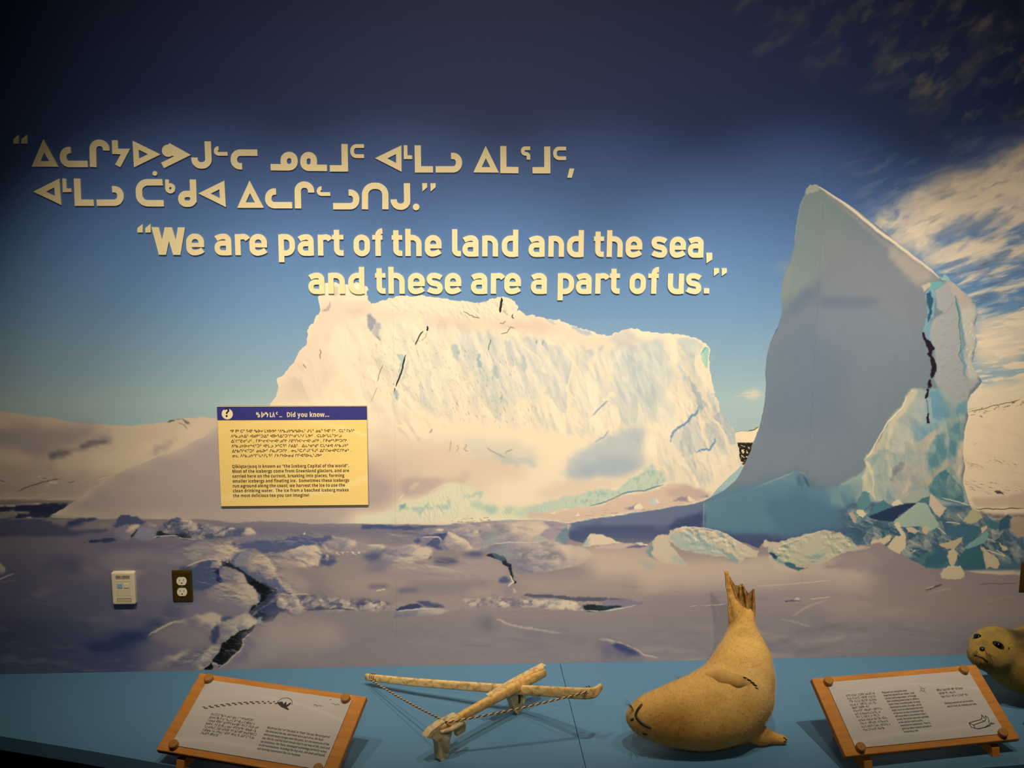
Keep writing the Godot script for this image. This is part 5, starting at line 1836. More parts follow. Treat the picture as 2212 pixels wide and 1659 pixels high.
func paint(p: Painter) -> void:
	var sun := "#efe4d0"
	var warm := "#f0dfc6"
	var pink := "#e4d0c2"
	var pale := "#d3d9d8"
	var ice := "#b7c7d4"
	var blue := "#9db4cf"
	var deep := "#7f9bc0"
	var teal := "#a9cac4"
	var sea := "#6fa3ae"
	var lilac := "#b3a6ab"
	var mauve := "#9a919f"
	var dusk := "#747590"
	var navy := "#41528a"
	var night := "#2b3a66"
	var black := "#12151c"
	# sky
	p.gradient([20.0, Color("#a6c4cf"), 118.0, Color("#a6c4cf"), 128.0, Color("#92b4cf"), 150.0, Color("#6f98ca"), 172.0, Color("#5880bc"), 190.0, Color("#4a6aa8"), 212.0, Color("#405896"), 235.0, Color("#394a84"), 255.0, Color("#353f70"), 300.0, Color("#2f3560")])
	# high thin cloud, then the cloud bank on the right
	p.patches("#8f8a8c", 0.6, 60, 142, 300, 120, -0.15, 0.9, [85.1,268.2,297.9,280.0,309.1,205.5,181.4,202.1,159.7,207.9,140.9,221.3,118.1,229.8,99.2,229.4], 5)
	p.patches("#b5a698", 0.6, 40, 146, 190, 90, -0.05, 0.8, [129.6,249.2,234.1,263.5,241.0,204.5,187.7,205.3,167.2,215.7,145.6,222.9], 5)
	p.patches("#8fa1b4", 0.3, 40, 160, 200, 50, 0.0, 0.6, [129.3,202.9,167.7,209.6,198.3,214.7,202.4,189.9,156.4,186.2,136.9,184.5], 5)
	p.poly("#dccdbd", 0.8, 62, 30, [144.0,176.7,157.1,188.6,171.9,198.1,189.4,204.5,256.3,217.2,260.6,182.6,215.1,180.6,195.1,181.9,179.9,181.8,165.4,176.9,158.2,173.7,149.9,173.6])
	p.patches("#e2d5c5", 0.9, 45, 154, 300, 110, -0.5, 0.5, [137.1,181.3,151.3,189.3,170.2,198.8,192.8,206.9,273.2,217.5,279.3,171.5,196.5,167.6,181.2,165.9,164.8,162.6,154.3,170.5], 5)
	p.patches("#efe4d2", 0.7, 30, 150, 170, 70, -0.1, 0.7, [140.7,176.7,153.0,187.8,175.2,197.4,193.0,205.3,257.3,209.4,260.8,181.0,195.9,174.0,177.5,170.7,161.1,167.4], 5)
	p.patches("#76829a", 0.5, 30, 158, 170, 40, 0.08, 0.75, [153.1,186.2,175.2,197.4,207.7,204.0,245.3,168.0,197.1,161.2,168.1,162.6], 5)
	p.patches("#e6dacb", 0.9, 30, 162, 240, 48, -0.25, 0.55, [161.1,167.4,180.3,177.1,195.3,180.4,277.8,182.8,283.5,140.3,198.9,141.7,181.3,144.9,177.3,153.0,168.3,161.0], 5)
	p.patches("#587198", 0.6, 20, 162, 200, 34, 0.05, 0.65, [167.8,167.4,195.9,174.0,261.6,174.6,265.3,145.2,198.6,145.0,179.5,146.6], 5)
	p.poly("#ecdfcb", 0.85, 34, 20, [179.7,144.9,187.9,146.6,198.3,148.3,264.7,150.2,266.6,135.2,199.7,133.5,189.4,130.2,179.9,131.8])
	p.patches("#efe3d0", 0.95, 24, 172, 200, 30, -0.16, 0.4, [177.0,146.6,198.1,149.9,281.9,151.9,285.9,121.7,200.9,120.2,185.1,120.2,179.3,128.5], 5)
	p.poly("#efe2cc", 0.9, 30, 12, [178.1,123.6,189.9,124.4,200.4,126.0,285.0,128.5,287.3,111.5,179.0,111.9])
	p.patches("#e4dac6", 0.8, 12, 176, 120, 24, -0.3, 0.3, [95.5,121.2,99.8,121.7,104.2,121.5,105.3,120.4,104.9,119.0,101.1,118.6,96.6,119.3], 4)
	p.poly("#8c9cab", 0.45, 24, 4, [107.5,164.6,110.1,165.9,113.3,167.7,113.0,163.0,110.9,162.0,108.7,162.5])
	p.poly("#c9d3d2", 0.35, 12, 4, [86.5,132.8,87.8,132.9,88.4,132.2,87.0,131.3])
	# far hills on the left
	p.poly("#d9cab8", 1, 3, 4, [-420.2,124.2,-283.8,121.0,-212.1,121.5,-153.6,115.2,-148.4,114.2,-140.3,112.9,-132.8,111.6,-123.8,110.3,-114.7,110.0,-106.0,110.3,-100.6,110.9,-96.9,111.8,-93.9,112.3,-91.3,112.4,-87.8,112.7,-82.0,111.9,-56.1,111.8,-57.1,73.5,-429.5,77.7])
	p.poly(mauve, 0.62, 26, 8, [-182.0,109.8,-154.1,108.6,-150.5,109.7,-143.4,110.2,-132.8,109.6,-122.1,109.6,-118.6,108.8,-124.1,106.3,-129.6,103.3,-132.5,102.2,-136.9,101.1,-139.4,100.0,-141.3,98.5,-145.9,100.0,-151.1,101.5,-154.6,102.3,-182.7,101.7])
	p.poly("#6d6a7a", 0.72, 11, 6, [-139.5,98.8,-138.4,100.3,-136.2,101.3,-131.1,102.0,-128.2,103.1,-125.2,104.6,-121.6,104.9,-118.8,105.1,-116.3,104.7,-122.5,103.2,-126.9,101.4,-131.6,100.3,-134.9,98.8,-138.2,97.9])
	p.poly(dusk, 0.35, 16, 6, [-124.9,105.1,-122.3,106.2,-120.5,107.0,-118.6,107.7,-116.5,108.1,-119.4,106.6,-117.0,105.1,-122.4,104.0])
	p.poly(sun, 0.45, 30, 6, [-175.9,100.2,-154.7,100.1,-151.2,100.0,-147.7,99.6,-143.2,97.7,-146.1,96.4,-149.6,97.0,-154.8,98.6,-176.1,97.2])
	p.poly(warm, 0.4, 34, 6, [-113.5,102.8,-100.8,104.3,-95.3,106.5,-90.4,109.9,-84.2,111.0,-82.9,109.1,-86.2,106.8,-91.8,104.2,-97.4,100.9,-104.7,98.6,-110.6,96.4,-115.8,93.8,-123.0,94.6,-127.9,96.5,-122.7,99.9])
	p.poly(mauve, 0.45, 14, 6, [-105.3,100.5,-101.6,103.1,-97.1,105.8,-96.5,104.6,-100.2,101.6,-103.9,100.1])
	p.poly(mauve, 0.5, 24, 6, [-183.3,95.0,-155.1,95.2,-149.7,96.1,-143.6,96.2,-137.2,95.4,-130.2,93.9,-123.0,93.3,-115.8,93.2,-117.3,92.3,-126.6,93.1,-137.4,93.6,-148.1,93.6,-155.2,93.1,-183.4,93.5])
	p.poly(lilac, 0.6, 24, 6, [-183.6,91.3,-155.3,91.8,-144.6,92.5,-130.3,92.0,-119.5,92.3,-117.7,92.5,-123.3,88.9,-130.8,84.4,-145.1,84.7,-155.8,85.8,-184.1,86.0])
	p.poly("#3b3f52", 0.8, 3, 3, [-99.4,110.9,-96.9,111.7,-94.5,112.2,-95.1,111.7,-97.3,111.2])
	p.poly("#4a4d5e", 0.6, 3, 4, [-94.3,111.9,-92.6,111.2,-91.7,110.7,-92.2,110.2,-93.6,111.2])
	p.line("#4a4d5e", 0.6, 3, 1, 3, [-95.5,110.9,-93.7,109.9,-92.5,108.5])
	p.line("#565463", 0.75, 5, 2, 4, [-150.3,87.0,-147.7,88.3,-143.7,89.6,-140.1,90.7,-136.8,91.4,-134.8,91.3])
	p.poly(sun, 0.6, 8, 4, [-140.8,89.6,-139.4,90.4,-136.5,91.1,-135.0,90.9,-137.6,89.8,-139.4,89.2])
	p.line(sun, 0.6, 4, 2, 3, [-155.7,86.0,-153.6,86.3,-151.8,86.8])
	p.line(sun, 0.5, 4, 2, 3, [-143.2,85.8,-141.4,86.2,-140.0,86.6])
	p.line("#565463", 0.6, 4, 2, 3, [-133.3,90.3,-131.8,90.3,-130.7,90.7])
	p.line("#565463", 0.5, 3, 2, 3, [-123.1,91.4,-121.7,92.1,-118.0,92.5])
	p.line(sun, 0.6, 5, 3, 3, [-123.5,91.0,-120.9,92.0,-118.0,92.3])
	p.poly(sun, 0.8, 3, 6, [-143.2,92.1,-142.1,92.8,-141.2,92.3,-141.6,91.5,-142.9,91.5])
	p.line("#50505e", 0.7, 3, 1, 3, [-143.0,91.7,-141.8,92.0,-140.0,91.5])
	p.line("#3f3f4d", 0.7, 3, 1, 2, [-155.4,91.1,-154.3,90.8,-153.6,90.6])
	p.line(sun, 0.6, 3, 1, 5, [-155.8,84.8,-148.7,84.9,-141.5,84.4,-135.8,84.6,-130.8,84.5])
	p.poly("#8f8790", 0.9, 6, 3, [-187.7,84.7,-155.9,84.3,-145.1,84.2,-130.6,83.9,-132.7,82.4,-135.9,82.7,-142.4,83.1,-148.8,82.7,-156.0,82.4,-187.9,82.7])
	p.poly("#333d5c", 1, 5, 4, [-187.9,82.3,-156.0,82.1,-148.8,82.6,-141.6,83.0,-135.9,82.7,-132.9,82.4,-134.9,81.0,-138.3,79.1,-140.2,77.9,-145.6,78.1,-151.0,77.7,-156.4,77.2,-188.4,77.4])
	p.poly("#a9a2a8", 0.9, 7, 6, [-166.9,79.8,-156.2,80.1,-151.5,80.5,-147.2,80.2,-146.2,79.6,-150.9,78.5,-154.2,77.8,-156.4,77.6,-167.1,77.5])
	p.line(sun, 0.7, 3, 2, 4, [-156.2,79.7,-153.3,80.1,-150.4,80.2,-147.6,79.9])
	# far hills on the right, and between the icebergs
	p.poly("#f0e1c8", 1, 3, 3, [175.5,112.7,182.3,113.5,187.3,115.2,194.0,117.2,201.0,118.8,250.3,125.2,320.6,128.5,332.8,47.4,170.1,49.9,173.0,101.8])
	p.patches(pink, 0.5, 12, 20, 160, 34, 0.0, 0.6, [177.6,108.5,286.8,114.9,291.9,76.6,180.1,77.7], 4)
	p.patches("#5b4f48", 0.9, 5, 165, 40, 6, 0.3, 0.5, [180.5,114.4,190.6,116.5,201.1,118.5,268.0,123.5,268.5,120.1,201.3,115.8,190.8,113.8,181.0,112.2], 4)
	p.line("#514640", 0.75, 4, 1, 5, [181.0,113.6,184.3,114.3,187.4,114.9,190.5,115.9,194.4,116.8,199.8,118.1])
	p.patches("#5b4f48", 0.9, 5, 20, 26, 5, 0.36, 0.55, [179.6,104.0,182.0,103.6,185.8,101.6,184.6,100.9,180.5,102.5], 4)
	p.patches("#5b4f48", 0.9, 6, 24, 40, 5, 0.3, 0.5, [180.2,97.0,182.6,96.1,188.1,93.0,190.6,96.9,193.0,96.9,201.3,94.1,199.8,92.9,193.2,94.9,188.4,94.5,187.8,92.2,182.9,93.4], 4)
	p.poly("#4a4240", 0.85, 3, 5, [192.4,84.8,194.1,84.6,196.1,83.8,196.6,83.1,194.2,83.4])
	p.line("#4a4240", 0.7, 4, 1, 4, [185.1,111.9,185.7,112.1,186.3,111.7,185.6,111.5])
	p.patches("#6a5c58", 0.8, 6, 14, 60, 6, 0.32, 0.55, [181.7,88.2,203.9,88.1,204.3,84.1,195.9,82.5,183.6,84.2], 4)
	p.poly("#c9b3a5", 0.6, 10, 4, [183.8,82.6,191.9,81.8,204.3,84.1,216.0,84.0,216.6,77.9,186.2,78.2])
	p.line("#4b4540", 0.85, 5, 1, 5, [186.4,77.9,190.6,77.9,194.7,77.7,199.5,77.9,204.9,77.7])
	p.poly("#6a6170", 0.8, 8, 4, [186.7,76.2,192.4,75.9,198.5,75.3,205.1,75.4,220.9,75.5,221.1,73.8,190.5,74.6])
	p.poly("#f3e6cd", 1, 2, 3, [96.5,106.5,98.4,107.1,101.4,106.9,103.2,107.5,105.0,108.4,105.6,107.8,102.8,102.7,102.9,100.9,96.3,100.9])
	p.line("#6d604f", 0.9, 6, 1, 3, [101.1,106.8,102.6,107.2,103.8,107.8,105.0,108.4])
	p.line("#8d8068", 0.6, 4, 1, 2, [96.5,106.4,98.4,107.0,101.1,106.8])
	p.poly("#efe2ca", 1, 2, 2, [96.9,104.5,102.5,103.7,102.1,97.7,100.3,93.9,99.2,94.7])
	p.patches("#2a241d", 1.0, 3, 30, 26, 12, -0.12, 0.02, [97.3,102.8,103.0,102.8,102.4,99.2,101.0,95.4,99.9,94.7,98.7,95.8,97.8,99.6], 4, true)
	# the broad iceberg and its snow slope
	p.open_shape(sun, 4, [-139.5,79.0,-133.1,82.5,-128.2,85.8,-123.4,89.4,-117.6,92.5,-110.7,95.9,-104.7,98.3,-98.8,100.0,-94.4,101.9,-91.9,103.5,-87.0,105.7,-84.4,108.6,-82.2,109.2,-74.7,111.9,-64.6,116.7,-63.2,119.0,-62.3,120.9,-61.9,123.5,-62.4,125.4,-61.1,126.3,-58.7,128.5,-56.8,130.7,-55.2,133.6,-53.2,136.3,-51.7,138.0,-51.4,140.5,-51.7,141.9,-50.9,143.6,-49.3,145.0,-48.2,147.3,-47.2,148.4,-47.5,151.5,-47.3,154.5,-46.9,156.9,-44.9,158.0,-42.3,158.2,-39.5,157.4,-37.7,157.4,-35.8,157.9,-34.3,158.2,-33.2,157.2,-31.4,157.0,-30.9,155.8,-31.6,154.1,-31.1,152.4,-30.1,151.1,-28.7,151.3,-27.0,152.1,-24.5,153.0,-21.4,153.7,-18.0,154.0,-14.2,154.0,-10.2,153.6,-4.4,153.0,-0.2,152.1,3.2,151.9,6.5,151.6,8.9,152.3,10.6,153.2,12.3,153.7,15.5,153.5,17.3,152.8,18.5,151.7,19.4,150.6,19.0,149.0,20.9,148.5,22.8,147.3,24.3,147.8,25.5,146.8,28.3,146.7,30.7,146.2,33.2,146.2,35.8,145.0,37.6,144.2,39.6,144.0,41.6,142.8,44.2,142.3,47.1,141.0,50.3,140.4,52.0,140.9,54.7,142.0,57.6,143.0,60.5,143.0,63.9,142.0,68.1,141.6,72.5,141.3,75.4,141.1,79.2,140.1,82.8,139.2,84.0,138.1,85.8,136.8,86.4,135.7,86.0,133.1,86.4,129.3,87.2,125.8,88.2,121.8,88.6,119.7,90.2,117.4,90.7,114.1,92.7,112.6,94.3,110.3,95.9,107.5,96.7,104.8,97.5,102.7,98.3,98.5,99.2,94.6,87.8,82.1,79.2,80.1,72.9,79.3,64.3,77.9,56.9,76.8,49.4,76.0,41.2,74.6,37.3,74.1,32.7,74.8,23.5,75.3,11.9,75.2,4.6,74.6,0.2,74.2,-7.3,73.8,-20.3,74.2,-26.1,74.1,-34.8,74.7,-52.2,74.7,-66.5,75.7,-77.1,75.4,-91.6,77.0,-110.3,77.2,-124.2,77.3])
	var berg := [-62.0,120.6,-55.5,133.3,-47.5,145.8,-45.7,153.5,-31.9,153.6,-21.1,153.7,0.7,151.9,14.8,153.1,19.6,148.9,40.3,143.6,50.0,140.4,57.9,142.7,72.5,141.1,85.3,136.6,86.9,125.3,90.6,115.4,96.8,105.5,99.0,95.5,92.7,85.4,77.8,81.3,49.5,89.1,33.0,95.9,0.7,102.7,-28.0,102.8,-46.7,112.6]
	p.poly(pink, 0.6, 22, 8, [-47.1,148.1,-45.1,152.1,-42.3,153.2,-38.1,150.7,-32.6,151.0,-28.4,150.2,-20.0,148.2,-5.6,147.4,-5.6,144.0,-14.4,145.7,-22.8,145.7,-27.1,144.0,-31.2,148.2,-36.8,149.0,-39.6,145.6,-42.5,141.7,-44.9,136.0,-42.8,127.4,-48.6,118.8,-57.1,117.1,-61.2,121.7,-53.8,134.6,-50.3,143.3])
	p.poly(pink, 0.6, 18, 8, [-8.7,147.5,-4.4,147.3,0.7,147.9,6.1,146.5,11.2,146.8,16.9,145.9,22.6,147.4,28.3,146.3,32.7,143.7,37.0,143.4,42.8,140.0,48.6,140.0,53.1,137.1,48.7,135.4,42.9,134.8,38.5,138.8,32.7,141.1,25.5,141.1,16.9,142.2,8.3,141.1,-0.2,141.6,-8.7,143.3])
	p.poly("#d8c4bb", 0.6, 14, 8, [19.7,145.7,24.0,145.1,28.3,145.1,31.2,142.8,28.4,141.7,22.6,142.2,15.5,142.8,13.5,143.6,16.9,144.5])
	p.poly("#d9c6ba", 0.5, 18, 6, [-8.7,146.4,-3.0,146.1,3.2,144.5,5.5,142.8,-0.2,142.2,-5.9,143.6,-8.7,143.6])
	p.poly("#cdbcb7", 0.5, 20, 6, [-37.9,149.0,-34.5,150.4,-30.6,150.2,-31.2,147.9,-34.0,146.8,-38.2,145.6,-38.8,147.3])
	# the shaded walls of ice
	p.poly(pale, 0.75, 14, 10, [-3.0,140.2,5.5,140.8,14.1,139.9,19.2,139.9,24.1,135.3,27.1,132.5,29.1,127.2,30.1,123.2,27.2,119.7,24.3,118.8,17.1,116.7,11.3,117.3,5.5,125.5,1.2,131.3,-2.5,135.3])
	p.poly(ice, 0.62, 6, 7, [19.5,140.9,22.1,139.9,26.1,139.4,31.3,137.4,35.1,135.9,37.2,133.3,38.2,130.7,38.1,127.8,37.0,124.0,36.3,121.7,37.1,119.9,36.6,116.7,36.3,113.8,33.9,116.7,31.0,118.8,28.9,120.2,30.4,123.2,29.4,127.2,27.9,131.3,25.6,133.6,22.1,136.2,20.4,138.5])
	p.poly(ice, 0.62, 16, 10, [52.1,138.8,57.1,136.5,62.3,138.5,69.9,140.0,71.2,136.5,72.7,133.6,71.4,130.7,73.9,126.3,71.6,121.9,70.5,119.5,74.8,116.0,75.3,110.3,73.9,107.1,69.1,110.1,64.9,109.5,61.4,110.1,57.3,109.2,56.1,110.1,55.1,113.4,52.0,117.5,52.2,124.9,52.6,132.1])
	p.poly(blue, 0.45, 26, 10, [58.4,133.0,64.2,135.4,69.8,134.8,72.6,127.8,70.5,121.9,68.8,118.4,64.7,116.0,61.2,116.6,58.7,121.9,57.4,127.8])
	p.poly("#b5b9c6", 0.55, 14, 6, [50.7,139.4,54.7,141.7,57.6,142.6,59.9,141.1,62.9,138.5,58.3,136.5,55.1,135.6,53.0,138.0])
	p.poly(ice, 0.7, 5, 6, [74.3,139.4,79.3,139.7,83.8,138.0,83.0,134.8,81.9,132.5,78.9,133.3,76.5,135.4,74.6,138.0])
	p.poly("#8fcac8", 0.9, 4, 3, [83.0,134.2,84.1,136.6,85.9,136.6,86.2,134.8,85.7,132.5,85.6,128.9,84.3,130.7,83.4,132.5])
	p.line("#4f9fae", 0.8, 5, 3, 3, [83.2,134.1,83.9,135.4,85.0,136.6])
	p.line(sun, 0.9, 6, 2, 3, [84.1,137.4,86.0,136.6,86.3,135.1,85.9,132.2,86.2,128.4])
	p.poly(ice, 0.7, 5, 6, [74.3,130.7,76.7,128.9,78.3,126.6,78.3,124.8,77.1,125.1,77.1,127.8])
	p.poly(deep, 0.6, 4, 5, [79.2,126.6,81.3,123.7,82.0,121.3,83.8,120.7,84.2,118.3,85.5,116.0,84.4,113.6,82.5,116.6,81.5,120.4,79.9,123.1])
	p.poly(ice, 0.7, 4, 4, [85.0,123.8,86.4,122.5,88.3,120.1,88.7,118.3,87.6,116.5,85.9,120.4])
	p.poly(blue, 0.7, 4, 4, [88.6,112.1,90.9,114.0,93.1,112.7,95.4,108.8,96.6,105.2,96.8,102.1,94.4,102.2,92.7,107.0,91.1,109.4])
	p.line(sun, 0.95, 5, 2, 3, [90.9,114.1,93.1,112.8,95.4,108.8,96.6,104.6])
	p.poly(blue, 0.55, 6, 6, [74.5,102.4,74.7,106.9,78.3,109.5,81.2,112.1,83.5,109.8,86.9,100.8,82.4,99.3,78.0,97.8,76.1,100.1])
	p.poly(blue, 0.5, 7, 6, [85.8,109.8,89.6,107.6,93.5,103.0,96.0,97.7,93.7,98.5,89.4,103.1,87.6,100.8,85.1,107.6])
	var wall_of_ice := [-22.7,145.9,-10.3,145.9,2.3,143.6,19.6,142.1,40.4,137.3,51.7,135.0,67.7,139.0,84.9,135.8,86.7,123.6,90.9,113.8,96.3,106.3,98.6,95.5,86.0,86.3,69.3,89.0,60.6,102.4,47.5,104.9,32.9,106.6,13.5,109.2,-7.3,111.7,-21.4,120.6,-30.7,131.7]
	p.facets("#f9f0dd", "#b4c2cb", 0.48, 14, 76, 150, 46, wall_of_ice)
	p.facets("#fbf3e2", "#aebfc9", 0.36, 14, 68, 70, 24, wall_of_ice)
	p.facets("#fbf3e2", "#a5b8c8", 0.45, 14, 72, 190, 60, [38.8,134.9,51.7,133.4,67.8,137.4,84.1,134.2,86.2,123.6,90.7,113.8,96.3,106.3,98.6,95.5,86.0,87.2,69.2,90.6,60.6,104.0,49.0,112.3])
	p.facets("#f6ecd9", "#c4c2b8", 0.4, 20, 60, 90, 36, [-58.8,123.8,-46.0,144.2,-30.5,147.4,-21.3,134.9,-15.2,112.5,-31.1,106.1,-46.6,114.2])
	p.bumps("#fbf3e2", "#a3b4c4", 0.42, 10, 68, 420, 80, [-18.1,145.9,2.3,142.0,19.6,141.3,40.4,137.3,51.7,135.0,67.7,139.0,84.9,135.0,86.5,123.6,90.7,113.8,96.0,106.3,98.5,95.5,86.0,86.3,69.3,89.0,60.6,102.4,47.5,104.9,32.8,108.3,13.5,110.8,-7.3,111.7,-21.4,123.8], 5, true, 0.16)
	p.bumps("#fbf3e2", "#9fb2c4", 0.36, 10, 72, 150, 34, [-14.9,144.3,2.3,142.0,40.4,137.3,51.7,135.0,84.9,135.0,86.5,123.6,90.7,113.8,98.0,98.0,86.0,86.3,47.5,104.1,13.5,110.8,-7.3,112.5], 4, false, 0.3)
	p.bumps("#f8efdc", "#c6bfae", 0.5, 14, 60, 110, 40, [-55.6,130.1,-42.8,145.8,-14.9,147.5,-5.6,134.9,0.7,112.4,-15.3,102.8,-27.9,107.7,-46.6,114.2], 4, false, 0.3)
	p.bumps("#f8efdc", "#b9b3a6", 0.7, 6, 50, 40, 16, [-30.4,152.1,-14.9,153.7,0.7,151.4,14.8,152.9,18.8,149.2,14.9,144.4,0.7,146.0,-14.9,147.5,-25.8,149.8], 4, false, 0.3)
	p.bumps("#f6ecd8", "#8ea3b8", 0.6, 10, 66, 140, 40, [73.6,116.5,82.5,118.0,90.0,116.5,96.4,105.7,98.8,95.4,96.3,90.9,90.4,88.7,84.2,92.5,75.1,94.8,74.4,103.9], 4, true, 0.25)
	p.line("#5c8ac0", 0.8, 12, 5, 8, [73.9,103.1,74.2,106.1,76.1,108.5,78.7,109.8,80.5,112.1,82.3,113.2,82.8,115.8])
	p.line("#5c8ac0", 0.8, 10, 4, 6, [82.8,99.3,85.4,100.4,87.7,100.2,89.4,103.1,89.7,104.6])
	p.line("#5c8ac0", 0.6, 8, 4, 6, [45.7,112.6,47.9,114.8,50.0,117.0,51.1,117.7])
	p.line("#7fa3cc", 0.7, 8, 4, 6, [46.7,103.3,49.6,104.7,51.4,107.3])
	p.line(sun, 0.95, 9, 3, 6, [62.7,109.9,64.6,109.2,66.2,107.3,65.5,103.9,63.4,100.9,63.6,99.1,65.7,97.2])
	p.line(sun, 0.95, 12, 4, 8, [66.5,107.7,68.5,104.7,70.4,102.0,71.3,97.9,71.7,96.4])
	p.line(sun, 0.95, 10, 3, 6, [69.7,112.9,70.9,109.5,71.7,106.5,73.7,103.9])
	p.line(sun, 0.9, 16, 4, 8, [51.9,116.2,53.4,114.0,55.0,111.4,55.6,108.8])
	p.line(sun, 0.9, 16, 4, 8, [37.3,116.6,36.9,113.7,38.4,110.7,41.4,109.2,42.5,108.1])
	p.line(sun, 0.9, 9, 3, 6, [23.2,103.0,26.1,101.1,28.0,98.2,28.8,94.8])
	p.line(sun, 0.9, 9, 3, 6, [38.5,106.3,38.2,102.6,37.7,99.6])
	p.line(sun, 0.85, 16, 4, 8, [74.3,118.0,75.9,115.1,75.6,112.1,76.5,110.2])
	p.line(sun, 0.9, 14, 4, 8, [83.4,112.8,84.3,109.1,85.6,104.6,87.2,101.2])
	p.line(sun, 0.9, 12, 4, 8, [88.7,111.3,91.5,107.5,93.5,103.8,94.8,99.3,97.4,93.2])
	p.line(sun, 0.85, 8, 3, 8, [84.3,100.4,87.7,98.5,91.2,96.3,94.0,93.2])
	p.line(sun, 0.85, 8, 3, 8, [66.8,96.8,69.5,94.9,72.2,93.0,73.8,90.7])
	p.line(sun, 0.9, 8, 3, 6, [38.4,131.3,38.4,128.4,37.3,124.6,36.3,122.0,38.0,119.9,40.1,117.6])
	p.line(sun, 0.9, 10, 3, 6, [20.4,138.2,22.1,136.2,25.6,133.9,27.6,132.2])
	p.line(sun, 0.9, 10, 3, 6, [14.6,139.3,14.9,135.3,15.5,131.9,17.0,128.4])
	p.poly("#c3ccd2", 0.8, 5, 6, [14.6,138.8,16.9,138.8,17.8,135.3,18.1,129.6,17.0,131.3,15.5,134.2])
	p.poly("#b4c3cf", 0.8, 5, 6, [21.0,134.5,22.2,132.7,22.8,129.9,21.6,127.2,20.4,130.4])
	p.poly("#8fb2c2", 0.8, 4, 5, [5.8,134.2,6.8,133.9,6.7,131.3,7.2,129.3,8.1,127.8,6.4,129.6,5.7,131.3])
	p.poly("#a5bbc8", 0.7, 5, 5, [-3.3,137.3,-1.3,137.3,-0.6,135.3,-1.1,132.4,-0.2,131.3,-1.6,132.1,-2.8,134.7])
	p.poly("#a5bbc8", 0.7, 5, 5, [10.7,128.7,12.1,130.4,13.0,126.7,12.4,125.5,11.3,126.7,11.8,123.8,10.7,124.9])
	p.poly("#9fb0bc", 0.8, 3, 4, [13.3,119.1,14.6,121.7,14.2,118.8,13.9,116.9])
	p.poly("#b3bfd0", 0.7, 6, 5, [43.2,135.4,45.2,135.9,46.1,134.2,44.4,132.8])
	p.poly("#b3bfd0", 0.7, 6, 5, [47.0,136.2,48.7,137.4,49.3,135.7,47.6,135.1])
	p.poly("#a9bfd4", 0.8, 4, 4, [37.3,143.7,39.3,144.0,41.6,142.3,44.5,142.0,45.4,140.3,42.8,140.6,39.9,141.7])
	p.poly("#b4c0cc", 0.8, 4, 4, [28.9,146.0,31.2,146.1,32.7,144.3,30.6,144.8])
	p.poly("#8d97ab", 0.85, 6, 5, [-31.5,147.6,-30.1,147.5,-28.4,145.7,-29.0,144.0,-30.5,141.7,-31.3,143.1,-31.7,145.6])
	p.poly("#a7b0bc", 0.8, 6, 5, [-29.0,144.8,-27.0,144.8,-26.8,142.8,-27.4,141.1,-27.0,139.1,-28.5,139.7,-30.2,141.4,-29.3,143.4])
	p.line("#7f8ea3", 0.8, 6, 3, 3, [-28.5,140.0,-27.8,139.4,-27.1,138.9])
	p.poly("#a9c3cb", 0.8, 4, 5, [-21.8,134.0,-20.1,134.3,-18.9,133.5,-19.6,130.9,-20.5,127.4,-21.9,123.7,-21.3,127.4,-20.4,131.7])
	p.poly("#bfc4c0", 0.7, 5, 5, [-18.4,132.6,-17.6,132.0,-18.5,128.0,-20.2,124.5,-19.6,128.0])
	p.line(black, 0.95, 7, 1, 3, [-18.7,133.9,-19.2,132.3,-19.7,130.6,-20.3,127.7,-21.4,125.1,-22.2,122.8])
	p.line(black, 0.8, 6, 1, 3, [-22.5,122.5,-22.8,121.1])
	p.poly("#9fb3bd", 0.85, 4, 4, [-22.8,121.9,-21.7,121.7,-21.3,118.8,-22.0,117.0,-22.7,119.6])
	p.line("#2e3128", 0.95, 6, 1, 2, [-12.7,142.0,-13.9,140.6,-14.7,138.9,-15.5,137.1])
	p.line(black, 0.95, 8, 1, 2, [-11.3,143.7,-11.2,142.9,-11.4,142.0])
	p.line("#8f8a80", 0.7, 4, 2, 3, [-11.3,141.7,-12.2,139.7,-13.6,138.6])
	p.line("#5d5f5c", 0.8, 4, 1, 3, [-47.6,135.8,-47.1,134.7,-47.6,133.6,-47.4,132.3])
	p.line("#66675f", 0.7, 5, 2, 3, [-53.4,130.6,-52.8,129.9,-52.2,129.3])
	p.line("#6b6b66", 0.7, 4, 1, 3, [-26.4,130.6,-27.6,127.7,-28.0,126.0,-28.6,124.5])
	p.line("#77756c", 0.6, 3, 1, 3, [-28.2,122.8,-29.4,120.5,-30.8,117.6])
	p.poly("#9b9e9c", 0.6, 4, 4, [-46.8,148.5,-45.7,149.3,-44.6,150.1,-44.0,151.8,-43.7,150.1,-44.3,148.7,-45.7,148.4])
	p.poly("#b3b0aa", 0.5, 5, 5, [-43.3,157.1,-40.5,156.5,-40.3,154.0,-42.8,153.7,-43.9,155.1])
	p.line(black, 0.92, 11, 1, 4, [13.8,153.4,13.7,151.9,13.6,150.5,13.4,148.3])
	p.line("#3a3a36", 0.8, 6, 1, 3, [17.6,147.9,17.4,147.1,18.0,146.2])
	p.poly("#a7aeb2", 0.8, 3, 4, [14.3,149.5,15.4,148.8,16.3,147.3,15.4,147.6,14.4,148.5])
	p.line("#6f6a62", 0.8, 5, 1, 4, [0.7,148.7,2.1,148.1,3.8,147.2,5.5,146.6,6.6,146.4])
	p.line("#6f6a62", 0.7, 5, 1, 4, [13.2,144.9,14.3,144.5,15.3,145.4])
	p.line("#6f6a62", 0.7, 5, 1, 4, [13.5,141.1,15.8,141.6,16.9,143.4,18.3,142.8])
	p.line("#55605f", 0.7, 5, 1, 4, [10.2,139.3,9.8,137.6,9.5,135.3])
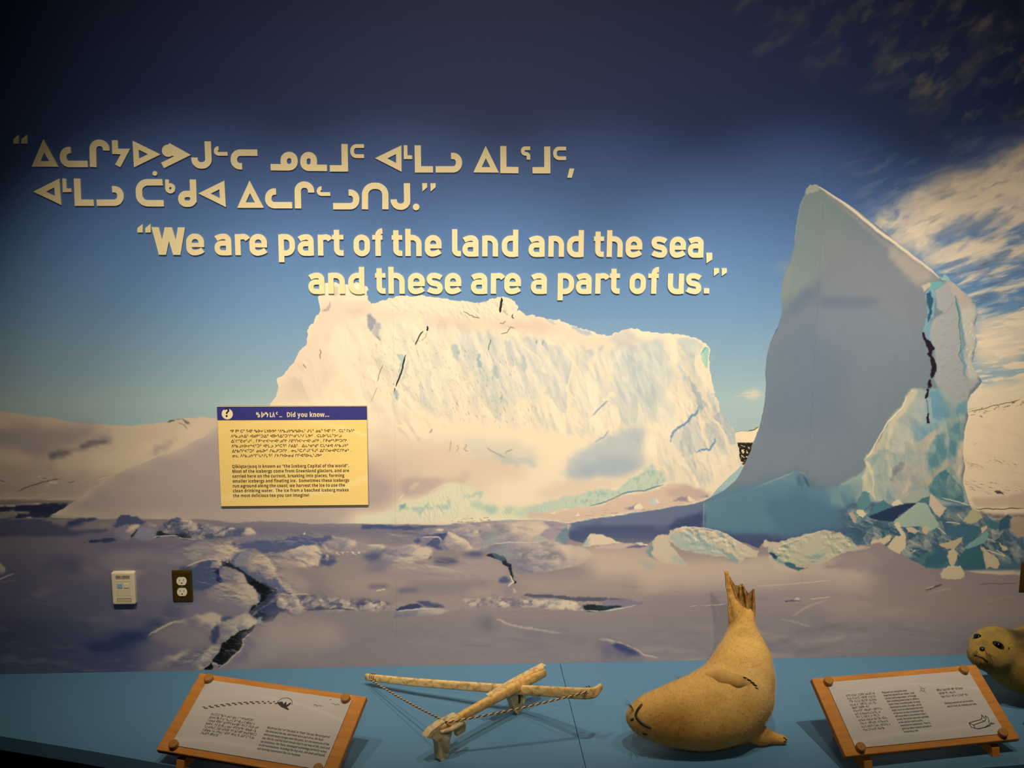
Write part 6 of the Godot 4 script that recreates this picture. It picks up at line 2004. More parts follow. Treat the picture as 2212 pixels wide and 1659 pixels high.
	p.line("#8ea6b8", 0.8, 9, 3, 4, [26.0,139.1,25.8,137.6])
	p.line("#8ea6b8", 0.8, 9, 3, 4, [28.1,138.8,27.9,137.1])
	p.patches("#8b8c84", 0.5, 8, 66, 34, 8, 0.34, 0.6, [-27.4,141.2,-5.6,138.1,16.5,134.9,29.5,112.4,13.5,107.5,-5.7,112.5,-21.5,119.0,-33.9,123.8], 4)
	# the snow apron and the blue-green ice foot
	p.poly(lilac, 0.85, 45, 10, [-140.3,78.5,-125.1,88.9,-109.3,96.8,-96.7,101.6,-82.5,109.9,-68.6,110.3,-54.7,104.6,-32.8,98.8,-23.3,93.0,-18.6,84.7,-26.7,79.8,-47.5,75.0,-94.8,76.2])
	p.poly(lilac, 0.5, 70, 10, [-82.5,109.5,-59.2,112.6,-37.5,102.9,-15.3,96.2,-5.8,92.9,-15.4,89.6,-31.5,81.5,-63.3,78.5,-94.4,83.7])
	p.poly("#d8c6b8", 0.6, 40, 8, [-31.1,107.7,-5.7,102.7,16.8,97.7,26.5,94.3,13.6,87.7,-5.8,87.9,-21.8,86.4,-31.3,93.0])
	p.poly(mauve, 0.45, 20, 6, [-21.9,88.4,-19.5,90.7,-16.1,91.0,-11.4,90.7,-4.2,90.0,0.2,91.5,3.4,91.3,1.6,90.1,-2.4,89.2,-6.2,88.2,-8.5,87.1,-10.9,85.6,-14.4,84.1,-18.4,83.2,-20.7,85.1])
	p.poly("#dccbbb", 0.7, 10, 5, [-18.4,87.1,-16.1,89.2,-14.3,89.8,-13.8,89.2,-16.1,87.4,-17.8,86.2])
	p.line(sun, 0.8, 5, 3, 3, [-21.9,83.0,-20.8,84.2,-19.9,85.1])
	p.line(sun, 0.8, 4, 2, 2, [-10.9,85.6,-8.5,87.1,-6.2,88.1,-2.4,89.2])
	p.poly("#c9cdcb", 0.5, 24, 8, [1.6,105.4,8.9,104.2,17.6,104.2,26.4,101.1,27.9,96.4,23.0,94.6,14.8,96.1,7.5,97.7,1.6,100.1])
	p.poly("#b5c3cb", 0.6, 14, 6, [11.2,98.6,17.7,98.2,23.5,97.0,27.6,96.1,25.9,94.6,20.6,95.2,14.8,96.4])
	p.line("#8d9590", 0.7, 5, 2, 4, [15.3,99.3,16.2,100.2,18.1,100.8])
	p.line("#8d9590", 0.6, 6, 2, 5, [8.9,101.5,11.2,100.0,14.2,98.5,15.3,97.8])
	p.line("#8d8b80", 0.6, 4, 2, 3, [-3.5,104.1,-3.7,102.2,-4.1,100.1])
	p.line("#8d8b80", 0.5, 4, 2, 3, [-1.5,102.5,-0.8,101.3,-1.7,100.1])
	p.line("#8d8b80", 0.6, 5, 2, 6, [1.4,103.1,1.9,102.5,0.9,101.0,2.4,100.1])
	p.line("#8c8a80", 0.7, 7, 2, 4, [-9.9,108.3,-10.6,107.2,-10.9,106.7])
	p.poly("#a9bcd0", 0.75, 22, 8, [35.4,92.1,37.9,97.3,45.2,102.2,54.3,106.6,62.0,109.5,64.7,108.0,65.1,104.3,63.0,100.9,63.5,97.9,65.7,96.0,62.1,92.7,56.6,90.4,45.5,90.5,38.1,89.8])
	p.poly("#93aac8", 0.4, 26, 8, [38.8,91.3,43.9,95.8,56.4,98.0,63.9,96.4,61.4,93.1,54.7,90.8,45.5,90.5])
	p.poly("#dccac0", 0.6, 24, 8, [27.0,86.1,34.4,89.1,49.2,90.1,56.6,90.4,60.3,91.2,56.7,87.8,49.3,86.0,38.2,83.8,28.9,82.4])
	p.poly("#dfe4d0", 0.8, 12, 6, [-34.8,76.2,-28.9,78.2,-23.1,79.7,-21.4,81.5,-14.4,83.2,-8.6,85.9,-2.4,89.1,3.1,87.9,7.5,86.0,7.2,82.7,13.1,80.5,19.3,80.2,30.0,80.7,30.0,75.5,11.9,76.0,0.2,76.4,-8.6,75.3,-23.2,74.6,-34.8,74.7])
	p.poly("#9cc2c0", 0.6, 7, 8, [-22.0,79.1,-21.4,81.6,-18.9,81.7,-18.5,80.2,-16.1,80.8,-13.2,80.5,-11.5,82.0,-10.6,80.2,-6.8,81.6,-5.7,80.7,-4.3,83.3,-3.6,81.3,-4.8,79.5,-8.6,80.4,-13.5,79.0,-14.7,77.5,-14.4,79.3,-18.5,79.6,-20.8,79.4])
	p.poly("#6fa6b2", 0.7, 3, 4, [-21.5,81.6,-20.2,81.3,-18.9,82.0,-19.6,80.5,-20.8,80.0,-21.8,78.9,-21.1,80.3])
	p.poly("#9cc2c0", 0.5, 6, 6, [-0.4,83.7,3.1,84.5,6.0,85.7,7.9,86.2,7.2,84.2,6.3,83.0,6.0,84.8,3.1,83.6])
	p.poly("#a9c9c2", 0.55, 9, 6, [2.8,81.2,6.0,82.4,7.8,80.9,13.1,80.5,13.1,78.4,10.2,77.5,6.0,79.7])
	p.poly("#9fc1bc", 0.5, 9, 5, [8.1,81.5,13.1,79.9,11.9,79.0,10.2,77.5,9.0,79.1])
	p.poly("#9fc1bc", 0.55, 10, 4, [15.4,80.2,16.9,80.5,19.3,79.3,16.6,77.3,14.9,78.1])
	p.poly("#b9cfc8", 0.6, 14, 5, [19.3,79.6,23.7,80.4,30.0,80.7,30.0,77.0,20.8,76.2,17.8,77.1])
	p.poly("#b9d2cb", 0.8, 7, 6, [23.4,80.1,30.8,82.0,35.6,83.8,42.6,84.9,48.5,86.3,55.2,85.9,58.1,88.9,63.3,91.9,66.9,94.9,70.7,92.6,72.7,89.2,67.9,86.6,64.2,85.5,56.7,84.8,53.1,82.9,46.4,80.3,38.2,79.2,30.8,78.2,23.4,77.5])
	p.patches("#93b9bf", 0.6, 8, 80, 40, 26, -0.1, 0.5, [35.6,83.0,42.6,84.5,48.5,86.0,55.2,85.5,58.1,88.9,63.3,91.9,66.9,94.9,70.7,92.6,72.3,89.2,67.1,86.6,56.7,84.8,52.7,82.9,45.7,80.3,38.2,79.6], 4)
	p.line("#55849f", 0.9, 7, 2, 4, [45.3,80.1,49.4,81.2,53.8,82.9,56.7,84.6,61.2,85.5,64.9,85.6,67.9,86.8,71.6,87.9])
	p.bumps("#f6efda", "#b3c8c2", 0.5, 8, 70, 50, 20, [-34.8,76.2,-23.1,80.0,-14.4,83.5,-5.6,87.6,3.1,87.9,7.5,85.7,13.1,80.5,30.0,80.7,30.0,75.5,0.2,76.1,-23.2,74.6], 4, true, 0.25)
	p.patches("#7d7f7c", 0.8, 5, 8, 26, 7, 0.2, 0.45, [-1.3,76.7,3.1,76.7,10.5,76.3,10.8,75.1,6.0,75.1,0.2,74.3,-3.9,75.0], 4)
	p.poly("#d6c2b6", 0.9, 8, 5, [37.2,74.1,30.9,75.3,23.5,75.9,23.4,77.5,34.5,78.5,49.4,80.6,56.8,84.0,67.9,85.8,73.5,88.0,79.1,88.0,86.8,84.9,86.5,82.4,79.4,80.3,64.4,77.8,49.5,76.1])
	p.poly("#b9a7ac", 0.5, 12, 5, [71.7,85.0,79.1,87.2,86.0,85.6,88.7,84.1,86.1,82.6,75.5,82.7])
	p.poly("#8e8ba6", 0.9, 4, 4, [57.2,79.2,60.6,80.1,62.8,81.3,62.1,79.4,60.3,78.8])
	p.poly(sun, 1, 2, 4, [61.4,79.0,62.1,80.9,63.4,80.9,64.5,79.5,62.9,79.0])
	p.poly("#c4d0d6", 1, 2, 4, [66.2,80.9,67.6,82.8,68.6,83.1,70.5,81.2,68.8,80.6])
	p.poly(sun, 0.9, 2, 3, [68.6,83.1,70.6,81.2,69.4,80.9])
	p.poly("#8e8ba6", 0.8, 4, 4, [75.2,81.9,78.5,83.4,80.4,83.6,80.1,81.7])
	p.poly(sun, 0.9, 2, 4, [80.2,83.4,80.9,83.8,83.1,82.0,80.8,81.7])
	p.poly("#8e8ba6", 0.8, 3, 3, [84.9,83.2,87.5,83.9,87.9,83.3,86.8,83.0])
	p.poly(sun, 0.9, 2, 3, [40.1,76.7,41.4,77.9,42.2,76.7])
	p.poly(sun, 0.9, 2, 3, [31.6,77.6,33.1,78.3,34.2,77.7])
	p.patches("#a293a0", 0.7, 4, 4, 60, 7, 0.2, 0.5, [34.6,75.4,49.4,79.1,60.6,78.2,71.8,81.2,85.0,82.6,71.9,79.3,49.5,76.1,38.3,74.3], 4)
	p.close_shape()
	# the tall iceberg
	var tall := [86.3,81.7,92.7,85.1,97.6,89.4,100.0,94.1,102.7,100.8,105.0,108.0,106.3,115.4,106.7,122.0,106.3,129.3,106.6,134.2,108.1,139.6,110.2,144.2,111.1,149.2,110.4,155.9,111.0,160.7,113.3,166.2,114.3,171.7,114.4,178.0,115.1,183.5,116.3,187.6,117.1,188.9,117.3,190.9,118.6,192.2,120.3,192.3,122.2,191.6,132.0,186.0,143.9,178.0,154.3,170.5,163.0,164.2,167.6,161.0,168.2,162.3,170.3,160.4,173.9,157.5,178.0,154.3,180.6,151.4,181.5,148.5,180.6,144.1,181.9,138.4,181.3,133.5,180.9,130.2,183.2,126.9,185.1,124.4,181.7,120.2,180.3,116.9,181.1,111.9,180.0,106.0,180.1,98.3,181.4,93.2,181.0,88.1,183.2,82.0,185.3,77.7,191.0,72.4,192.5,54.8,152.4,53.6,117.7,57.6,90.2,64.9,86.8,70.1]
	p.open_shape("#788a9e", 2.5, tall)
	p.poly("#7f969c", 0.7, 34, 4, [117.3,191.0,121.0,192.0,126.6,187.5,133.4,182.4,132.8,174.7,124.8,163.1,118.8,154.7,112.5,150.9,110.7,155.7,110.9,162.0,113.7,169.3,114.8,178.6])
	p.poly("#8d9496", 0.6, 16, 4, [110.9,162.0,113.8,168.3,114.9,166.2,113.2,158.9,112.0,150.4,110.4,155.7])
	p.poly("#8a8b9c", 0.5, 60, 4, [122.6,182.3,140.4,173.7,154.9,162.3,161.2,158.1,163.1,148.5,159.4,137.7,142.1,148.4,125.1,158.9])
	p.poly("#5f7395", 0.55, 26, 4, [111.7,145.1,111.6,148.3,115.6,153.6,122.3,159.4,125.2,157.9,121.1,152.0,130.9,152.6,144.5,153.7,144.1,151.1,131.0,151.0,120.1,150.4,114.8,148.3])
	p.poly("#62789a", 0.45, 70, 4, [106.8,134.9,110.7,145.1,120.3,148.3,131.3,145.7,135.3,126.9,133.7,107.2,106.0,107.3,106.7,126.9])
	p.poly("#7f90a8", 0.35, 60, 4, [118.0,149.4,136.5,150.5,155.8,149.5,162.4,143.1,162.1,132.3,143.2,132.3,126.3,137.7])
	p.patches("#5f7392", 0.07, 20, 70, 120, 60, 0.0, 0.7, tall, 4)
	p.line(sun, 0.95, 16, 5, 3, [120.5,192.3,123.2,190.8,128.8,187.5,134.4,183.7,140.1,179.4,145.8,175.3,151.4,171.7,157.2,167.6,163.0,163.9,166.5,160.8])
	p.poly("#c3b7b0", 0.6, 22, 4, [145.9,173.7,152.6,170.7,159.5,166.0,165.3,161.8,163.3,159.7,160.7,157.5,154.9,161.7,148.5,167.5])
	p.line("#a9a5a6", 0.5, 16, 14, 3, [122.2,190.5,128.9,186.0,137.4,179.4,145.9,172.7,151.7,168.6])
	p.line("#3d4f66", 0.6, 4, 2, 2, [106.9,110.5,106.8,121.4,106.3,129.6,106.8,136.0,109.2,141.4,110.6,145.6])
	p.line("#b7b8b2", 0.45, 3, 1, 1, [105.9,108.3,106.9,112.7,106.8,122.5,106.3,129.6,106.9,136.0,109.7,142.4])
	p.line("#a9b2b0", 0.4, 5, 3, 1, [117.4,189.5,116.5,187.4,115.4,182.8,114.6,178.1,114.4,171.9])
	p.poly("#aeb6ab", 0.8, 5, 2, [117.2,190.0,117.8,191.8,119.7,192.4,121.5,192.1,122.2,190.5,120.1,189.5,117.7,188.7])
	# its broken right side
	p.poly("#a5adb8", 1, 6, 5, [165.2,157.0,168.8,159.7,172.1,159.7,174.5,157.6,178.7,153.9,180.6,151.2,181.4,148.6,180.0,145.3,181.5,141.0,181.3,136.7,180.0,132.3,183.7,127.4,184.0,124.6,180.9,121.3,180.7,116.9,172.2,117.5,169.1,121.4,167.1,125.2,167.8,130.1,166.9,135.0,164.9,138.8,164.1,142.6,165.4,146.3,169.1,149.0,166.2,151.2])
	p.poly("#bab4b2", 0.8, 10, 5, [168.8,159.7,171.6,159.7,174.5,157.1,178.1,153.9,180.6,150.7,178.0,148.5,174.6,149.6,173.1,154.9,170.7,157.1])
	p.poly("#c6c9c6", 0.8, 12, 6, [174.6,149.6,177.8,151.2,181.3,149.6,180.0,145.3,181.6,139.9,180.4,133.4,183.7,127.4,182.8,125.2,179.9,125.7,178.3,132.3,178.4,137.7,176.3,143.2])
	p.patches("#8d93a8", 0.5, 8, 155, 50, 8, 0.1, 0.6, [167.1,146.4,172.9,150.7,175.7,143.1,176.5,133.4,180.0,125.2,180.6,118.0,172.1,118.0,168.4,122.5,168.2,132.3,165.9,139.9], 4)
	p.patches(sun, 0.7, 6, 110, 24, 12, 0.25, 0.5, [175.3,147.5,181.1,145.3,181.3,136.7,183.8,126.8,180.0,125.2,177.5,135.0], 4)
	p.line("#6f9fb6", 0.9, 16, 4, 6, [172.8,154.9,173.9,151.2,175.2,145.8,176.3,142.1,177.5,137.7,176.4,134.5,177.2,131.8,178.5,130.1,178.1,127.9,179.4,126.0])
	p.line("#44606f", 0.7, 4, 1, 6, [172.8,154.9,173.8,151.2,174.9,145.8,175.5,142.1,176.4,137.7,175.6,133.9,177.2,131.8])
	p.line("#a0938f", 0.8, 4, 1, 3, [173.5,153.3,171.7,151.7,169.7,149.0,167.5,148.0])
	p.poly("#7ab0c2", 1, 5, 5, [161.9,156.0,164.0,157.6,165.7,156.5,165.6,151.2,165.4,147.4,163.9,144.7,162.4,142.0,162.7,145.3,163.6,148.5,162.8,152.2])
	p.poly("#6fb3c0", 1, 3, 4, [163.3,159.1,165.5,159.7,167.4,159.7,168.3,159.2,167.3,157.8,164.6,157.3,163.0,157.0])
	p.poly("#8fc0c6", 1, 3, 3, [166.4,161.8,168.0,163.2,171.0,160.3,168.8,160.0,167.4,160.2])
	p.poly("#2f5a80", 1, 3, 5, [162.2,155.4,163.5,156.5,164.9,153.8,164.7,149.6,164.3,146.9,163.3,145.3,163.6,148.5,162.7,152.2])
	p.poly("#7ba6c4", 0.95, 4, 5, [162.4,142.6,164.9,146.3,164.6,142.6,164.3,139.9,166.2,136.6,167.6,132.3,168.3,127.9,167.0,125.7,167.8,130.1,166.3,135.0,164.4,138.3])
	p.poly("#241c2c", 1, 2, 5, [161.7,141.9,162.4,142.0,164.3,139.3,166.8,136.1,165.8,134.2,167.9,129.6,167.5,127.4,166.2,125.7,166.2,129.0,165.4,132.8,164.1,134.2,164.6,135.6,162.6,139.3])
	p.poly("#24162a", 1, 2, 5, [165.4,125.2,166.3,124.9,166.3,121.4,164.8,118.6,164.5,119.2,165.1,121.9])
	p.poly("#cdbfb0", 0.9, 4, 4, [160.1,158.3,163.3,159.4,164.0,158.4,162.1,157.0,161.1,155.9])
	# the ice of its foot
	p.poly("#9fb3b6", 1, 7, 6, [159.7,121.9,165.5,121.9,170.3,121.9,175.3,117.7,180.8,118.4,180.3,114.2,179.3,107.2,180.0,104.0,178.3,100.1,180.4,94.6,180.0,89.8,182.8,84.6,184.1,79.0,176.1,78.3,169.3,78.8,156.1,79.3,144.0,81.0,138.6,79.1,131.3,83.1,135.7,87.4,143.3,91.7,144.8,94.0,143.8,96.0,146.3,99.9,150.2,106.5,152.2,111.1,156.6,115.8,158.2,120.0])
	p.poly("#cfcbb8", 0.9, 8, 6, [158.2,120.4,159.7,121.9,162.0,121.9,160.4,117.3,157.6,113.4,154.0,108.4,152.8,103.4,154.3,99.1,149.9,99.9,146.9,97.9,144.2,96.0,146.3,99.9,150.2,106.5,152.2,111.1,156.6,115.8])
	p.poly("#6fa3c2", 0.95, 12, 6, [164.7,118.1,165.9,121.9,170.3,121.9,171.4,117.3,175.0,112.2,172.8,110.3,168.7,106.4,163.9,102.5,161.4,103.7,160.8,107.2,163.1,112.7])
	p.poly("#8fa8c0", 0.8, 16, 6, [161.1,118.1,164.6,118.8,165.1,112.7,161.2,106.5,161.4,103.3,159.2,106.5])
	p.poly("#aebac0", 0.8, 10, 6, [154.2,105.7,159.1,108.0,161.4,103.7,163.9,102.5,169.9,106.4,172.8,110.3,170.8,104.8,167.5,101.7,167.8,93.1,162.0,96.3,158.6,98.7,155.5,98.7,152.9,101.8])
	p.poly("#c6b9b4", 0.8, 6, 5, [156.2,99.5,159.5,103.3,162.3,101.8,166.8,105.6,169.4,107.2,169.7,103.7,167.2,100.2,163.7,99.4,161.8,99.0,158.9,100.2])
	p.poly("#5f93a8", 0.95, 8, 6, [167.5,101.3,169.2,105.2,173.1,105.6,173.6,100.1,174.6,97.0,171.7,93.9,167.8,91.9,167.1,97.0])
	p.poly("#5f93a8", 0.9, 8, 6, [174.7,105.6,176.0,109.5,179.0,111.1,180.0,104.4,178.1,102.5,178.0,99.3,175.1,96.2,174.4,100.1])
	p.poly("#6a9fbd", 0.8, 8, 5, [177.0,116.9,180.4,118.0,179.7,111.8,177.8,111.8,176.1,113.4])
	p.poly("#d7cdb9", 0.85, 9, 5, [178.2,101.7,180.0,103.6,181.0,101.7,180.2,97.0,180.8,93.8,179.9,90.6,177.5,91.0,176.5,93.8,177.8,97.0])
	p.poly("#b7c2bb", 0.9, 7, 6, [143.8,96.0,147.1,94.0,149.5,99.5,154.7,97.9,155.8,94.0,153.8,88.5,152.9,84.5,152.8,80.9,148.8,81.4,147.6,86.9,144.3,88.5,144.8,94.0])
	p.poly("#dcd6bc", 0.9, 4, 4, [143.8,96.4,145.9,94.8,147.2,92.4,147.2,86.9,147.8,83.8,149.2,81.2,146.2,84.6,143.8,84.6,143.4,90.1,144.9,94.0])
	p.poly("#b3b2b6", 0.85, 7, 6, [155.0,94.0,158.5,95.5,162.0,95.5,166.3,96.3,167.9,91.5,162.7,86.8,161.4,82.8,159.0,82.5,156.1,84.9,153.8,88.9])
	p.poly("#7d8a97", 0.8, 5, 5, [155.0,93.6,156.9,95.5,158.9,95.1,158.3,92.4,156.0,91.2,155.0,88.1,153.8,89.2])
	p.poly("#d2cbb8", 0.7, 5, 5, [160.5,89.6,162.2,87.6,160.9,84.4,158.6,82.9,159.9,86.8])
	p.line(sun, 0.9, 6, 2, 4, [147.2,92.8,147.7,88.5,147.8,84.6,149.2,81.4])
	p.line(sun, 0.9, 7, 2, 5, [143.8,96.2,146.4,99.5,149.1,105.3,151.5,110.0,156.6,115.4,157.9,119.6])
	p.poly("#4d8199", 0.98, 4, 4, [167.9,86.0,171.1,90.7,174.2,92.7,176.7,90.7,180.2,86.7,182.3,80.7,181.6,79.5,177.5,80.3,171.8,82.0,168.8,84.4])
	p.poly("#b9b7a8", 0.9, 7, 5, [162.7,86.8,168.0,89.9,173.3,93.8,174.6,96.6,175.7,93.8,172.6,91.9,168.6,87.6,165.9,85.6])
	p.facets("#d9d6c6", "#5c8aa4", 0.42, 12, 78, 110, 46, [159.8,119.6,165.8,118.1,170.4,119.6,175.5,115.7,179.6,114.2,179.6,104.0,178.3,100.1,180.2,91.4,182.8,84.6,175.9,80.7,163.9,80.4,147.9,82.2,144.9,92.5,150.3,105.3,153.9,109.2])
	p.facets("#e3dfcc", "#6d95a8", 0.3, 12, 60, 50, 26, [153.9,109.2,160.2,114.2,173.5,110.3,179.6,104.0,178.3,100.1,180.2,91.4,182.8,84.6,175.9,80.7,163.9,80.4,147.9,82.2,144.9,92.5,150.3,105.3])
	# shadowed left half of the foot
	p.poly("#5a809c", 0.8, 30, 4, [86.8,83.1,92.9,85.0,104.5,86.1,115.9,91.1,119.0,91.9,123.9,88.7,131.2,85.1,137.8,79.1,138.9,75.1,138.6,67.1,105.4,66.7,86.6,68.5])
	p.poly("#4c7190", 0.65, 26, 4, [104.8,79.4,116.1,88.8,119.8,91.1,123.5,88.7,124.3,81.2,123.3,71.3,109.3,68.3,97.4,71.6])
	p.poly("#6f93a4", 0.6, 30, 4, [130.0,84.7,138.1,87.0,143.6,88.1,144.6,84.6,138.6,79.1,133.0,80.7])
	p.poly("#3d5679", 0.75, 26, 4, [109.3,68.3,120.7,75.3,128.5,77.2,135.6,75.9,140.6,72.7,139.4,67.1,128.9,69.6,117.2,67.4])
	p.line("#33536f", 0.7, 10, 5, 4, [121.8,90.7,124.0,87.1,124.0,83.2,124.6,80.0,123.9,75.3])
	p.line("#93a9ac", 0.5, 6, 4, 4, [116.0,90.7,118.2,92.1,121.8,91.8,123.0,90.7])
	p.poly("#7ea0a6", 0.6, 10, 3, [86.0,82.1,87.3,79.8,91.2,75.1,89.7,74.3,86.8,77.8])
	p.line("#cfd2c4", 0.8, 3, 1, 2, [86.4,78.2,86.6,75.2,86.5,72.1])
	p.line("#9fb4bd", 0.6, 4, 2, 2, [91.0,76.3,90.7,74.3,90.9,72.4])
	# glassy lower wall with a peaked upper edge
	p.poly("#7098b0", 0.75, 6, 3, [86.4,80.7,94.5,82.8,102.8,85.7,110.2,88.6,115.9,91.0,119.6,92.0,121.4,89.2,123.8,86.5,129.0,85.1,133.9,86.8,139.0,87.6,141.9,81.6,143.1,64.3,87.0,65.0])
	p.facets("#8fb6c2", "#4f7896", 0.5, 14, 70, 200, 90, [86.7,80.4,102.8,85.0,116.0,90.3,119.6,91.3,123.0,86.0,133.2,85.4,141.9,81.6,142.8,67.8,87.2,68.4])
	p.poly("#44688c", 0.6, 40, 3, [83.2,71.9,99.9,73.4,116.8,74.1,133.7,76.5,145.8,74.6,146.6,62.5,83.5,63.3])
	p.poly("#44698a", 0.6, 8, 3, [119.6,91.6,122.2,87.7,123.5,82.6,123.2,76.6,121.8,69.7,120.8,69.7,121.3,80.0,119.9,86.9])
	p.line("#a9c0c4", 0.6, 7, 4, 3, [87.9,81.2,96.1,83.3,104.4,86.2,112.6,89.6,118.4,91.8])
	p.poly("#2a1e30", 1, 2, 3, [164.8,121.9,165.8,121.9,165.7,120.6,165.0,118.4,164.4,118.6,164.9,120.4])
	p.poly("#2a1e30", 1, 2, 3, [165.9,113.1,166.5,113.3,167.0,109.5,165.9,109.5])
	p.line("#4f6f90", 0.7, 6, 2, 3, [165.0,118.4,165.7,116.1,166.1,113.2])
	p.close_shape()
	# deep shade on the ice between the bergs
	p.poly("#6a789e", 1, 3, 3, [37.3,74.1,41.2,74.6,49.4,76.0,56.9,76.8,64.3,77.9,72.9,79.3,79.2,80.1,86.3,81.7,86.8,70.1,117.2,67.2,160.2,66.7,161.2,51.8,38.6,53.6,36.7,69.0])
	p.poly("#4b5a86", 0.85, 14, 4, [37.6,71.9,48.2,73.6,66.4,72.9,74.8,72.0,79.7,75.3,86.5,77.3,86.8,70.1,103.5,69.9,127.2,71.4,151.2,71.1,151.8,62.4,100.4,63.1,40.1,62.2])
	p.poly("#3f4e7a", 0.7, 12, 4, [73.2,72.2,76.1,74.9,81.7,76.4,86.2,77.9,86.6,72.1,91.4,71.2,97.2,68.8,102.3,66.4,122.2,67.8,122.3,65.4,99.3,65.3,91.4,70.5,80.0,70.6])
	p.poly("#5f87a4", 0.85, 20, 4, [86.7,81.2,99.3,87.0,116.1,88.6,131.5,85.1,133.9,73.0,117.2,68.1,100.1,70.0,87.0,71.8])
	p.poly("#54799a", 0.7, 26, 4, [106.4,80.2,119.6,85.2,133.5,79.9,140.8,73.0,134.2,67.9,117.2,67.7])
	p.line("#b7c0bd", 0.7, 3, 1, 2, [86.2,81.3,86.5,77.5,86.5,72.3])
	# the rubble at its foot, on the right
	p.poly("#4f7390", 0.94, 10, 8, [135.5,78.3,140.1,80.7,146.4,81.0,156.1,79.3,168.0,79.2,184.1,79.0,190.9,74.6,205.4,72.0,221.4,70.2,223.1,53.8,102.0,55.5,117.4,64.2,139.4,67.1])
	p.bumps("#c9c0b2", "#2f4562", 0.6, 20, 30, 90, 36, [138.7,77.9,152.1,79.0,168.1,78.4,184.2,77.8,196.6,74.5,221.2,72.6,222.7,57.1,157.4,60.4,139.2,70.3], 4, true, 0.22)
	p.facets("#c7c3b6", "#365272", 0.6, 16, 30, 70, 40, [138.7,77.9,152.1,79.0,168.1,78.4,184.2,77.8,196.6,74.5,221.2,72.6,222.8,56.2,157.5,59.6,145.2,63.8,139.2,70.3])
	p.facets("#cfd3c8", "#3a5f7c", 0.5, 10, 60, 36, 22, [138.7,77.9,152.1,79.0,168.1,78.4,184.2,77.8,196.6,74.5,221.2,72.6,222.8,56.2,157.5,59.6,145.2,63.8,139.2,70.3])
	p.poly("#5f8f9f", 1, 3, 5, [142.1,81.0,143.8,84.6,146.6,84.2,147.2,80.6,145.0,77.8,142.6,78.6])
	p.poly("#d9d3bd", 1, 2, 4, [142.1,77.1,143.8,78.0,145.7,76.6,144.8,74.8,143.2,75.5])
	p.poly("#b9aca9", 1, 3, 4, [138.8,76.7,140.3,77.3,142.5,74.7,142.2,72.7,140.1,75.1])
	p.poly("#4f8398", 1, 3, 4, [145.6,75.8,150.0,80.6,151.9,81.7,154.5,79.3,151.4,77.0,147.6,75.4])
	p.poly("#e0d8c4", 1, 2, 6, [154.8,79.7,155.9,80.9,157.5,81.7,160.4,79.5,158.5,79.1,156.1,78.9])
	p.poly("#a9b8b4", 1, 3, 3, [159.3,81.7,162.1,84.0,165.9,85.6,168.4,84.4,169.7,83.2,165.9,81.2,162.0,80.1])
	p.poly("#4f7f93", 1, 3, 3, [165.8,81.6,169.1,82.8,169.2,79.4,167.5,80.4,164.0,80.2])
	p.poly("#d6c8b7", 1, 3, 3, [169.3,83.4,171.8,81.6,175.7,78.3,173.2,74.7,171.4,76.4,169.2,79.2])
	p.poly("#2c3f62", 1, 4, 4, [146.8,75.4,154.5,78.5,163.6,80.2,164.4,79.6,157.9,75.7,155.7,73.3,150.9,73.8])
	p.poly("#a4bfb8", 1, 2, 3, [156.1,73.3,159.5,76.1,164.7,80.4,168.0,80.0,170.7,76.0,173.3,72.7,172.7,71.1,170.0,69.5,165.8,71.6,159.8,71.3])
	p.poly("#d9ceb8", 1, 2, 5, [156.2,72.1,156.9,72.9,158.5,73.3,160.3,69.7,161.3,66.8,160.6,66.0,158.8,68.9])
	p.poly("#cdbfae", 1, 2, 4, [161.0,70.9,163.0,71.4,166.4,69.6,164.8,68.8,162.0,69.2])
	p.poly("#cdbfae", 1, 2, 4, [167.1,70.8,168.6,71.8,170.3,70.4,168.9,68.4,167.6,69.2])
	p.poly("#46748f", 1, 3, 4, [176.7,71.1,180.6,71.8,189.6,70.9,189.0,68.9,185.3,64.9,183.4,63.3,183.5,66.6,181.0,67.4,176.1,68.3])
	p.poly("#7fb3b7", 0.95, 3, 4, [183.4,63.3,187.6,66.5,191.0,69.3,192.7,68.5,191.7,65.7,187.8,63.7,184.7,62.5])
	p.poly("#d8ccb5", 1, 2, 4, [189.2,70.9,191.2,71.7,191.7,70.5,189.8,68.5])
	p.poly("#bdbd9f", 1, 2, 4, [182.1,73.4,185.8,77.8,188.3,76.2,189.7,74.2,187.0,72.6,184.2,72.2])
	p.line("#d8d6c6", 0.95, 6, 1, 2, [173.4,82.1,175.8,81.5,179.9,80.5,184.9,79.0])
	p.line("#d8d6c6", 0.9, 5, 1, 2, [179.9,76.1,181.2,74.7,182.1,73.6])
	p.line("#d8d6c6", 0.9, 6, 1, 4, [175.7,72.9,179.0,72.7,181.4,72.2])
	p.line("#d8d6c6", 0.9, 6, 1, 4, [172.7,71.1,174.4,69.9,176.5,68.3])
	p.poly("#4a7c92", 1, 4, 4, [189.8,73.4,192.6,74.1,196.0,72.1,195.4,69.7,192.0,71.3])
	p.poly("#3f6584", 1, 4, 4, [195.9,72.5,198.9,75.7,200.6,74.5,199.4,70.4,196.3,68.8])
	p.poly("#bba99b", 0.95, 5, 6, [199.9,73.7,202.6,75.2,208.8,74.4,213.0,72.7,209.5,67.1,203.8,66.3,200.3,69.6])
	p.poly("#c8bda4", 1, 2, 4, [173.2,64.5,177.9,65.8,182.6,67.4,182.4,65.4,179.8,62.6,176.5,63.0])
	p.poly("#d7c7ae", 1, 3, 4, [177.4,61.8,179.8,63.0,181.5,60.9,180.6,57.7,179.6,54.8,178.2,57.7])
	p.poly("#4c7e92", 1, 5, 4, [166.3,59.1,170.6,61.9,177.1,61.0,177.8,57.7,178.9,53.6,165.9,53.8])
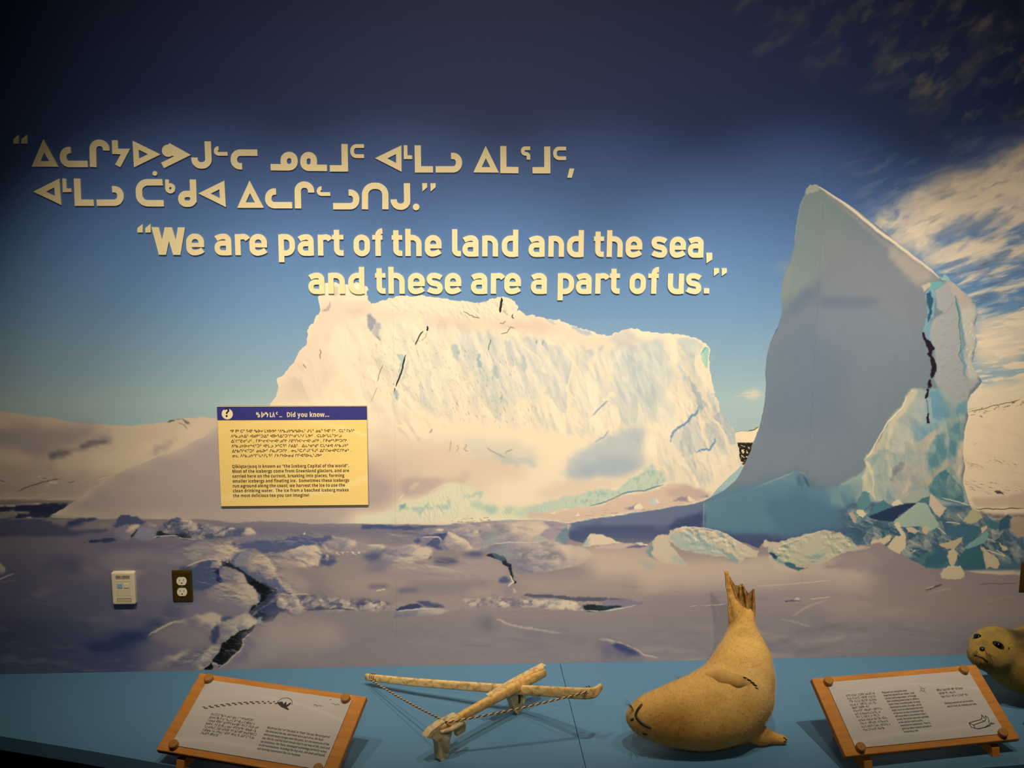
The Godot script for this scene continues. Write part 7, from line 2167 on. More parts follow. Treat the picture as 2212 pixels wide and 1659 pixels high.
	p.poly("#3f6c86", 1, 4, 4, [182.4,60.1,184.7,62.5,189.4,63.6,191.6,61.6,191.8,55.0,182.1,54.4,182.2,58.4])
	p.poly("#cfc2a6", 1, 2, 4, [189.4,63.9,191.1,63.2,195.0,59.9,197.6,56.6,195.4,55.8,192.6,55.0,191.5,58.3])
	p.poly("#d3c6b0", 1, 2, 3, [196.6,65.2,198.8,63.1,200.1,62.3,198.1,61.9])
	p.line("#d8cfc0", 0.95, 6, 1, 3, [195.6,62.3,197.8,61.1,199.5,59.8])
	p.poly("#cfc2a6", 1, 3, 4, [161.4,60.4,164.5,62.7,166.9,62.9,163.7,61.5])
	p.poly("#d4c6af", 1, 3, 6, [148.2,65.4,149.0,66.6,152.9,67.3,156.0,68.1,155.4,66.1,152.4,63.3,150.0,62.9])
	p.poly("#d6cab1", 1, 2, 6, [151.4,60.5,154.0,63.7,156.9,67.3,159.3,68.1,161.4,66.0,161.6,63.6,159.7,61.6,157.5,58.8,152.8,56.8])
	p.poly("#3d4d77", 0.9, 6, 4, [146.7,58.9,149.2,62.5,152.3,64.1,156.1,66.9,154.0,63.7,152.2,60.5,149.5,58.1])
	# ------------------------------------------------------------ the near sea ice
	p.poly("#989098", 1, 3, 4, [-428.8,81.0,-156.4,76.9,-139.5,78.0,-124.2,77.3,-91.6,77.0,-77.1,75.4,-66.5,75.7,-52.2,74.7,-26.1,74.1,-7.3,73.6,11.9,75.1,23.5,75.3,32.7,74.7,37.3,73.9,38.4,68.2,46.7,65.5,58.3,65.7,66.6,66.1,69.9,68.6,86.6,70.1,100.3,66.5,107.2,63.9,108.8,66.1,117.2,66.3,129.8,70.0,134.1,70.3,141.2,66.9,142.2,64.6,151.6,65.6,160.6,60.6,169.6,56.0,180.2,55.4,192.7,53.1,207.2,52.3,276.9,52.2,332.3,51.0,340.1,-1.3,-441.4,17.8])
	p.poly("#8583a0", 0.75, 60, 4, [-428.9,80.7,-156.4,77.0,-118.1,75.8,-92.0,67.2,-86.6,47.0,-100.3,23.4,-113.4,16.7,-440.1,24.3])
	p.poly("#656c93", 0.65, 80, 4, [-432.6,62.2,-157.6,59.9,-133.1,57.8,-111.7,49.1,-102.9,37.1,-113.3,18.5,-440.1,24.3])
	p.poly("#4a5488", 0.55, 60, 4, [-435.7,46.6,-158.9,43.2,-131.1,39.4,-109.7,27.0,-119.8,16.9,-440.4,22.7])
	p.poly("#6f7398", 0.6, 26, 4, [-90.1,75.5,-26.8,73.5,-5.8,72.9,13.7,71.0,0.7,68.6,-31.7,69.8,-69.9,70.3,-87.1,72.2])
	p.poly("#c0b0ac", 0.5, 60, 4, [-51.2,56.6,-15.6,59.5,17.1,52.2,50.2,56.9,83.8,54.7,94.4,44.0,50.5,43.0,-15.7,45.9,-41.7,48.0])
	p.poly("#c2b0a8", 0.5, 70, 4, [40.1,65.6,83.5,63.3,135.1,53.9,207.5,49.3,259.2,48.5,260.9,33.9,136.1,38.0,67.1,51.4])
	p.bumps("#c8bab6", "#77738c", 0.5, 40, 4, 420, 120, [-374.9,75.5,-92.0,67.2,-86.6,47.0,-15.7,45.9,93.7,61.4,187.5,51.4,314.0,49.5,320.0,6.7,-384.0,23.0], 4, false, 0.2)
	p.bumps("#c3b8b6", "#6f6c86", 0.22, 40, 3, 190, 34, [-374.9,75.5,-92.0,67.2,-86.6,47.0,-15.7,45.9,93.7,61.4,187.5,51.4,314.0,49.5,320.0,6.7,-384.0,23.0], 4, false, 0.25)
	p.bumps("#c3b8b6", "#77748c", 0.1, 40, 3, 60, 12, [-374.9,75.5,-92.0,67.2,-86.6,47.0,-15.7,45.9,93.7,61.4,187.5,51.4,314.0,49.5,320.0,6.7,-384.0,23.0], 3, false, 0.3)
	# left: broken ridge
	p.poly("#565f85", 0.85, 9, 6, [-184.8,77.7,-156.4,77.2,-150.6,77.7,-144.5,77.7,-139.5,77.6,-134.9,76.0,-129.1,76.3,-124.1,75.5,-120.5,74.3,-122.4,72.4,-131.6,71.4,-146.0,71.3,-156.8,71.1,-185.4,71.2])
	p.poly("#a099a6", 0.8, 8, 6, [-144.2,77.7,-142.0,78.0,-138.8,77.2,-136.2,77.6,-133.4,76.4,-135.7,75.1,-139.6,76.5])
	p.poly("#454f7c", 0.9, 6, 5, [-135.0,74.9,-132.7,76.8,-129.7,77.7,-125.7,77.8,-124.0,77.3,-125.4,76.7,-129.1,76.2,-132.8,75.0])
	p.poly("#aaa0a8", 0.7, 10, 5, [-134.3,73.9,-129.1,75.4,-124.0,75.9,-120.4,75.7,-119.0,75.1,-122.0,73.6,-129.3,73.2])
	p.poly("#7f80a0", 0.8, 7, 5, [-131.6,71.4,-124.3,72.1,-119.1,73.2,-116.2,72.3,-117.1,69.6,-124.4,70.1,-130.2,70.6])
	p.poly("#313f63", 0.9, 5, 4, [-129.9,69.3,-125.1,69.9,-119.6,70.6,-117.8,69.7,-120.8,69.0,-126.3,69.0])
	p.poly("#53618c", 1, 5, 5, [-119.0,74.5,-117.8,77.0,-116.3,78.5,-113.7,78.8,-111.2,78.1,-109.4,76.9,-107.7,76.1,-109.5,75.0,-113.9,75.4,-116.1,74.3])
	p.poly("#8f8ea8", 1, 4, 5, [-119.1,73.2,-117.6,74.3,-113.9,75.4,-110.2,75.4,-109.6,73.8,-111.6,70.7,-114.2,69.2,-116.4,70.0,-118.5,71.6])
	p.mound("#e0d0be", -40, 5, 5, [-115.1,72.7,-113.9,74.6,-111.7,75.4,-110.1,75.0,-111.4,73.8,-112.2,72.3,-113.4,70.8,-114.6,69.8,-116.0,70.0])
	p.poly("#34463f", 0.9, 3, 5, [-113.4,70.4,-113.6,71.5,-111.8,72.7,-109.9,74.4,-111.1,72.3,-111.9,71.1])
	p.poly("#9a9cb3", 1, 3, 5, [-112.3,70.4,-111.5,72.7,-109.6,74.2,-106.7,74.0,-104.5,72.6,-104.4,71.4,-106.2,69.5,-109.8,69.4])
	p.poly("#7f9ab0", 0.8, 4, 4, [-106.0,73.0,-104.4,72.4,-104.6,71.0,-105.7,71.8])
	p.poly("#25313f", 0.95, 4, 5, [-104.6,72.2,-103.0,73.2,-101.6,71.8,-98.8,71.0,-97.2,72.1,-94.3,71.7,-92.9,70.9,-95.1,69.8,-97.3,71.0,-102.4,71.2,-104.3,70.3])
	p.poly("#7b809f", 1, 5, 5, [-104.1,73.8,-102.2,75.3,-99.2,76.8,-96.6,77.2,-94.9,76.0,-94.2,73.3,-97.2,71.7,-100.2,71.8])
	p.poly("#596690", 0.9, 4, 4, [-100.7,75.7,-98.8,77.2,-96.3,77.3,-96.7,76.0,-96.4,73.7,-98.6,74.1])
	p.mound("#d9c9b8", -40, 5, 6, [-96.3,76.8,-94.1,76.7,-91.6,75.6,-90.9,74.4,-93.2,72.7,-95.0,73.7,-96.0,75.2])
	p.mound("#cbb9b0", -40, 3, 4, [-102.3,74.1,-101.1,75.5,-99.7,74.5,-100.8,73.5])
	p.mound("#b9b0b3", -40, 5, 5, [-109.5,75.7,-107.6,76.3,-104.4,75.3,-104.8,74.3,-107.4,74.0])
	p.poly("#7d83a3", 1, 6, 6, [-92.8,72.1,-90.1,74.4,-87.5,75.1,-83.9,74.5,-80.2,74.7,-76.1,73.4,-74.4,71.1,-78.5,70.0,-87.7,70.5,-91.4,70.5])
	p.facets("#e2d3c2", "#3d4a70", 0.8, 8, 20, 50, 32, [-102.2,75.7,-94.8,77.1,-89.0,75.1,-76.1,73.8,-72.9,70.3,-85.9,70.0,-93.3,69.7,-102.4,71.4])
	p.facets("#e2d3c2", "#3d4a70", 0.5599999999999999, 8, -30, 25.0, 16.0, [-102.2,75.7,-94.8,77.1,-89.0,75.1,-76.1,73.8,-72.9,70.3,-85.9,70.0,-93.3,69.7,-102.4,71.4])
	p.line("#dfe2df", 0.9, 4, 1, 3, [-106.1,70.1,-104.2,71.1,-100.2,71.2,-97.3,71.0])
	p.line("#dfe2df", 0.9, 4, 1, 3, [-97.3,70.4,-94.4,70.0,-90.5,69.5])
	p.poly("#8a8aa6", 0.9, 6, 5, [-96.6,69.4,-91.5,69.5,-87.8,69.7,-84.1,68.5,-87.9,67.3,-93.7,68.0])
	p.poly("#6f7496", 0.5, 26, 4, [-130.3,68.6,-118.6,68.9,-109.8,69.2,-91.5,67.8,-95.3,66.3,-113.6,66.9])
	p.poly("#62688c", 0.5, 26, 4, [-148.5,61.2,-139.3,63.4,-130.6,63.7,-128.5,62.5,-132.3,59.4,-143.2,59.2])
	p.poly("#4f5a85", 0.4, 24, 4, [-138.7,61.1,-132.1,62.1,-131.6,59.4,-137.4,59.1])
	p.poly("#b3a7ad", 0.4, 26, 4, [-126.6,64.0,-117.3,65.8,-99.0,64.8,-88.7,65.1,-89.9,62.0,-110.2,61.8,-121.3,60.8])
	p.poly("#a79fa9", 0.5, 16, 4, [-148.5,51.4,-143.6,52.9,-137.9,52.1,-143.1,50.2,-147.5,50.3])
	p.mound("#c9c4ba", -40, 5, 5, [-160.3,62.9,-157.5,62.5,-156.5,61.3,-155.9,59.8,-156.7,58.6,-157.8,57.8,-160.7,57.5])
	p.line("#cfc9bd", 0.95, 8, 3, 3, [-160.2,55.1,-157.9,56.3,-155.7,57.4,-152.9,58.3])
	p.line("#a9a3a8", 0.6, 8, 5, 3, [-158.0,55.1,-155.1,55.7,-152.5,55.6])
	# left: wind-cut mounds by the sockets
	p.poly("#44558c", 0.95, 5, 3, [-93.0,58.9,-91.9,60.0,-89.2,61.5,-86.2,62.3,-82.8,62.4,-83.1,54.0,-86.2,52.4,-90.0,51.3,-92.9,52.5,-93.2,55.7])
	p.line("#d6cbc0", 0.95, 6, 2, 2, [-93.2,58.9,-91.5,60.4,-88.8,61.9,-85.8,62.5,-83.2,62.4])
	p.poly("#38497c", 0.6, 40, 4, [-105.5,45.6,-99.8,47.5,-93.1,49.4,-90.1,50.1,-93.2,46.2,-100.0,44.3])
	p.poly("#2f4377", 0.85, 32, 4, [-131.9,30.5,-126.5,33.6,-119.0,35.5,-111.5,37.7,-105.4,39.6,-101.6,42.4,-98.6,43.1,-103.9,39.6,-107.8,36.5,-109.8,33.3,-113.6,31.4,-123.0,30.4])
	p.poly("#9f97a3", 0.8, 20, 5, [-109.0,35.3,-106.3,37.2,-101.7,38.8,-96.5,39.1,-92.1,38.2,-89.1,36.5,-89.3,32.5,-93.2,29.3,-100.6,31.1,-107.2,32.9])
	p.line("#dccdbb", 0.95, 12, 5, 4, [-109.2,35.1,-107.1,36.5,-104.0,38.2,-100.9,39.7,-96.4,40.5,-92.7,41.0,-89.6,42.1])
	p.mound("#dccdbb", -40, 8, 6, [-100.2,39.5,-95.7,40.9,-90.8,42.2,-86.6,43.3,-83.6,42.0,-83.7,39.6,-86.9,37.3,-89.1,36.9,-92.8,38.6,-96.5,39.1])
	p.poly("#3b4b7c", 0.8, 8, 5, [-88.0,33.3,-87.6,36.0,-86.4,37.9,-84.9,39.5,-84.3,37.1,-85.1,33.7,-86.3,31.4,-87.7,31.8])
	p.poly("#4a5a86", 0.7, 8, 5, [-84.5,40.2,-82.7,41.7,-79.8,41.3,-81.3,40.2,-83.8,39.6])
	p.poly("#3b4b7c", 0.7, 9, 5, [-94.1,27.6,-92.9,29.2,-90.4,29.5,-90.0,28.7,-92.3,26.8,-94.1,26.5])
	p.poly("#8b88a0", 0.8, 16, 5, [-112.2,22.5,-108.3,25.6,-100.8,27.9,-93.2,29.8,-89.4,29.3,-93.4,25.3,-101.0,23.0,-108.5,21.6])
	p.mound("#c2b6ae", -40, 9, 6, [-111.1,22.4,-107.2,25.2,-102.3,27.1,-97.0,29.0,-94.7,28.6,-99.3,26.2,-104.7,23.1,-108.5,22.0])
	p.mound("#c9bdb0", -40, 6, 7, [-95.0,23.7,-92.3,26.8,-88.2,30.6,-84.9,30.5,-84.6,28.2,-86.9,25.5,-88.0,24.4,-90.7,22.1,-94.3,22.4])
	p.facets("#e0d3c0", "#6a6f90", 0.7, 8, 20, 60, 26, [-104.4,23.2,-94.8,26.9,-89.6,30.6,-84.9,30.9,-85.0,27.8,-88.0,24.4,-91.0,22.1,-104.4,22.4])
	p.facets("#e0d3c0", "#6a6f90", 0.48999999999999994, 8, -30, 30.0, 13.0, [-104.4,23.2,-94.8,26.9,-89.6,30.6,-84.9,30.9,-85.0,27.8,-88.0,24.4,-91.0,22.1,-104.4,22.4])
	# the great lead running up through the floe
	p.mound("#cabbb1", -40, 8, 6, [-95.2,66.3,-90.9,67.3,-83.4,68.0,-79.5,67.6,-76.0,66.0,-73.9,66.0,-78.6,64.2,-80.1,61.5,-82.2,61.9,-86.5,62.7,-91.2,61.7,-93.4,59.8,-95.5,59.1])
	p.poly("#a9a0a6", 0.7, 18, 5, [-95.2,67.4,-90.9,68.1,-84.5,68.7,-83.8,66.9,-91.0,65.1,-95.3,63.6])
	p.mound("#c8b9ae", -40, 5, 6, [-83.1,68.0,-82.7,68.9,-80.9,68.7,-79.5,68.7,-79.7,67.6,-81.7,67.2])
	p.mound("#dccdba", -40, 5, 4, [-87.1,60.3,-86.2,61.6,-84.0,62.3,-82.8,61.9,-83.0,60.1,-84.1,59.3,-86.3,59.2])
	p.poly("#55658f", 1, 6, 5, [-97.6,59.9,-95.5,60.2,-93.4,59.8,-90.8,61.3,-86.9,62.4,-86.6,61.2,-87.2,59.7,-85.6,58.2,-85.0,54.4,-87.3,52.5,-91.6,51.1,-96.0,50.0,-98.1,50.0])
	p.line("#d8ccc0", 0.95, 7, 2, 2, [-95.5,59.9,-92.6,61.1,-89.4,62.2,-86.5,62.6,-83.0,62.1])
	p.poly("#263150", 0.95, 4, 5, [-86.0,58.2,-84.1,58.9,-83.9,57.4,-83.4,55.9,-84.3,54.0,-85.0,54.8,-84.6,56.7])
	p.mound("#b8a9a8", -40, 5, 6, [-84.1,58.9,-81.3,59.7,-78.4,58.9,-75.6,57.7,-72.8,56.1,-73.5,55.0,-75.0,53.9,-79.7,54.3,-82.9,55.1,-83.9,57.0])
	p.mound("#c6b7ad", -40, 8, 6, [-88.8,51.0,-84.0,53.6,-80.1,53.2,-74.3,53.5,-72.2,51.9,-71.2,50.4,-70.2,48.4,-70.4,46.5,-73.2,45.0,-76.1,43.5,-82.6,43.6,-86.8,45.6,-88.9,48.0])
	p.poly("#8c87a0", 0.7, 16, 5, [-83.2,47.5,-80.2,48.6,-77.4,46.6,-76.1,44.3,-81.9,43.6,-84.7,45.6])
	p.poly("#a79ca3", 0.7, 12, 5, [-88.8,49.9,-85.1,51.7,-81.6,51.7,-78.0,49.7,-79.9,47.8,-85.3,47.5])
	p.poly("#8d89a2", 0.8, 16, 5, [-96.1,46.9,-89.6,47.6,-86.1,45.6,-76.1,43.5,-76.9,42.4,-85.5,42.9,-92.7,41.9,-96.3,41.2])
	p.mound("#cfc1b2", -40, 9, 6, [-96.4,40.4,-92.0,42.3,-86.2,43.1,-84.8,42.1,-86.4,39.1,-87.9,36.4,-92.2,38.4,-96.5,38.7])
	p.mound("#cbbfb1", -40, 6, 7, [-84.2,39.1,-81.3,40.5,-77.6,42.0,-74.7,42.4,-73.3,41.9,-71.5,40.0,-73.4,37.7,-76.4,36.2,-79.3,35.1,-81.6,32.8,-83.8,31.3,-85.2,32.1,-84.7,36.7])
	p.mound("#dccfbd", -40, 4, 6, [-78.8,37.8,-77.0,40.1,-74.0,40.8,-71.5,40.0,-72.7,38.5,-75.6,36.6,-78.2,36.2])
	p.poly("#6b7498", 1, 6, 6, [-80.1,61.9,-78.2,64.1,-75.3,65.6,-72.5,65.6,-74.0,62.6,-75.5,60.7,-74.2,58.0,-70.6,57.6,-67.8,54.9,-64.9,55.6,-62.4,53.3,-60.0,50.2,-64.7,49.5,-65.1,47.2,-67.4,45.7,-70.2,46.5,-71.2,50.4,-72.8,55.0,-75.6,57.7,-78.4,59.2,-80.2,60.4])
	p.poly("#9496ae", 0.95, 5, 6, [-78.7,62.3,-75.3,65.6,-72.5,64.8,-74.0,62.2,-75.5,59.6,-78.4,60.0])
	p.poly("#223044", 1, 4, 6, [-83.0,61.6,-81.2,61.9,-80.1,63.0,-80.1,61.1,-78.4,59.6,-75.6,58.1,-72.8,55.7,-71.4,53.4,-72.5,52.7,-74.3,53.8,-75.6,57.3,-78.8,58.9,-81.3,59.7,-82.7,60.0])
	p.mound("#c9bcae", -40, 3, 5, [-81.3,62.3,-80.4,62.7,-80.7,61.2,-81.7,61.0])
	p.poly("#171b22", 1, 4, 6, [-74.3,54.2,-72.1,54.6,-68.6,53.0,-65.8,50.3,-66.5,48.8,-68.8,46.9,-70.2,46.1,-72.8,43.9,-74.0,42.5,-73.2,45.0,-70.2,46.5,-70.3,49.6,-71.5,51.5])
	p.poly("#3a4664", 0.95, 6, 5, [-70.7,54.2,-68.5,53.8,-64.7,51.4,-64.7,48.7,-67.3,46.1,-70.3,44.2,-73.3,41.6,-74.0,42.7,-70.2,46.1,-68.8,47.3,-65.8,50.3])
	p.mound("#c9bbac", -40, 6, 6, [-72.5,64.8,-68.9,64.4,-66.8,62.5,-64.8,59.4,-64.5,57.1,-62.4,54.0,-59.6,52.1,-57.8,50.1,-56.0,49.3,-59.3,49.2,-61.4,51.0,-63.5,53.3,-64.9,55.6,-67.4,54.9,-69.2,56.8,-69.8,58.0,-74.1,58.8,-75.5,60.3,-74.0,62.6])
	p.mound("#d6c8b6", -40, 12, 5, [-70.4,62.5,-67.2,62.1,-64.8,59.4,-65.2,57.1,-67.7,57.6,-70.5,59.5])
	p.poly("#bcaeb0", 0.6, 20, 5, [-64.8,59.4,-61.2,57.8,-56.2,56.2,-52.7,53.1,-54.5,50.1,-57.8,50.9,-61.3,53.6,-63.4,56.4])
	p.poly("#3f4b76", 0.95, 5, 6, [-73.3,41.6,-71.0,44.2,-67.4,45.7,-64.8,47.2,-64.3,49.5,-59.6,49.8,-59.3,49.0,-63.7,48.3,-64.5,45.6,-60.9,44.0,-63.1,42.9,-65.3,41.0,-67.6,39.5,-70.1,39.8])
	p.poly("#2b3553", 0.95, 4, 6, [-73.3,41.6,-70.3,43.0,-67.5,41.8,-63.8,42.9,-65.3,41.0,-67.9,39.3,-70.1,39.6])
	p.poly("#9ab0b8", 0.9, 4, 5, [-71.5,40.8,-69.7,41.3,-70.1,39.6,-71.6,38.0,-71.2,39.6])
	p.poly("#101318", 1, 3, 5, [-90.7,22.1,-87.7,25.1,-85.4,28.2,-84.1,31.7,-80.8,34.3,-78.6,35.5,-73.4,36.9,-75.0,35.0,-76.8,33.1,-77.3,30.4,-79.6,27.7,-82.6,24.6,-85.2,23.1,-87.4,22.8,-88.5,22.0])
	p.poly("#2d3452", 0.9, 4, 5, [-78.6,35.1,-75.6,36.2,-71.6,38.4,-73.5,36.1,-75.7,34.2,-76.8,33.1,-77.2,34.3])
	p.poly("#aaa3ac", 0.6, 34, 6, [-85.2,22.7,-81.9,24.6,-79.2,27.7,-76.6,30.4,-76.9,32.7,-75.0,35.0,-71.2,38.0,-68.3,39.1,-66.5,39.5,-63.9,41.8,-60.2,43.3,-60.4,34.0,-64.3,26.2,-71.8,21.7,-82.7,21.1])
	p.poly("#8380a0", 0.7, 20, 5, [-79.6,26.5,-76.6,29.6,-76.5,32.7,-73.6,33.0,-73.7,29.5,-76.8,24.9,-81.9,22.7])
	p.poly("#b9acac", 0.7, 40, 5, [-71.3,37.3,-63.9,40.6,-52.9,41.6,-42.0,38.3,-42.2,29.7,-60.7,26.1,-71.6,28.3])
	p.line("#d6ccc4", 0.9, 6, 2, 6, [-85.2,22.6,-82.6,24.3,-79.6,27.3,-76.9,30.4,-76.9,32.7,-73.5,35.8])
	p.mound("#cdc6c0", -40, 3, 5, [-87.8,25.0,-86.2,24.3,-84.5,23.5,-87.0,22.4,-87.6,23.6])
	# ridge running right from the lead
	p.poly("#a39aa2", 1, 6, 6, [-64.3,49.5,-59.3,49.0,-56.4,49.4,-52.0,48.9,-51.3,47.7,-41.9,47.2,-30.9,47.0,-28.3,45.8,-23.6,44.9,-23.6,42.6,-34.6,42.4,-45.6,43.6,-54.7,43.4,-57.3,42.0,-61.6,44.1,-64.5,45.6])
	p.facets("#e4d6c4", "#50587c", 0.9, 8, 20, 44, 26, [-64.7,49.5,-59.3,49.0,-52.0,49.1,-41.9,47.4,-29.1,47.0,-25.0,45.0,-27.3,42.7,-41.9,43.3,-54.7,43.2,-59.8,42.1,-64.5,45.3])
	p.facets("#e4d6c4", "#50587c", 0.63, 8, -30, 22.0, 13.0, [-64.7,49.5,-59.3,49.0,-52.0,49.1,-41.9,47.4,-29.1,47.0,-25.0,45.0,-27.3,42.7,-41.9,43.3,-54.7,43.2,-59.8,42.1,-64.5,45.3])
	p.mound("#dccebc", -40, 4, 5, [-64.0,47.9,-62.6,48.3,-61.6,45.6,-62.3,43.9,-63.8,44.5,-64.3,46.4])
	p.mound("#dccebc", -40, 4, 5, [-59.0,47.5,-57.2,47.1,-56.9,45.1,-58.0,44.4,-59.0,45.5])
	p.mound("#c8bab0", -40, 4, 5, [-60.2,43.3,-57.2,44.7,-55.8,44.7,-56.6,42.4,-59.1,42.0])
	p.mound("#dccebc", -40, 4, 5, [-50.3,46.9,-48.8,47.5,-48.1,46.3,-49.6,46.0])
	p.mound("#d8cab8", -40, 4, 6, [-35.0,42.8,-34.2,44.7,-31.3,45.5,-29.5,45.0,-31.3,43.1,-33.9,42.4])
	p.line("#d9cdbf", 0.9, 5, 2, 5, [-64.3,49.5,-60.0,49.2,-56.0,49.4,-52.8,49.1])
	p.line("#55597a", 0.8, 8, 4, 5, [-55.4,43.6,-49.2,43.8,-41.9,43.9,-37.6,43.2])
	# middle: drifts above the ridge
	p.poly("#5a6796", 0.95, 6, 5, [-79.5,67.6,-76.7,67.9,-73.8,69.0,-70.2,69.3,-64.5,69.3,-60.9,69.2,-58.0,70.5,-54.7,71.4,-52.2,70.2,-47.5,70.2,-45.0,70.5,-43.6,69.4,-47.6,68.3,-48.7,66.4,-50.5,67.2,-54.8,67.2,-59.5,65.8,-63.9,64.3,-68.2,64.0,-70.3,65.9,-75.3,66.0,-77.4,67.2])
	p.poly("#8a8ba8", 0.8, 10, 5, [-79.5,69.4,-75.1,70.9,-70.1,71.2,-66.6,70.8,-63.0,69.6,-64.5,68.9,-70.2,69.1,-75.2,68.6])
	p.mound("#d5c6b6", -40, 6, 5, [-76.5,71.3,-74.7,72.8,-74.0,73.9,-72.9,73.8,-70.8,71.6,-72.3,71.2,-75.1,70.7])
	p.poly("#59648f", 0.9, 5, 5, [-79.4,71.3,-77.9,72.4,-74.7,73.5,-74.7,72.4,-76.6,70.9,-78.7,70.5])
	p.mound("#cdc3bb", -40, 4, 6, [-85.1,71.0,-83.3,72.1,-80.7,73.2,-79.3,73.7,-77.9,73.2,-80.8,71.7,-83.3,70.8])
	p.facets("#e4d6c6", "#56608c", 0.7, 8, 20, 50, 30, [-94.8,75.6,-91.3,75.2,-84.3,74.0,-79.3,73.6,-79.1,70.9,-84.5,69.1,-91.5,70.0,-95.0,70.4])
	p.facets("#e4d6c6", "#56608c", 0.48999999999999994, 8, -30, 25.0, 15.0, [-94.8,75.6,-91.3,75.2,-84.3,74.0,-79.3,73.6,-79.1,70.9,-84.5,69.1,-91.5,70.0,-95.0,70.4])
	p.mound("#d8c9b6", -40, 4, 4, [-66.4,63.6,-63.2,64.3,-59.5,65.8,-54.8,67.3,-51.6,67.3,-49.8,66.4,-48.6,64.5,-48.4,63.0,-49.6,61.5,-49.6,59.6,-53.2,59.3,-59.7,59.3,-63.3,60.2,-65.8,62.1])
	p.poly("#c3b3aa", 0.7, 16, 5, [-64.7,62.5,-59.6,62.4,-56.1,60.8,-50.0,60.0,-56.1,59.1,-61.9,59.4])
	p.mound("#d9cfc4", -40, 3, 4, [-55.1,71.0,-54.3,72.0,-53.8,71.2,-54.7,70.5])
	p.mound("#d3c5b5", -40, 3, 4, [-45.4,70.2,-44.3,70.5,-42.5,69.6,-44.0,69.2])
	p.poly("#a39ca6", 0.95, 6, 6, [-48.7,66.4,-46.9,68.3,-42.1,69.7,-40.0,69.7,-36.4,68.2,-30.6,67.3,-25.1,66.5,-23.3,65.3,-30.6,64.3,-37.2,64.4,-43.7,64.1,-47.7,64.1])
	p.mound("#d2c4b5", -40, 7, 6, [-42.9,68.2,-40.3,69.7,-37.1,68.5,-36.4,67.0,-38.6,65.9,-42.2,65.2])
	p.mound("#d8caba", -40, 6, 6, [-34.2,66.6,-30.6,67.3,-26.2,66.5,-27.0,65.4,-31.4,64.7,-33.5,65.5])
	p.patches("#e8ddcf", 0.9, 4, 10, 14, 9, 0.1, 0.3, [-43.7,64.4,-39.3,64.8,-34.3,64.7,-32.8,64.3,-36.5,63.4,-43.0,63.5], 4)
	p.poly("#4b5985", 0.85, 8, 5, [-48.8,63.0,-45.9,63.7,-43.4,62.9,-43.4,60.6,-46.0,59.2,-49.2,59.4,-49.4,61.5])
	p.mound("#cdbfb2", -40, 4, 5, [-47.7,62.2,-47.0,63.7,-45.9,63.0,-46.3,61.4])
	p.poly("#46558a", 0.75, 18, 5, [-35.0,62.1,-32.1,64.3,-27.7,64.6,-24.8,64.2,-28.5,62.0,-32.1,60.9])
	p.poly("#6a719a", 0.5, 22, 5, [-33.6,59.0,-27.0,61.9,-21.6,60.3,-25.2,58.5,-30.7,57.4])
	p.mound("#cabbb0", -40, 14, 5, [-28.8,62.7,-24.8,64.6,-19.7,64.9,-15.6,64.1,-15.6,60.3,-19.7,59.5,-23.4,58.8,-26.3,60.4])
	p.poly("#706f8e", 0.7, 12, 4, [-32.7,51.7,-27.2,52.0,-19.8,51.1,-15.7,51.4,-15.7,50.2,-23.5,50.4,-29.0,50.8])
	p.line("#dccfc0", 0.9, 7, 3, 3, [-30.1,50.0,-28.3,50.4,-26.4,50.7])
	# middle right: slabs under the broad berg
	p.poly("#4f5d8c", 0.95, 5, 4, [-34.4,74.4,-23.6,74.1,-18.8,74.1,-12.6,73.6,-8.3,73.5,-11.6,72.6,-16.3,72.1,-23.6,72.5,-34.5,72.7])
	p.mound("#b9adb0", -40, 6, 5, [-13.8,72.1,-8.3,73.3,-1.7,74.4,5.7,74.7,13.0,75.0,28.5,75.0,36.7,74.2,39.0,73.4,37.5,71.1,36.8,66.5,31.6,67.3,16.8,67.5,10.5,66.4,9.4,63.8,2.0,64.2,-5.4,64.7,-10.9,66.3,-16.4,66.8,-16.3,68.7])
	p.mound("#cdbfb4", -40, 10, 5, [4.2,71.8,7.5,73.3,13.0,74.0,20.4,74.5,28.5,74.8,31.5,72.7,29.3,70.8,26.4,69.7,24.5,67.4,16.8,67.5,11.2,66.8,9.4,67.2,6.8,69.9])
	p.poly("#a3b0b2", 0.6, 14, 4, [7.9,69.9,10.5,70.3,14.5,69.1,16.8,67.7,11.2,66.8,9.0,67.6])
	p.poly("#b0b9bb", 0.7, 8, 4, [24.5,67.4,26.8,69.7,31.5,72.7,30.8,69.6,31.6,67.3,27.9,67.0])
	p.poly("#a29aae", 0.9, 3, 3, [28.9,75.0,33.7,74.8,37.5,73.6,35.3,70.0,32.4,67.3,30.9,67.7,27.9,70.0,31.5,72.5])
	p.poly("#7290a6", 0.95, 3, 3, [32.7,67.3,34.2,69.6,37.5,73.4,38.3,71.1,37.2,66.1,35.4,66.7])
	p.poly("#46558a", 0.95, 4, 4, [-13.8,70.0,-9.0,70.7,-4.6,71.2,-5.4,69.3,-6.1,68.2,-7.5,69.3,-9.7,69.7])
	p.poly("#4e5c8c", 0.9, 5, 5, [-12.7,66.3,-11.2,67.8,-7.9,69.7,-6.8,68.6,-7.9,66.3,-5.4,65.1,-3.9,64.7,-8.3,65.1])
	p.poly("#4e5c8c", 0.8, 5, 4, [-16.7,68.7,-14.9,69.8,-14.1,67.9,-15.3,66.9])
	p.mound("#d9cab8", -40, 4, 4, [-5.0,70.1,-4.6,71.4,-1.7,70.2,2.0,68.1,4.2,65.7,3.5,64.2,-0.2,64.6,-3.2,65.1,-4.3,64.7,-6.1,67.0])
	p.mound("#dccfbe", -40, 3, 3, [-9.4,71.6,-7.9,72.7,-6.1,72.5,-6.8,71.6])
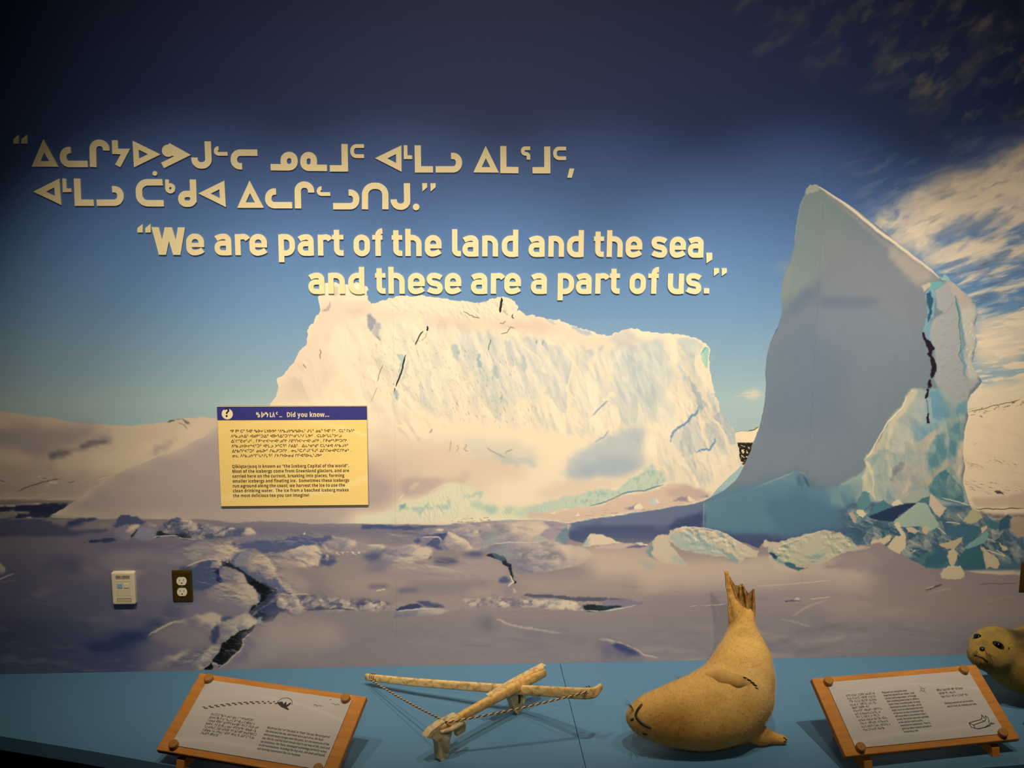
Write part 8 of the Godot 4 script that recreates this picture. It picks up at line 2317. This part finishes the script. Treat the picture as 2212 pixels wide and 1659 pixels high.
	p.mound("#d3c5b6", -40, 4, 5, [2.7,71.5,4.2,72.6,6.0,72.2,5.7,70.7,3.5,70.7])
	p.line("#d9cdc0", 0.9, 7, 2, 3, [-13.8,69.4,-10.5,69.7,-7.9,69.5,-7.0,68.4])
	p.mound("#cdbfb2", -40, 8, 6, [-25.9,65.0,-20.7,66.4,-14.9,66.7,-11.6,65.9,-9.8,64.8,-10.5,62.5,-14.6,61.4,-19.3,62.0,-23.7,62.7,-25.9,62.7])
	p.poly("#4a5985", 0.8, 4, 4, [-11.6,61.7,-10.7,62.9,-10.2,62.3,-11.1,61.3])
	p.poly("#3d4d80", 0.75, 18, 5, [-10.9,61.7,-7.2,62.8,-0.2,62.2,5.7,63.4,8.6,63.4,7.5,62.2,2.0,61.6,-3.2,60.5,-6.1,60.1])
	p.poly("#b3a6ab", 0.7, 24, 5, [-23.7,60.4,-16.4,60.7,-5.4,60.1,9.4,61.5,14.6,60.2,16.8,57.5,16.1,54.4,2.0,54.6,-12.8,55.6,-23.8,56.5])
	p.mound("#b9adb0", -40, 4, 4, [9.9,64.1,10.3,66.0,11.6,66.8,16.8,67.5,24.2,67.2,29.4,67.5,33.9,67.1,36.9,66.1,42.9,65.2,46.7,62.5,43.0,58.7,31.8,56.5,20.6,55.9,18.3,58.2,16.4,59.8,15.3,62.1,13.1,62.6,10.9,62.6])
	p.poly("#93a0ac", 0.7, 16, 4, [10.1,63.7,11.6,65.6,16.8,66.3,18.6,62.9,16.4,60.2,14.9,62.1,11.6,62.6])
	p.mound("#d5c6b4", -40, 18, 5, [29.8,67.0,33.9,66.7,37.2,65.7,39.1,63.4,37.7,60.3,33.2,61.9,29.8,64.6])
	p.line("#d6d0c6", 0.9, 5, 2, 3, [10.5,66.0,11.6,66.8,16.8,67.4,24.2,67.2,29.4,67.5])
	p.facets("#e0d4c4", "#6c7590", 0.5, 8, 20, 50, 20, [20.1,64.4,27.9,64.3,35.4,62.6,33.9,61.1,24.2,61.2,19.8,62.5])
	p.facets("#e0d4c4", "#6c7590", 0.35, 8, -30, 25.0, 10.0, [20.1,64.4,27.9,64.3,35.4,62.6,33.9,61.1,24.2,61.2,19.8,62.5])
	p.poly("#24303f", 1, 3, 4, [8.6,62.6,10.5,63.2,13.1,62.6,15.7,61.4,16.4,59.8,17.9,59.0,18.3,55.9,18.3,54.0,19.8,52.8,18.9,52.0,18.0,53.6,17.2,56.7,16.8,58.3,15.0,59.1,14.2,60.6,11.6,61.6])
	p.poly("#55708a", 0.8, 4, 3, [10.5,63.4,13.1,62.9,15.7,61.9,15.9,60.6,13.5,61.0,11.6,62.0])
	p.line("#e6dccb", 0.95, 8, 1, 4, [17.2,55.2,18.0,53.6,18.7,52.6,17.2,51.7,16.5,51.1])
	p.poly("#4b5a88", 0.8, 7, 4, [13.1,52.5,13.5,54.4,15.4,54.8,17.6,54.0,17.2,52.4])
	p.mound("#d3c5b4", -40, 3, 4, [18.0,49.7,18.7,50.3,19.5,49.7,19.3,48.3,18.2,48.7])
	p.poly("#7f7f9b", 0.55, 16, 4, [14.6,50.2,18.0,50.5,18.0,48.5,15.4,48.8])
	p.poly("#6b7090", 0.6, 22, 4, [-23.8,51.1,-16.5,51.8,-5.4,52.4,4.2,52.3,10.2,51.6,5.7,50.3,-9.1,49.4,-23.9,49.6])
	p.poly("#565a74", 0.85, 4, 4, [21.6,47.1,23.6,48.3,28.1,47.8,35.6,47.3,41.7,46.6,50.8,46.2,58.8,45.7,58.9,44.5,47.0,44.9,41.7,44.8,39.4,45.6,31.9,46.2,25.1,46.7])
	p.poly("#a79ca2", 1, 5, 6, [-23.9,45.7,-16.5,46.8,-9.1,47.0,-0.2,47.5,3.5,47.0,5.7,46.4,10.9,47.1,16.9,47.2,21.4,46.7,28.1,46.0,35.7,45.9,40.2,45.4,42.9,43.8,44.4,41.4,32.0,42.2,20.7,43.0,7.6,44.4,5.7,42.9,-4.0,42.3,-12.9,42.8,-23.9,42.6])
	p.mound("#d9ccb8", -40, 4, 6, [22.1,46.3,28.1,45.8,34.9,45.9,39.4,45.3,42.5,43.6,44.2,41.6,35.7,42.2,31.9,43.2,28.9,42.9,24.4,44.1])
	p.facets("#e6dac7", "#585f80", 0.85, 8, 20, 44, 26, [-0.2,47.3,4.2,46.4,11.3,47.3,21.4,46.5,35.7,45.7,42.5,43.8,43.7,41.6,28.2,42.9,16.9,43.5,7.6,44.0,5.0,42.9,2.0,44.5])
	p.facets("#e6dac7", "#585f80", 0.595, 8, -30, 22.0, 13.0, [-0.2,47.3,4.2,46.4,11.3,47.3,21.4,46.5,35.7,45.7,42.5,43.8,43.7,41.6,28.2,42.9,16.9,43.5,7.6,44.0,5.0,42.9,2.0,44.5])
	p.poly("#3d4b76", 0.95, 4, 4, [-23.2,43.0,-19.5,44.5,-15.8,45.2,-13.6,44.0,-16.6,43.1,-21.0,42.6])
	p.poly("#4a5780", 0.85, 6, 5, [-15.8,46.0,-14.3,46.3,-10.6,45.3,-6.2,44.3,-5.8,43.5,-12.8,44.0])
	p.mound("#b0a5a8", -40, 4, 4, [-22.8,42.4,-16.6,43.1,-9.1,43.3,-4.0,42.3,-7.7,41.0,-16.6,40.5,-24.0,39.9])
	p.line("#d9d0c4", 0.9, 6, 2, 3, [-23.2,42.5,-19.1,42.9,-13.6,43.3,-8.4,43.3])
	p.poly("#233039", 1, 4, 4, [43.3,43.6,47.0,43.8,53.1,43.3,57.7,42.8,53.5,41.9,49.0,41.4,45.2,41.4])
	p.patches("#cfc4c0", 0.8, 4, 90, 20, 9, 0.0, 0.4, [41.7,45.2,47.0,44.9,54.6,44.8,58.8,45.1,58.9,43.6,47.0,43.8,42.9,44.0], 4)
	p.line("#cdd6d4", 0.95, 5, 1, 2, [44.4,41.5,49.0,41.3,53.2,41.4,56.6,42.0,58.9,42.2])
	p.poly("#6f7490", 0.6, 24, 4, [5.7,38.6,8.3,39.7,12.5,37.7,13.2,36.1,9.5,35.0,5.7,35.8])
	p.line("#cfc2ba", 0.7, 12, 6, 5, [12.5,38.9,16.2,37.2,22.6,35.5,30.2,34.2,36.6,33.1])
	p.poly("#6c7090", 0.5, 26, 4, [15.1,36.4,22.6,34.7,32.1,33.4,43.5,31.5,47.3,29.9,35.9,31.3,24.5,33.1])
	p.line("#d3c5b9", 0.8, 10, 5, 4, [49.6,30.8,53.0,30.0,56.1,28.5,60.8,26.4])
	p.poly("#3a4775", 0.85, 8, 4, [54.6,27.7,55.7,28.9,58.8,27.7,62.7,25.6,62.8,24.4,58.1,26.1])
	p.poly("#77789a", 0.5, 24, 4, [49.2,30.6,55.0,28.5,62.7,24.8,59.0,22.8,51.2,27.0])
	p.poly("#85819a", 0.4, 30, 4, [20.8,29.2,30.2,29.4,34.1,26.6,32.2,24.2,24.6,26.4])
	p.bumps("#e6dacb", "#59628a", 0.55, 20, 24, 110, 44, [-102.2,67.8,-87.9,72.5,-77.2,73.5,-70.2,69.3,-52.2,71.0,-41.4,69.7,-25.1,66.5,-41.5,63.7,-47.8,59.2,-63.3,59.4,-59.9,53.2,-55.7,49.3,-56.6,42.0,-63.9,41.0,-71.3,36.9,-78.8,28.1,-88.1,22.8,-100.8,23.1,-103.4,42.5,-96.0,50.0,-99.2,57.6], 4, false, 0.2)
	p.bumps("#efe3d2", "#4f5880", 0.4, 20, 10, 44, 20, [-102.2,67.8,-87.9,72.5,-77.2,73.5,-70.2,69.3,-52.2,71.0,-41.4,69.7,-25.1,66.5,-41.5,63.7,-47.8,59.2,-63.3,59.4,-59.9,53.2,-55.7,49.3,-56.6,42.0,-63.9,41.0,-71.3,36.9,-78.8,28.1,-88.1,22.8,-100.8,23.1,-103.4,42.5,-96.0,50.0,-99.2,57.6], 3, false, 0.25)
	p.bumps("#e6dacb", "#59628a", 0.5, 20, 8, 130, 40, [-25.4,73.7,-9.0,73.9,9.3,74.1,29.7,75.0,39.0,73.4,37.2,66.5,50.4,64.8,43.0,57.9,24.3,55.8,9.4,55.3,-12.8,56.4,-25.6,58.9], 4, false, 0.2)
	# right: blocks before the tall berg
	p.poly("#d0c0b6", 0.75, 46, 4, [38.4,63.9,50.0,64.6,70.1,62.6,93.8,58.8,114.1,60.3,143.4,58.2,162.9,53.5,144.0,49.9,101.1,48.8,63.7,51.8,41.8,57.9])
	p.poly("#e0d2bf", 1, 3, 3, [43.0,65.4,44.4,67.7,45.9,70.2,48.9,69.9,51.9,68.9,55.7,67.1,58.3,66.3,51.9,66.0,46.0,65.5])
	p.poly("#aebcc4", 0.8, 6, 4, [43.0,65.4,44.4,68.1,45.9,68.8,45.6,66.1])
	p.poly("#c6b7ba", 1, 3, 4, [47.5,65.3,53.4,66.2,59.5,66.5,62.8,66.7,66.3,66.0,66.7,65.3,62.9,64.7,57.2,64.4,49.7,64.5])
	p.poly("#6d6d9a", 0.9, 4, 3, [58.4,64.8,61.0,65.7,62.5,65.9,66.7,65.3,62.9,64.7])
	p.poly("#e0d6c8", 1, 2, 5, [62.5,66.5,64.0,66.7,66.6,65.9,66.3,65.3,63.2,65.9])
	p.poly("#7e9ea8", 0.9, 5, 5, [66.0,63.1,67.0,65.1,68.9,66.6,69.0,63.9,68.2,62.7,70.2,59.6,67.5,61.2])
	p.poly("#cfc6b6", 1, 3, 6, [68.1,67.0,69.2,68.5,72.2,69.5,73.7,69.2,74.4,70.8,76.7,71.7,81.2,72.1,86.5,71.8,91.1,70.8,95.0,69.4,98.1,67.4,100.5,65.6,104.0,64.2,107.2,63.0,106.8,61.0,102.2,60.7,100.4,58.4,97.7,58.8,94.6,61.2,90.0,61.7,83.8,62.5,79.2,63.7,76.1,65.7,73.8,67.3,75.0,65.0,77.8,61.8,80.9,58.7,82.5,57.1,77.1,57.9,73.3,58.8,70.6,60.0,67.9,62.7,68.6,65.1])
	p.poly("#a9bdc0", 0.85, 8, 6, [75.2,70.0,79.7,70.3,84.3,69.9,87.4,67.9,92.1,64.8,95.3,62.4,91.5,61.6,83.8,62.5,79.2,64.1,76.1,66.5,74.1,68.5])
	p.bumps("#efe6d2", "#7d9aa4", 1.0, 6, 25, 40, 26, [74.4,70.6,81.2,71.7,91.1,70.4,98.9,66.6,106.0,63.0,101.5,60.7,95.3,61.6,83.8,62.5,76.9,65.7], 4, false, 0.35)
	p.poly("#a9bdc0", 0.7, 8, 5, [75.5,61.9,77.0,61.8,81.7,58.3,79.4,57.5,76.3,59.1])
	p.poly("#8aa3ad", 0.8, 5, 5, [94.5,62.4,97.2,62.3,100.4,59.2,98.9,58.4,96.1,60.0])
	p.line("#efe5d2", 0.9, 6, 2, 4, [74.0,70.8,76.7,71.7,81.2,72.1,86.5,71.8,91.1,70.8,95.0,69.4,98.9,66.8,104.0,64.2])
	p.poly("#c9bab2", 0.85, 20, 5, [50.1,59.3,54.6,62.4,62.5,60.7,68.2,60.7,76.7,57.4,88.1,58.0,99.6,58.7,111.0,60.1,122.1,55.2,107.5,53.0,88.3,52.5,69.2,54.4,57.8,56.1,50.2,56.2])
	p.poly("#b3b8b6", 0.8, 6, 6, [62.6,59.6,65.2,60.5,68.3,59.1,69.8,57.5,68.3,56.6,65.3,57.6])
	p.poly("#8a86a0", 0.9, 4, 4, [50.5,43.7,51.9,45.6,56.5,45.6,61.8,45.1,66.0,44.4,63.0,43.3,58.1,42.8,50.5,41.7])
	p.poly("#2b3a40", 0.9, 3, 3, [48.2,43.3,50.5,43.1,55.0,43.2,58.1,42.9,53.6,41.9,50.5,41.3,48.3,41.4])
	p.line("#c9d2d2", 0.9, 4, 1, 3, [50.5,41.3,54.3,41.9,59.2,42.4,63.0,43.3])
	p.poly("#857f96", 0.5, 55, 4, [61.8,47.8,77.0,48.8,92.3,48.9,111.5,49.8,135.2,51.4,135.6,46.3,115.7,44.6,88.6,44.6,69.5,45.0])
	p.line("#d2c4ba", 0.8, 6, 3, 4, [106.9,49.7,115.4,50.0,125.1,50.8,135.2,51.6])
	p.line("#e0d6ca", 0.85, 4, 1, 4, [82.2,42.4,86.8,42.6,91.8,42.8,95.6,43.0])
	p.line("#6d6a80", 0.8, 3, 1, 4, [83.3,42.3,87.2,42.4,91.4,42.6])
	p.poly("#d6cabf", 0.95, 3, 5, [121.2,44.1,121.9,45.1,123.1,44.9,123.3,43.7,122.0,43.5])
	p.line("#4c506c", 0.8, 6, 2, 5, [117.3,43.8,121.6,43.9,123.5,44.1])
	p.line("#d6cabf", 0.8, 6, 2, 5, [127.0,44.6,130.5,44.9,134.4,45.1])
	p.line("#c3b5ac", 0.7, 10, 6, 4, [120.7,37.9,123.7,40.1,128.3,42.4,133.6,44.3])
	p.line("#c3b5ac", 0.5, 10, 6, 4, [116.1,37.0,122.0,35.9,128.0,33.9])
	p.line("#d6c8bc", 0.85, 9, 4, 4, [50.8,30.8,53.8,30.2,59.2,28.4,63.5,26.4,66.2,24.3,71.7,22.8])
	p.poly("#36437a", 0.8, 10, 4, [54.8,27.7,55.0,28.9,56.9,28.9,60.8,27.2,63.9,25.5,65.5,23.5,60.1,24.4,56.6,26.1])
	p.poly("#6d6e92", 0.5, 20, 4, [49.3,29.4,54.6,28.5,62.4,25.6,68.2,22.6,50.9,22.2])
	# block on the right of the seal's wall
	p.poly("#bfbfae", 1, 3, 5, [110.3,63.8,114.9,66.6,117.2,67.0,123.0,68.9,128.9,70.2,131.6,70.2,133.7,69.4,136.8,69.7,139.7,67.9,141.9,65.5,143.5,64.2,148.3,64.0,145.2,63.0,139.7,62.3,133.5,59.1,128.8,57.6,121.7,57.3,115.3,58.6,111.2,60.2])
	p.bumps("#ece4cc", "#7a9594", 1.0, 6, 20, 40, 26, [111.1,63.8,117.2,66.6,128.9,70.0,137.6,69.3,141.9,65.1,137.3,61.9,129.6,58.4,120.1,57.7,112.0,60.2], 4, false, 0.35)
	p.poly("#7fa3a6", 0.8, 6, 5, [111.1,63.4,114.0,61.0,116.0,59.4,120.1,57.7,115.3,57.3,112.1,59.4])
	p.poly("#86a5a6", 0.7, 5, 5, [123.9,60.5,128.6,61.6,132.5,62.0,131.0,60.4,127.1,59.6])
	p.poly("#3f6c80", 0.95, 3, 4, [114.5,59.2,116.5,58.4,120.4,58.0,120.9,56.8,125.9,56.3,122.1,55.2,118.1,56.8])
	p.poly("#2d466b", 0.95, 3, 4, [110.9,62.2,112.9,62.0,114.1,60.8,113.8,59.6,112.6,60.1])
	p.poly("#cdc0b6", 1, 3, 5, [108.8,67.0,109.5,67.3,112.3,66.3,115.4,65.5,112.4,63.8,110.8,64.4,108.7,64.4])
	p.line("#e3d8c8", 0.9, 5, 2, 4, [112.4,63.6,118.4,66.2,124.1,68.5,130.9,70.4,133.7,69.6])
	p.poly("#cdbfb4", 0.85, 6, 4, [110.6,62.0,111.8,60.9,114.2,58.9,118.1,56.8,122.1,55.0,115.2,54.9,111.1,58.5])
	p.poly("#a3989f", 0.9, 14, 5, [139.8,60.6,145.2,63.0,149.2,62.9,151.4,60.5,153.7,56.4,145.7,54.9,129.7,55.9])
	# right: snow below the rubble
	p.poly("#9e9298", 0.7, 50, 4, [151.1,50.5,163.8,50.0,170.1,50.6,172.6,50.7,176.4,51.1,184.2,51.8,189.0,52.0,198.6,52.1,205.9,52.1,221.0,52.1,222.2,40.7,151.7,41.9])
	p.poly("#d6cbb4", 1, 3, 6, [175.2,53.4,176.1,54.6,177.8,56.2,180.0,56.7,182.3,56.5,183.7,54.8,184.5,51.9,179.5,51.4,176.3,51.4])
	p.poly("#d2c6ae", 1, 4, 5, [177.5,60.7,178.0,62.3,179.5,62.7,180.6,61.3,180.5,58.4,180.3,56.8,178.7,57.8])
	p.poly("#d2c6ae", 1, 3, 4, [191.0,61.8,193.0,61.4,195.6,59.8,197.7,56.6,197.0,55.0,194.4,55.7,191.6,58.2])
	p.line("#dcd2be", 0.95, 8, 1, 3, [191.9,62.4,194.5,61.4,197.8,60.4,199.5,59.7])
	p.poly("#e0d5bf", 0.9, 4, 4, [197.5,63.6,199.4,63.6,200.5,62.1,198.9,62.5])
	p.poly("#3d7187", 0.9, 6, 4, [183.4,61.9,188.1,63.1,191.0,61.8,191.3,58.6,188.6,56.9,182.8,57.4,181.5,58.1])
	p.poly("#3d6c84", 0.9, 6, 4, [169.3,59.8,173.0,61.7,177.1,61.9,178.0,58.1,174.3,56.6,169.7,55.7])
	p.line("#4c4a52", 0.8, 9, 3, 6, [170.3,47.2,172.2,47.8,174.3,48.6,176.5,49.2])
	p.line("#cdbfae", 0.8, 8, 3, 5, [170.3,48.0,171.8,48.3,173.4,48.6])
	p.line("#b9aaa0", 0.7, 10, 6, 4, [170.5,45.1,173.5,46.7,178.2,47.5,180.7,47.8])
	p.line("#4c4a52", 0.6, 4, 1, 5, [190.5,49.0,192.4,49.3,202.0,49.3,205.2,49.7])
	p.line("#b5a69c", 0.5, 14, 8, 4, [191.2,41.5,196.2,43.1,200.9,44.0,205.7,44.5])
	p.grain(3.0)


const SEAMS := [-315.6, -169.2, -22.8, 123.6, 270.0, 416.4]

func mural_strip(k: int) -> Image:
	var p := Painter.new(SEAMS[k], SEAMS[k + 1], 14.0, 300.0, 7.0 if k > 0 and k < 4 else 3.0)
	paint(p)
	return p.img
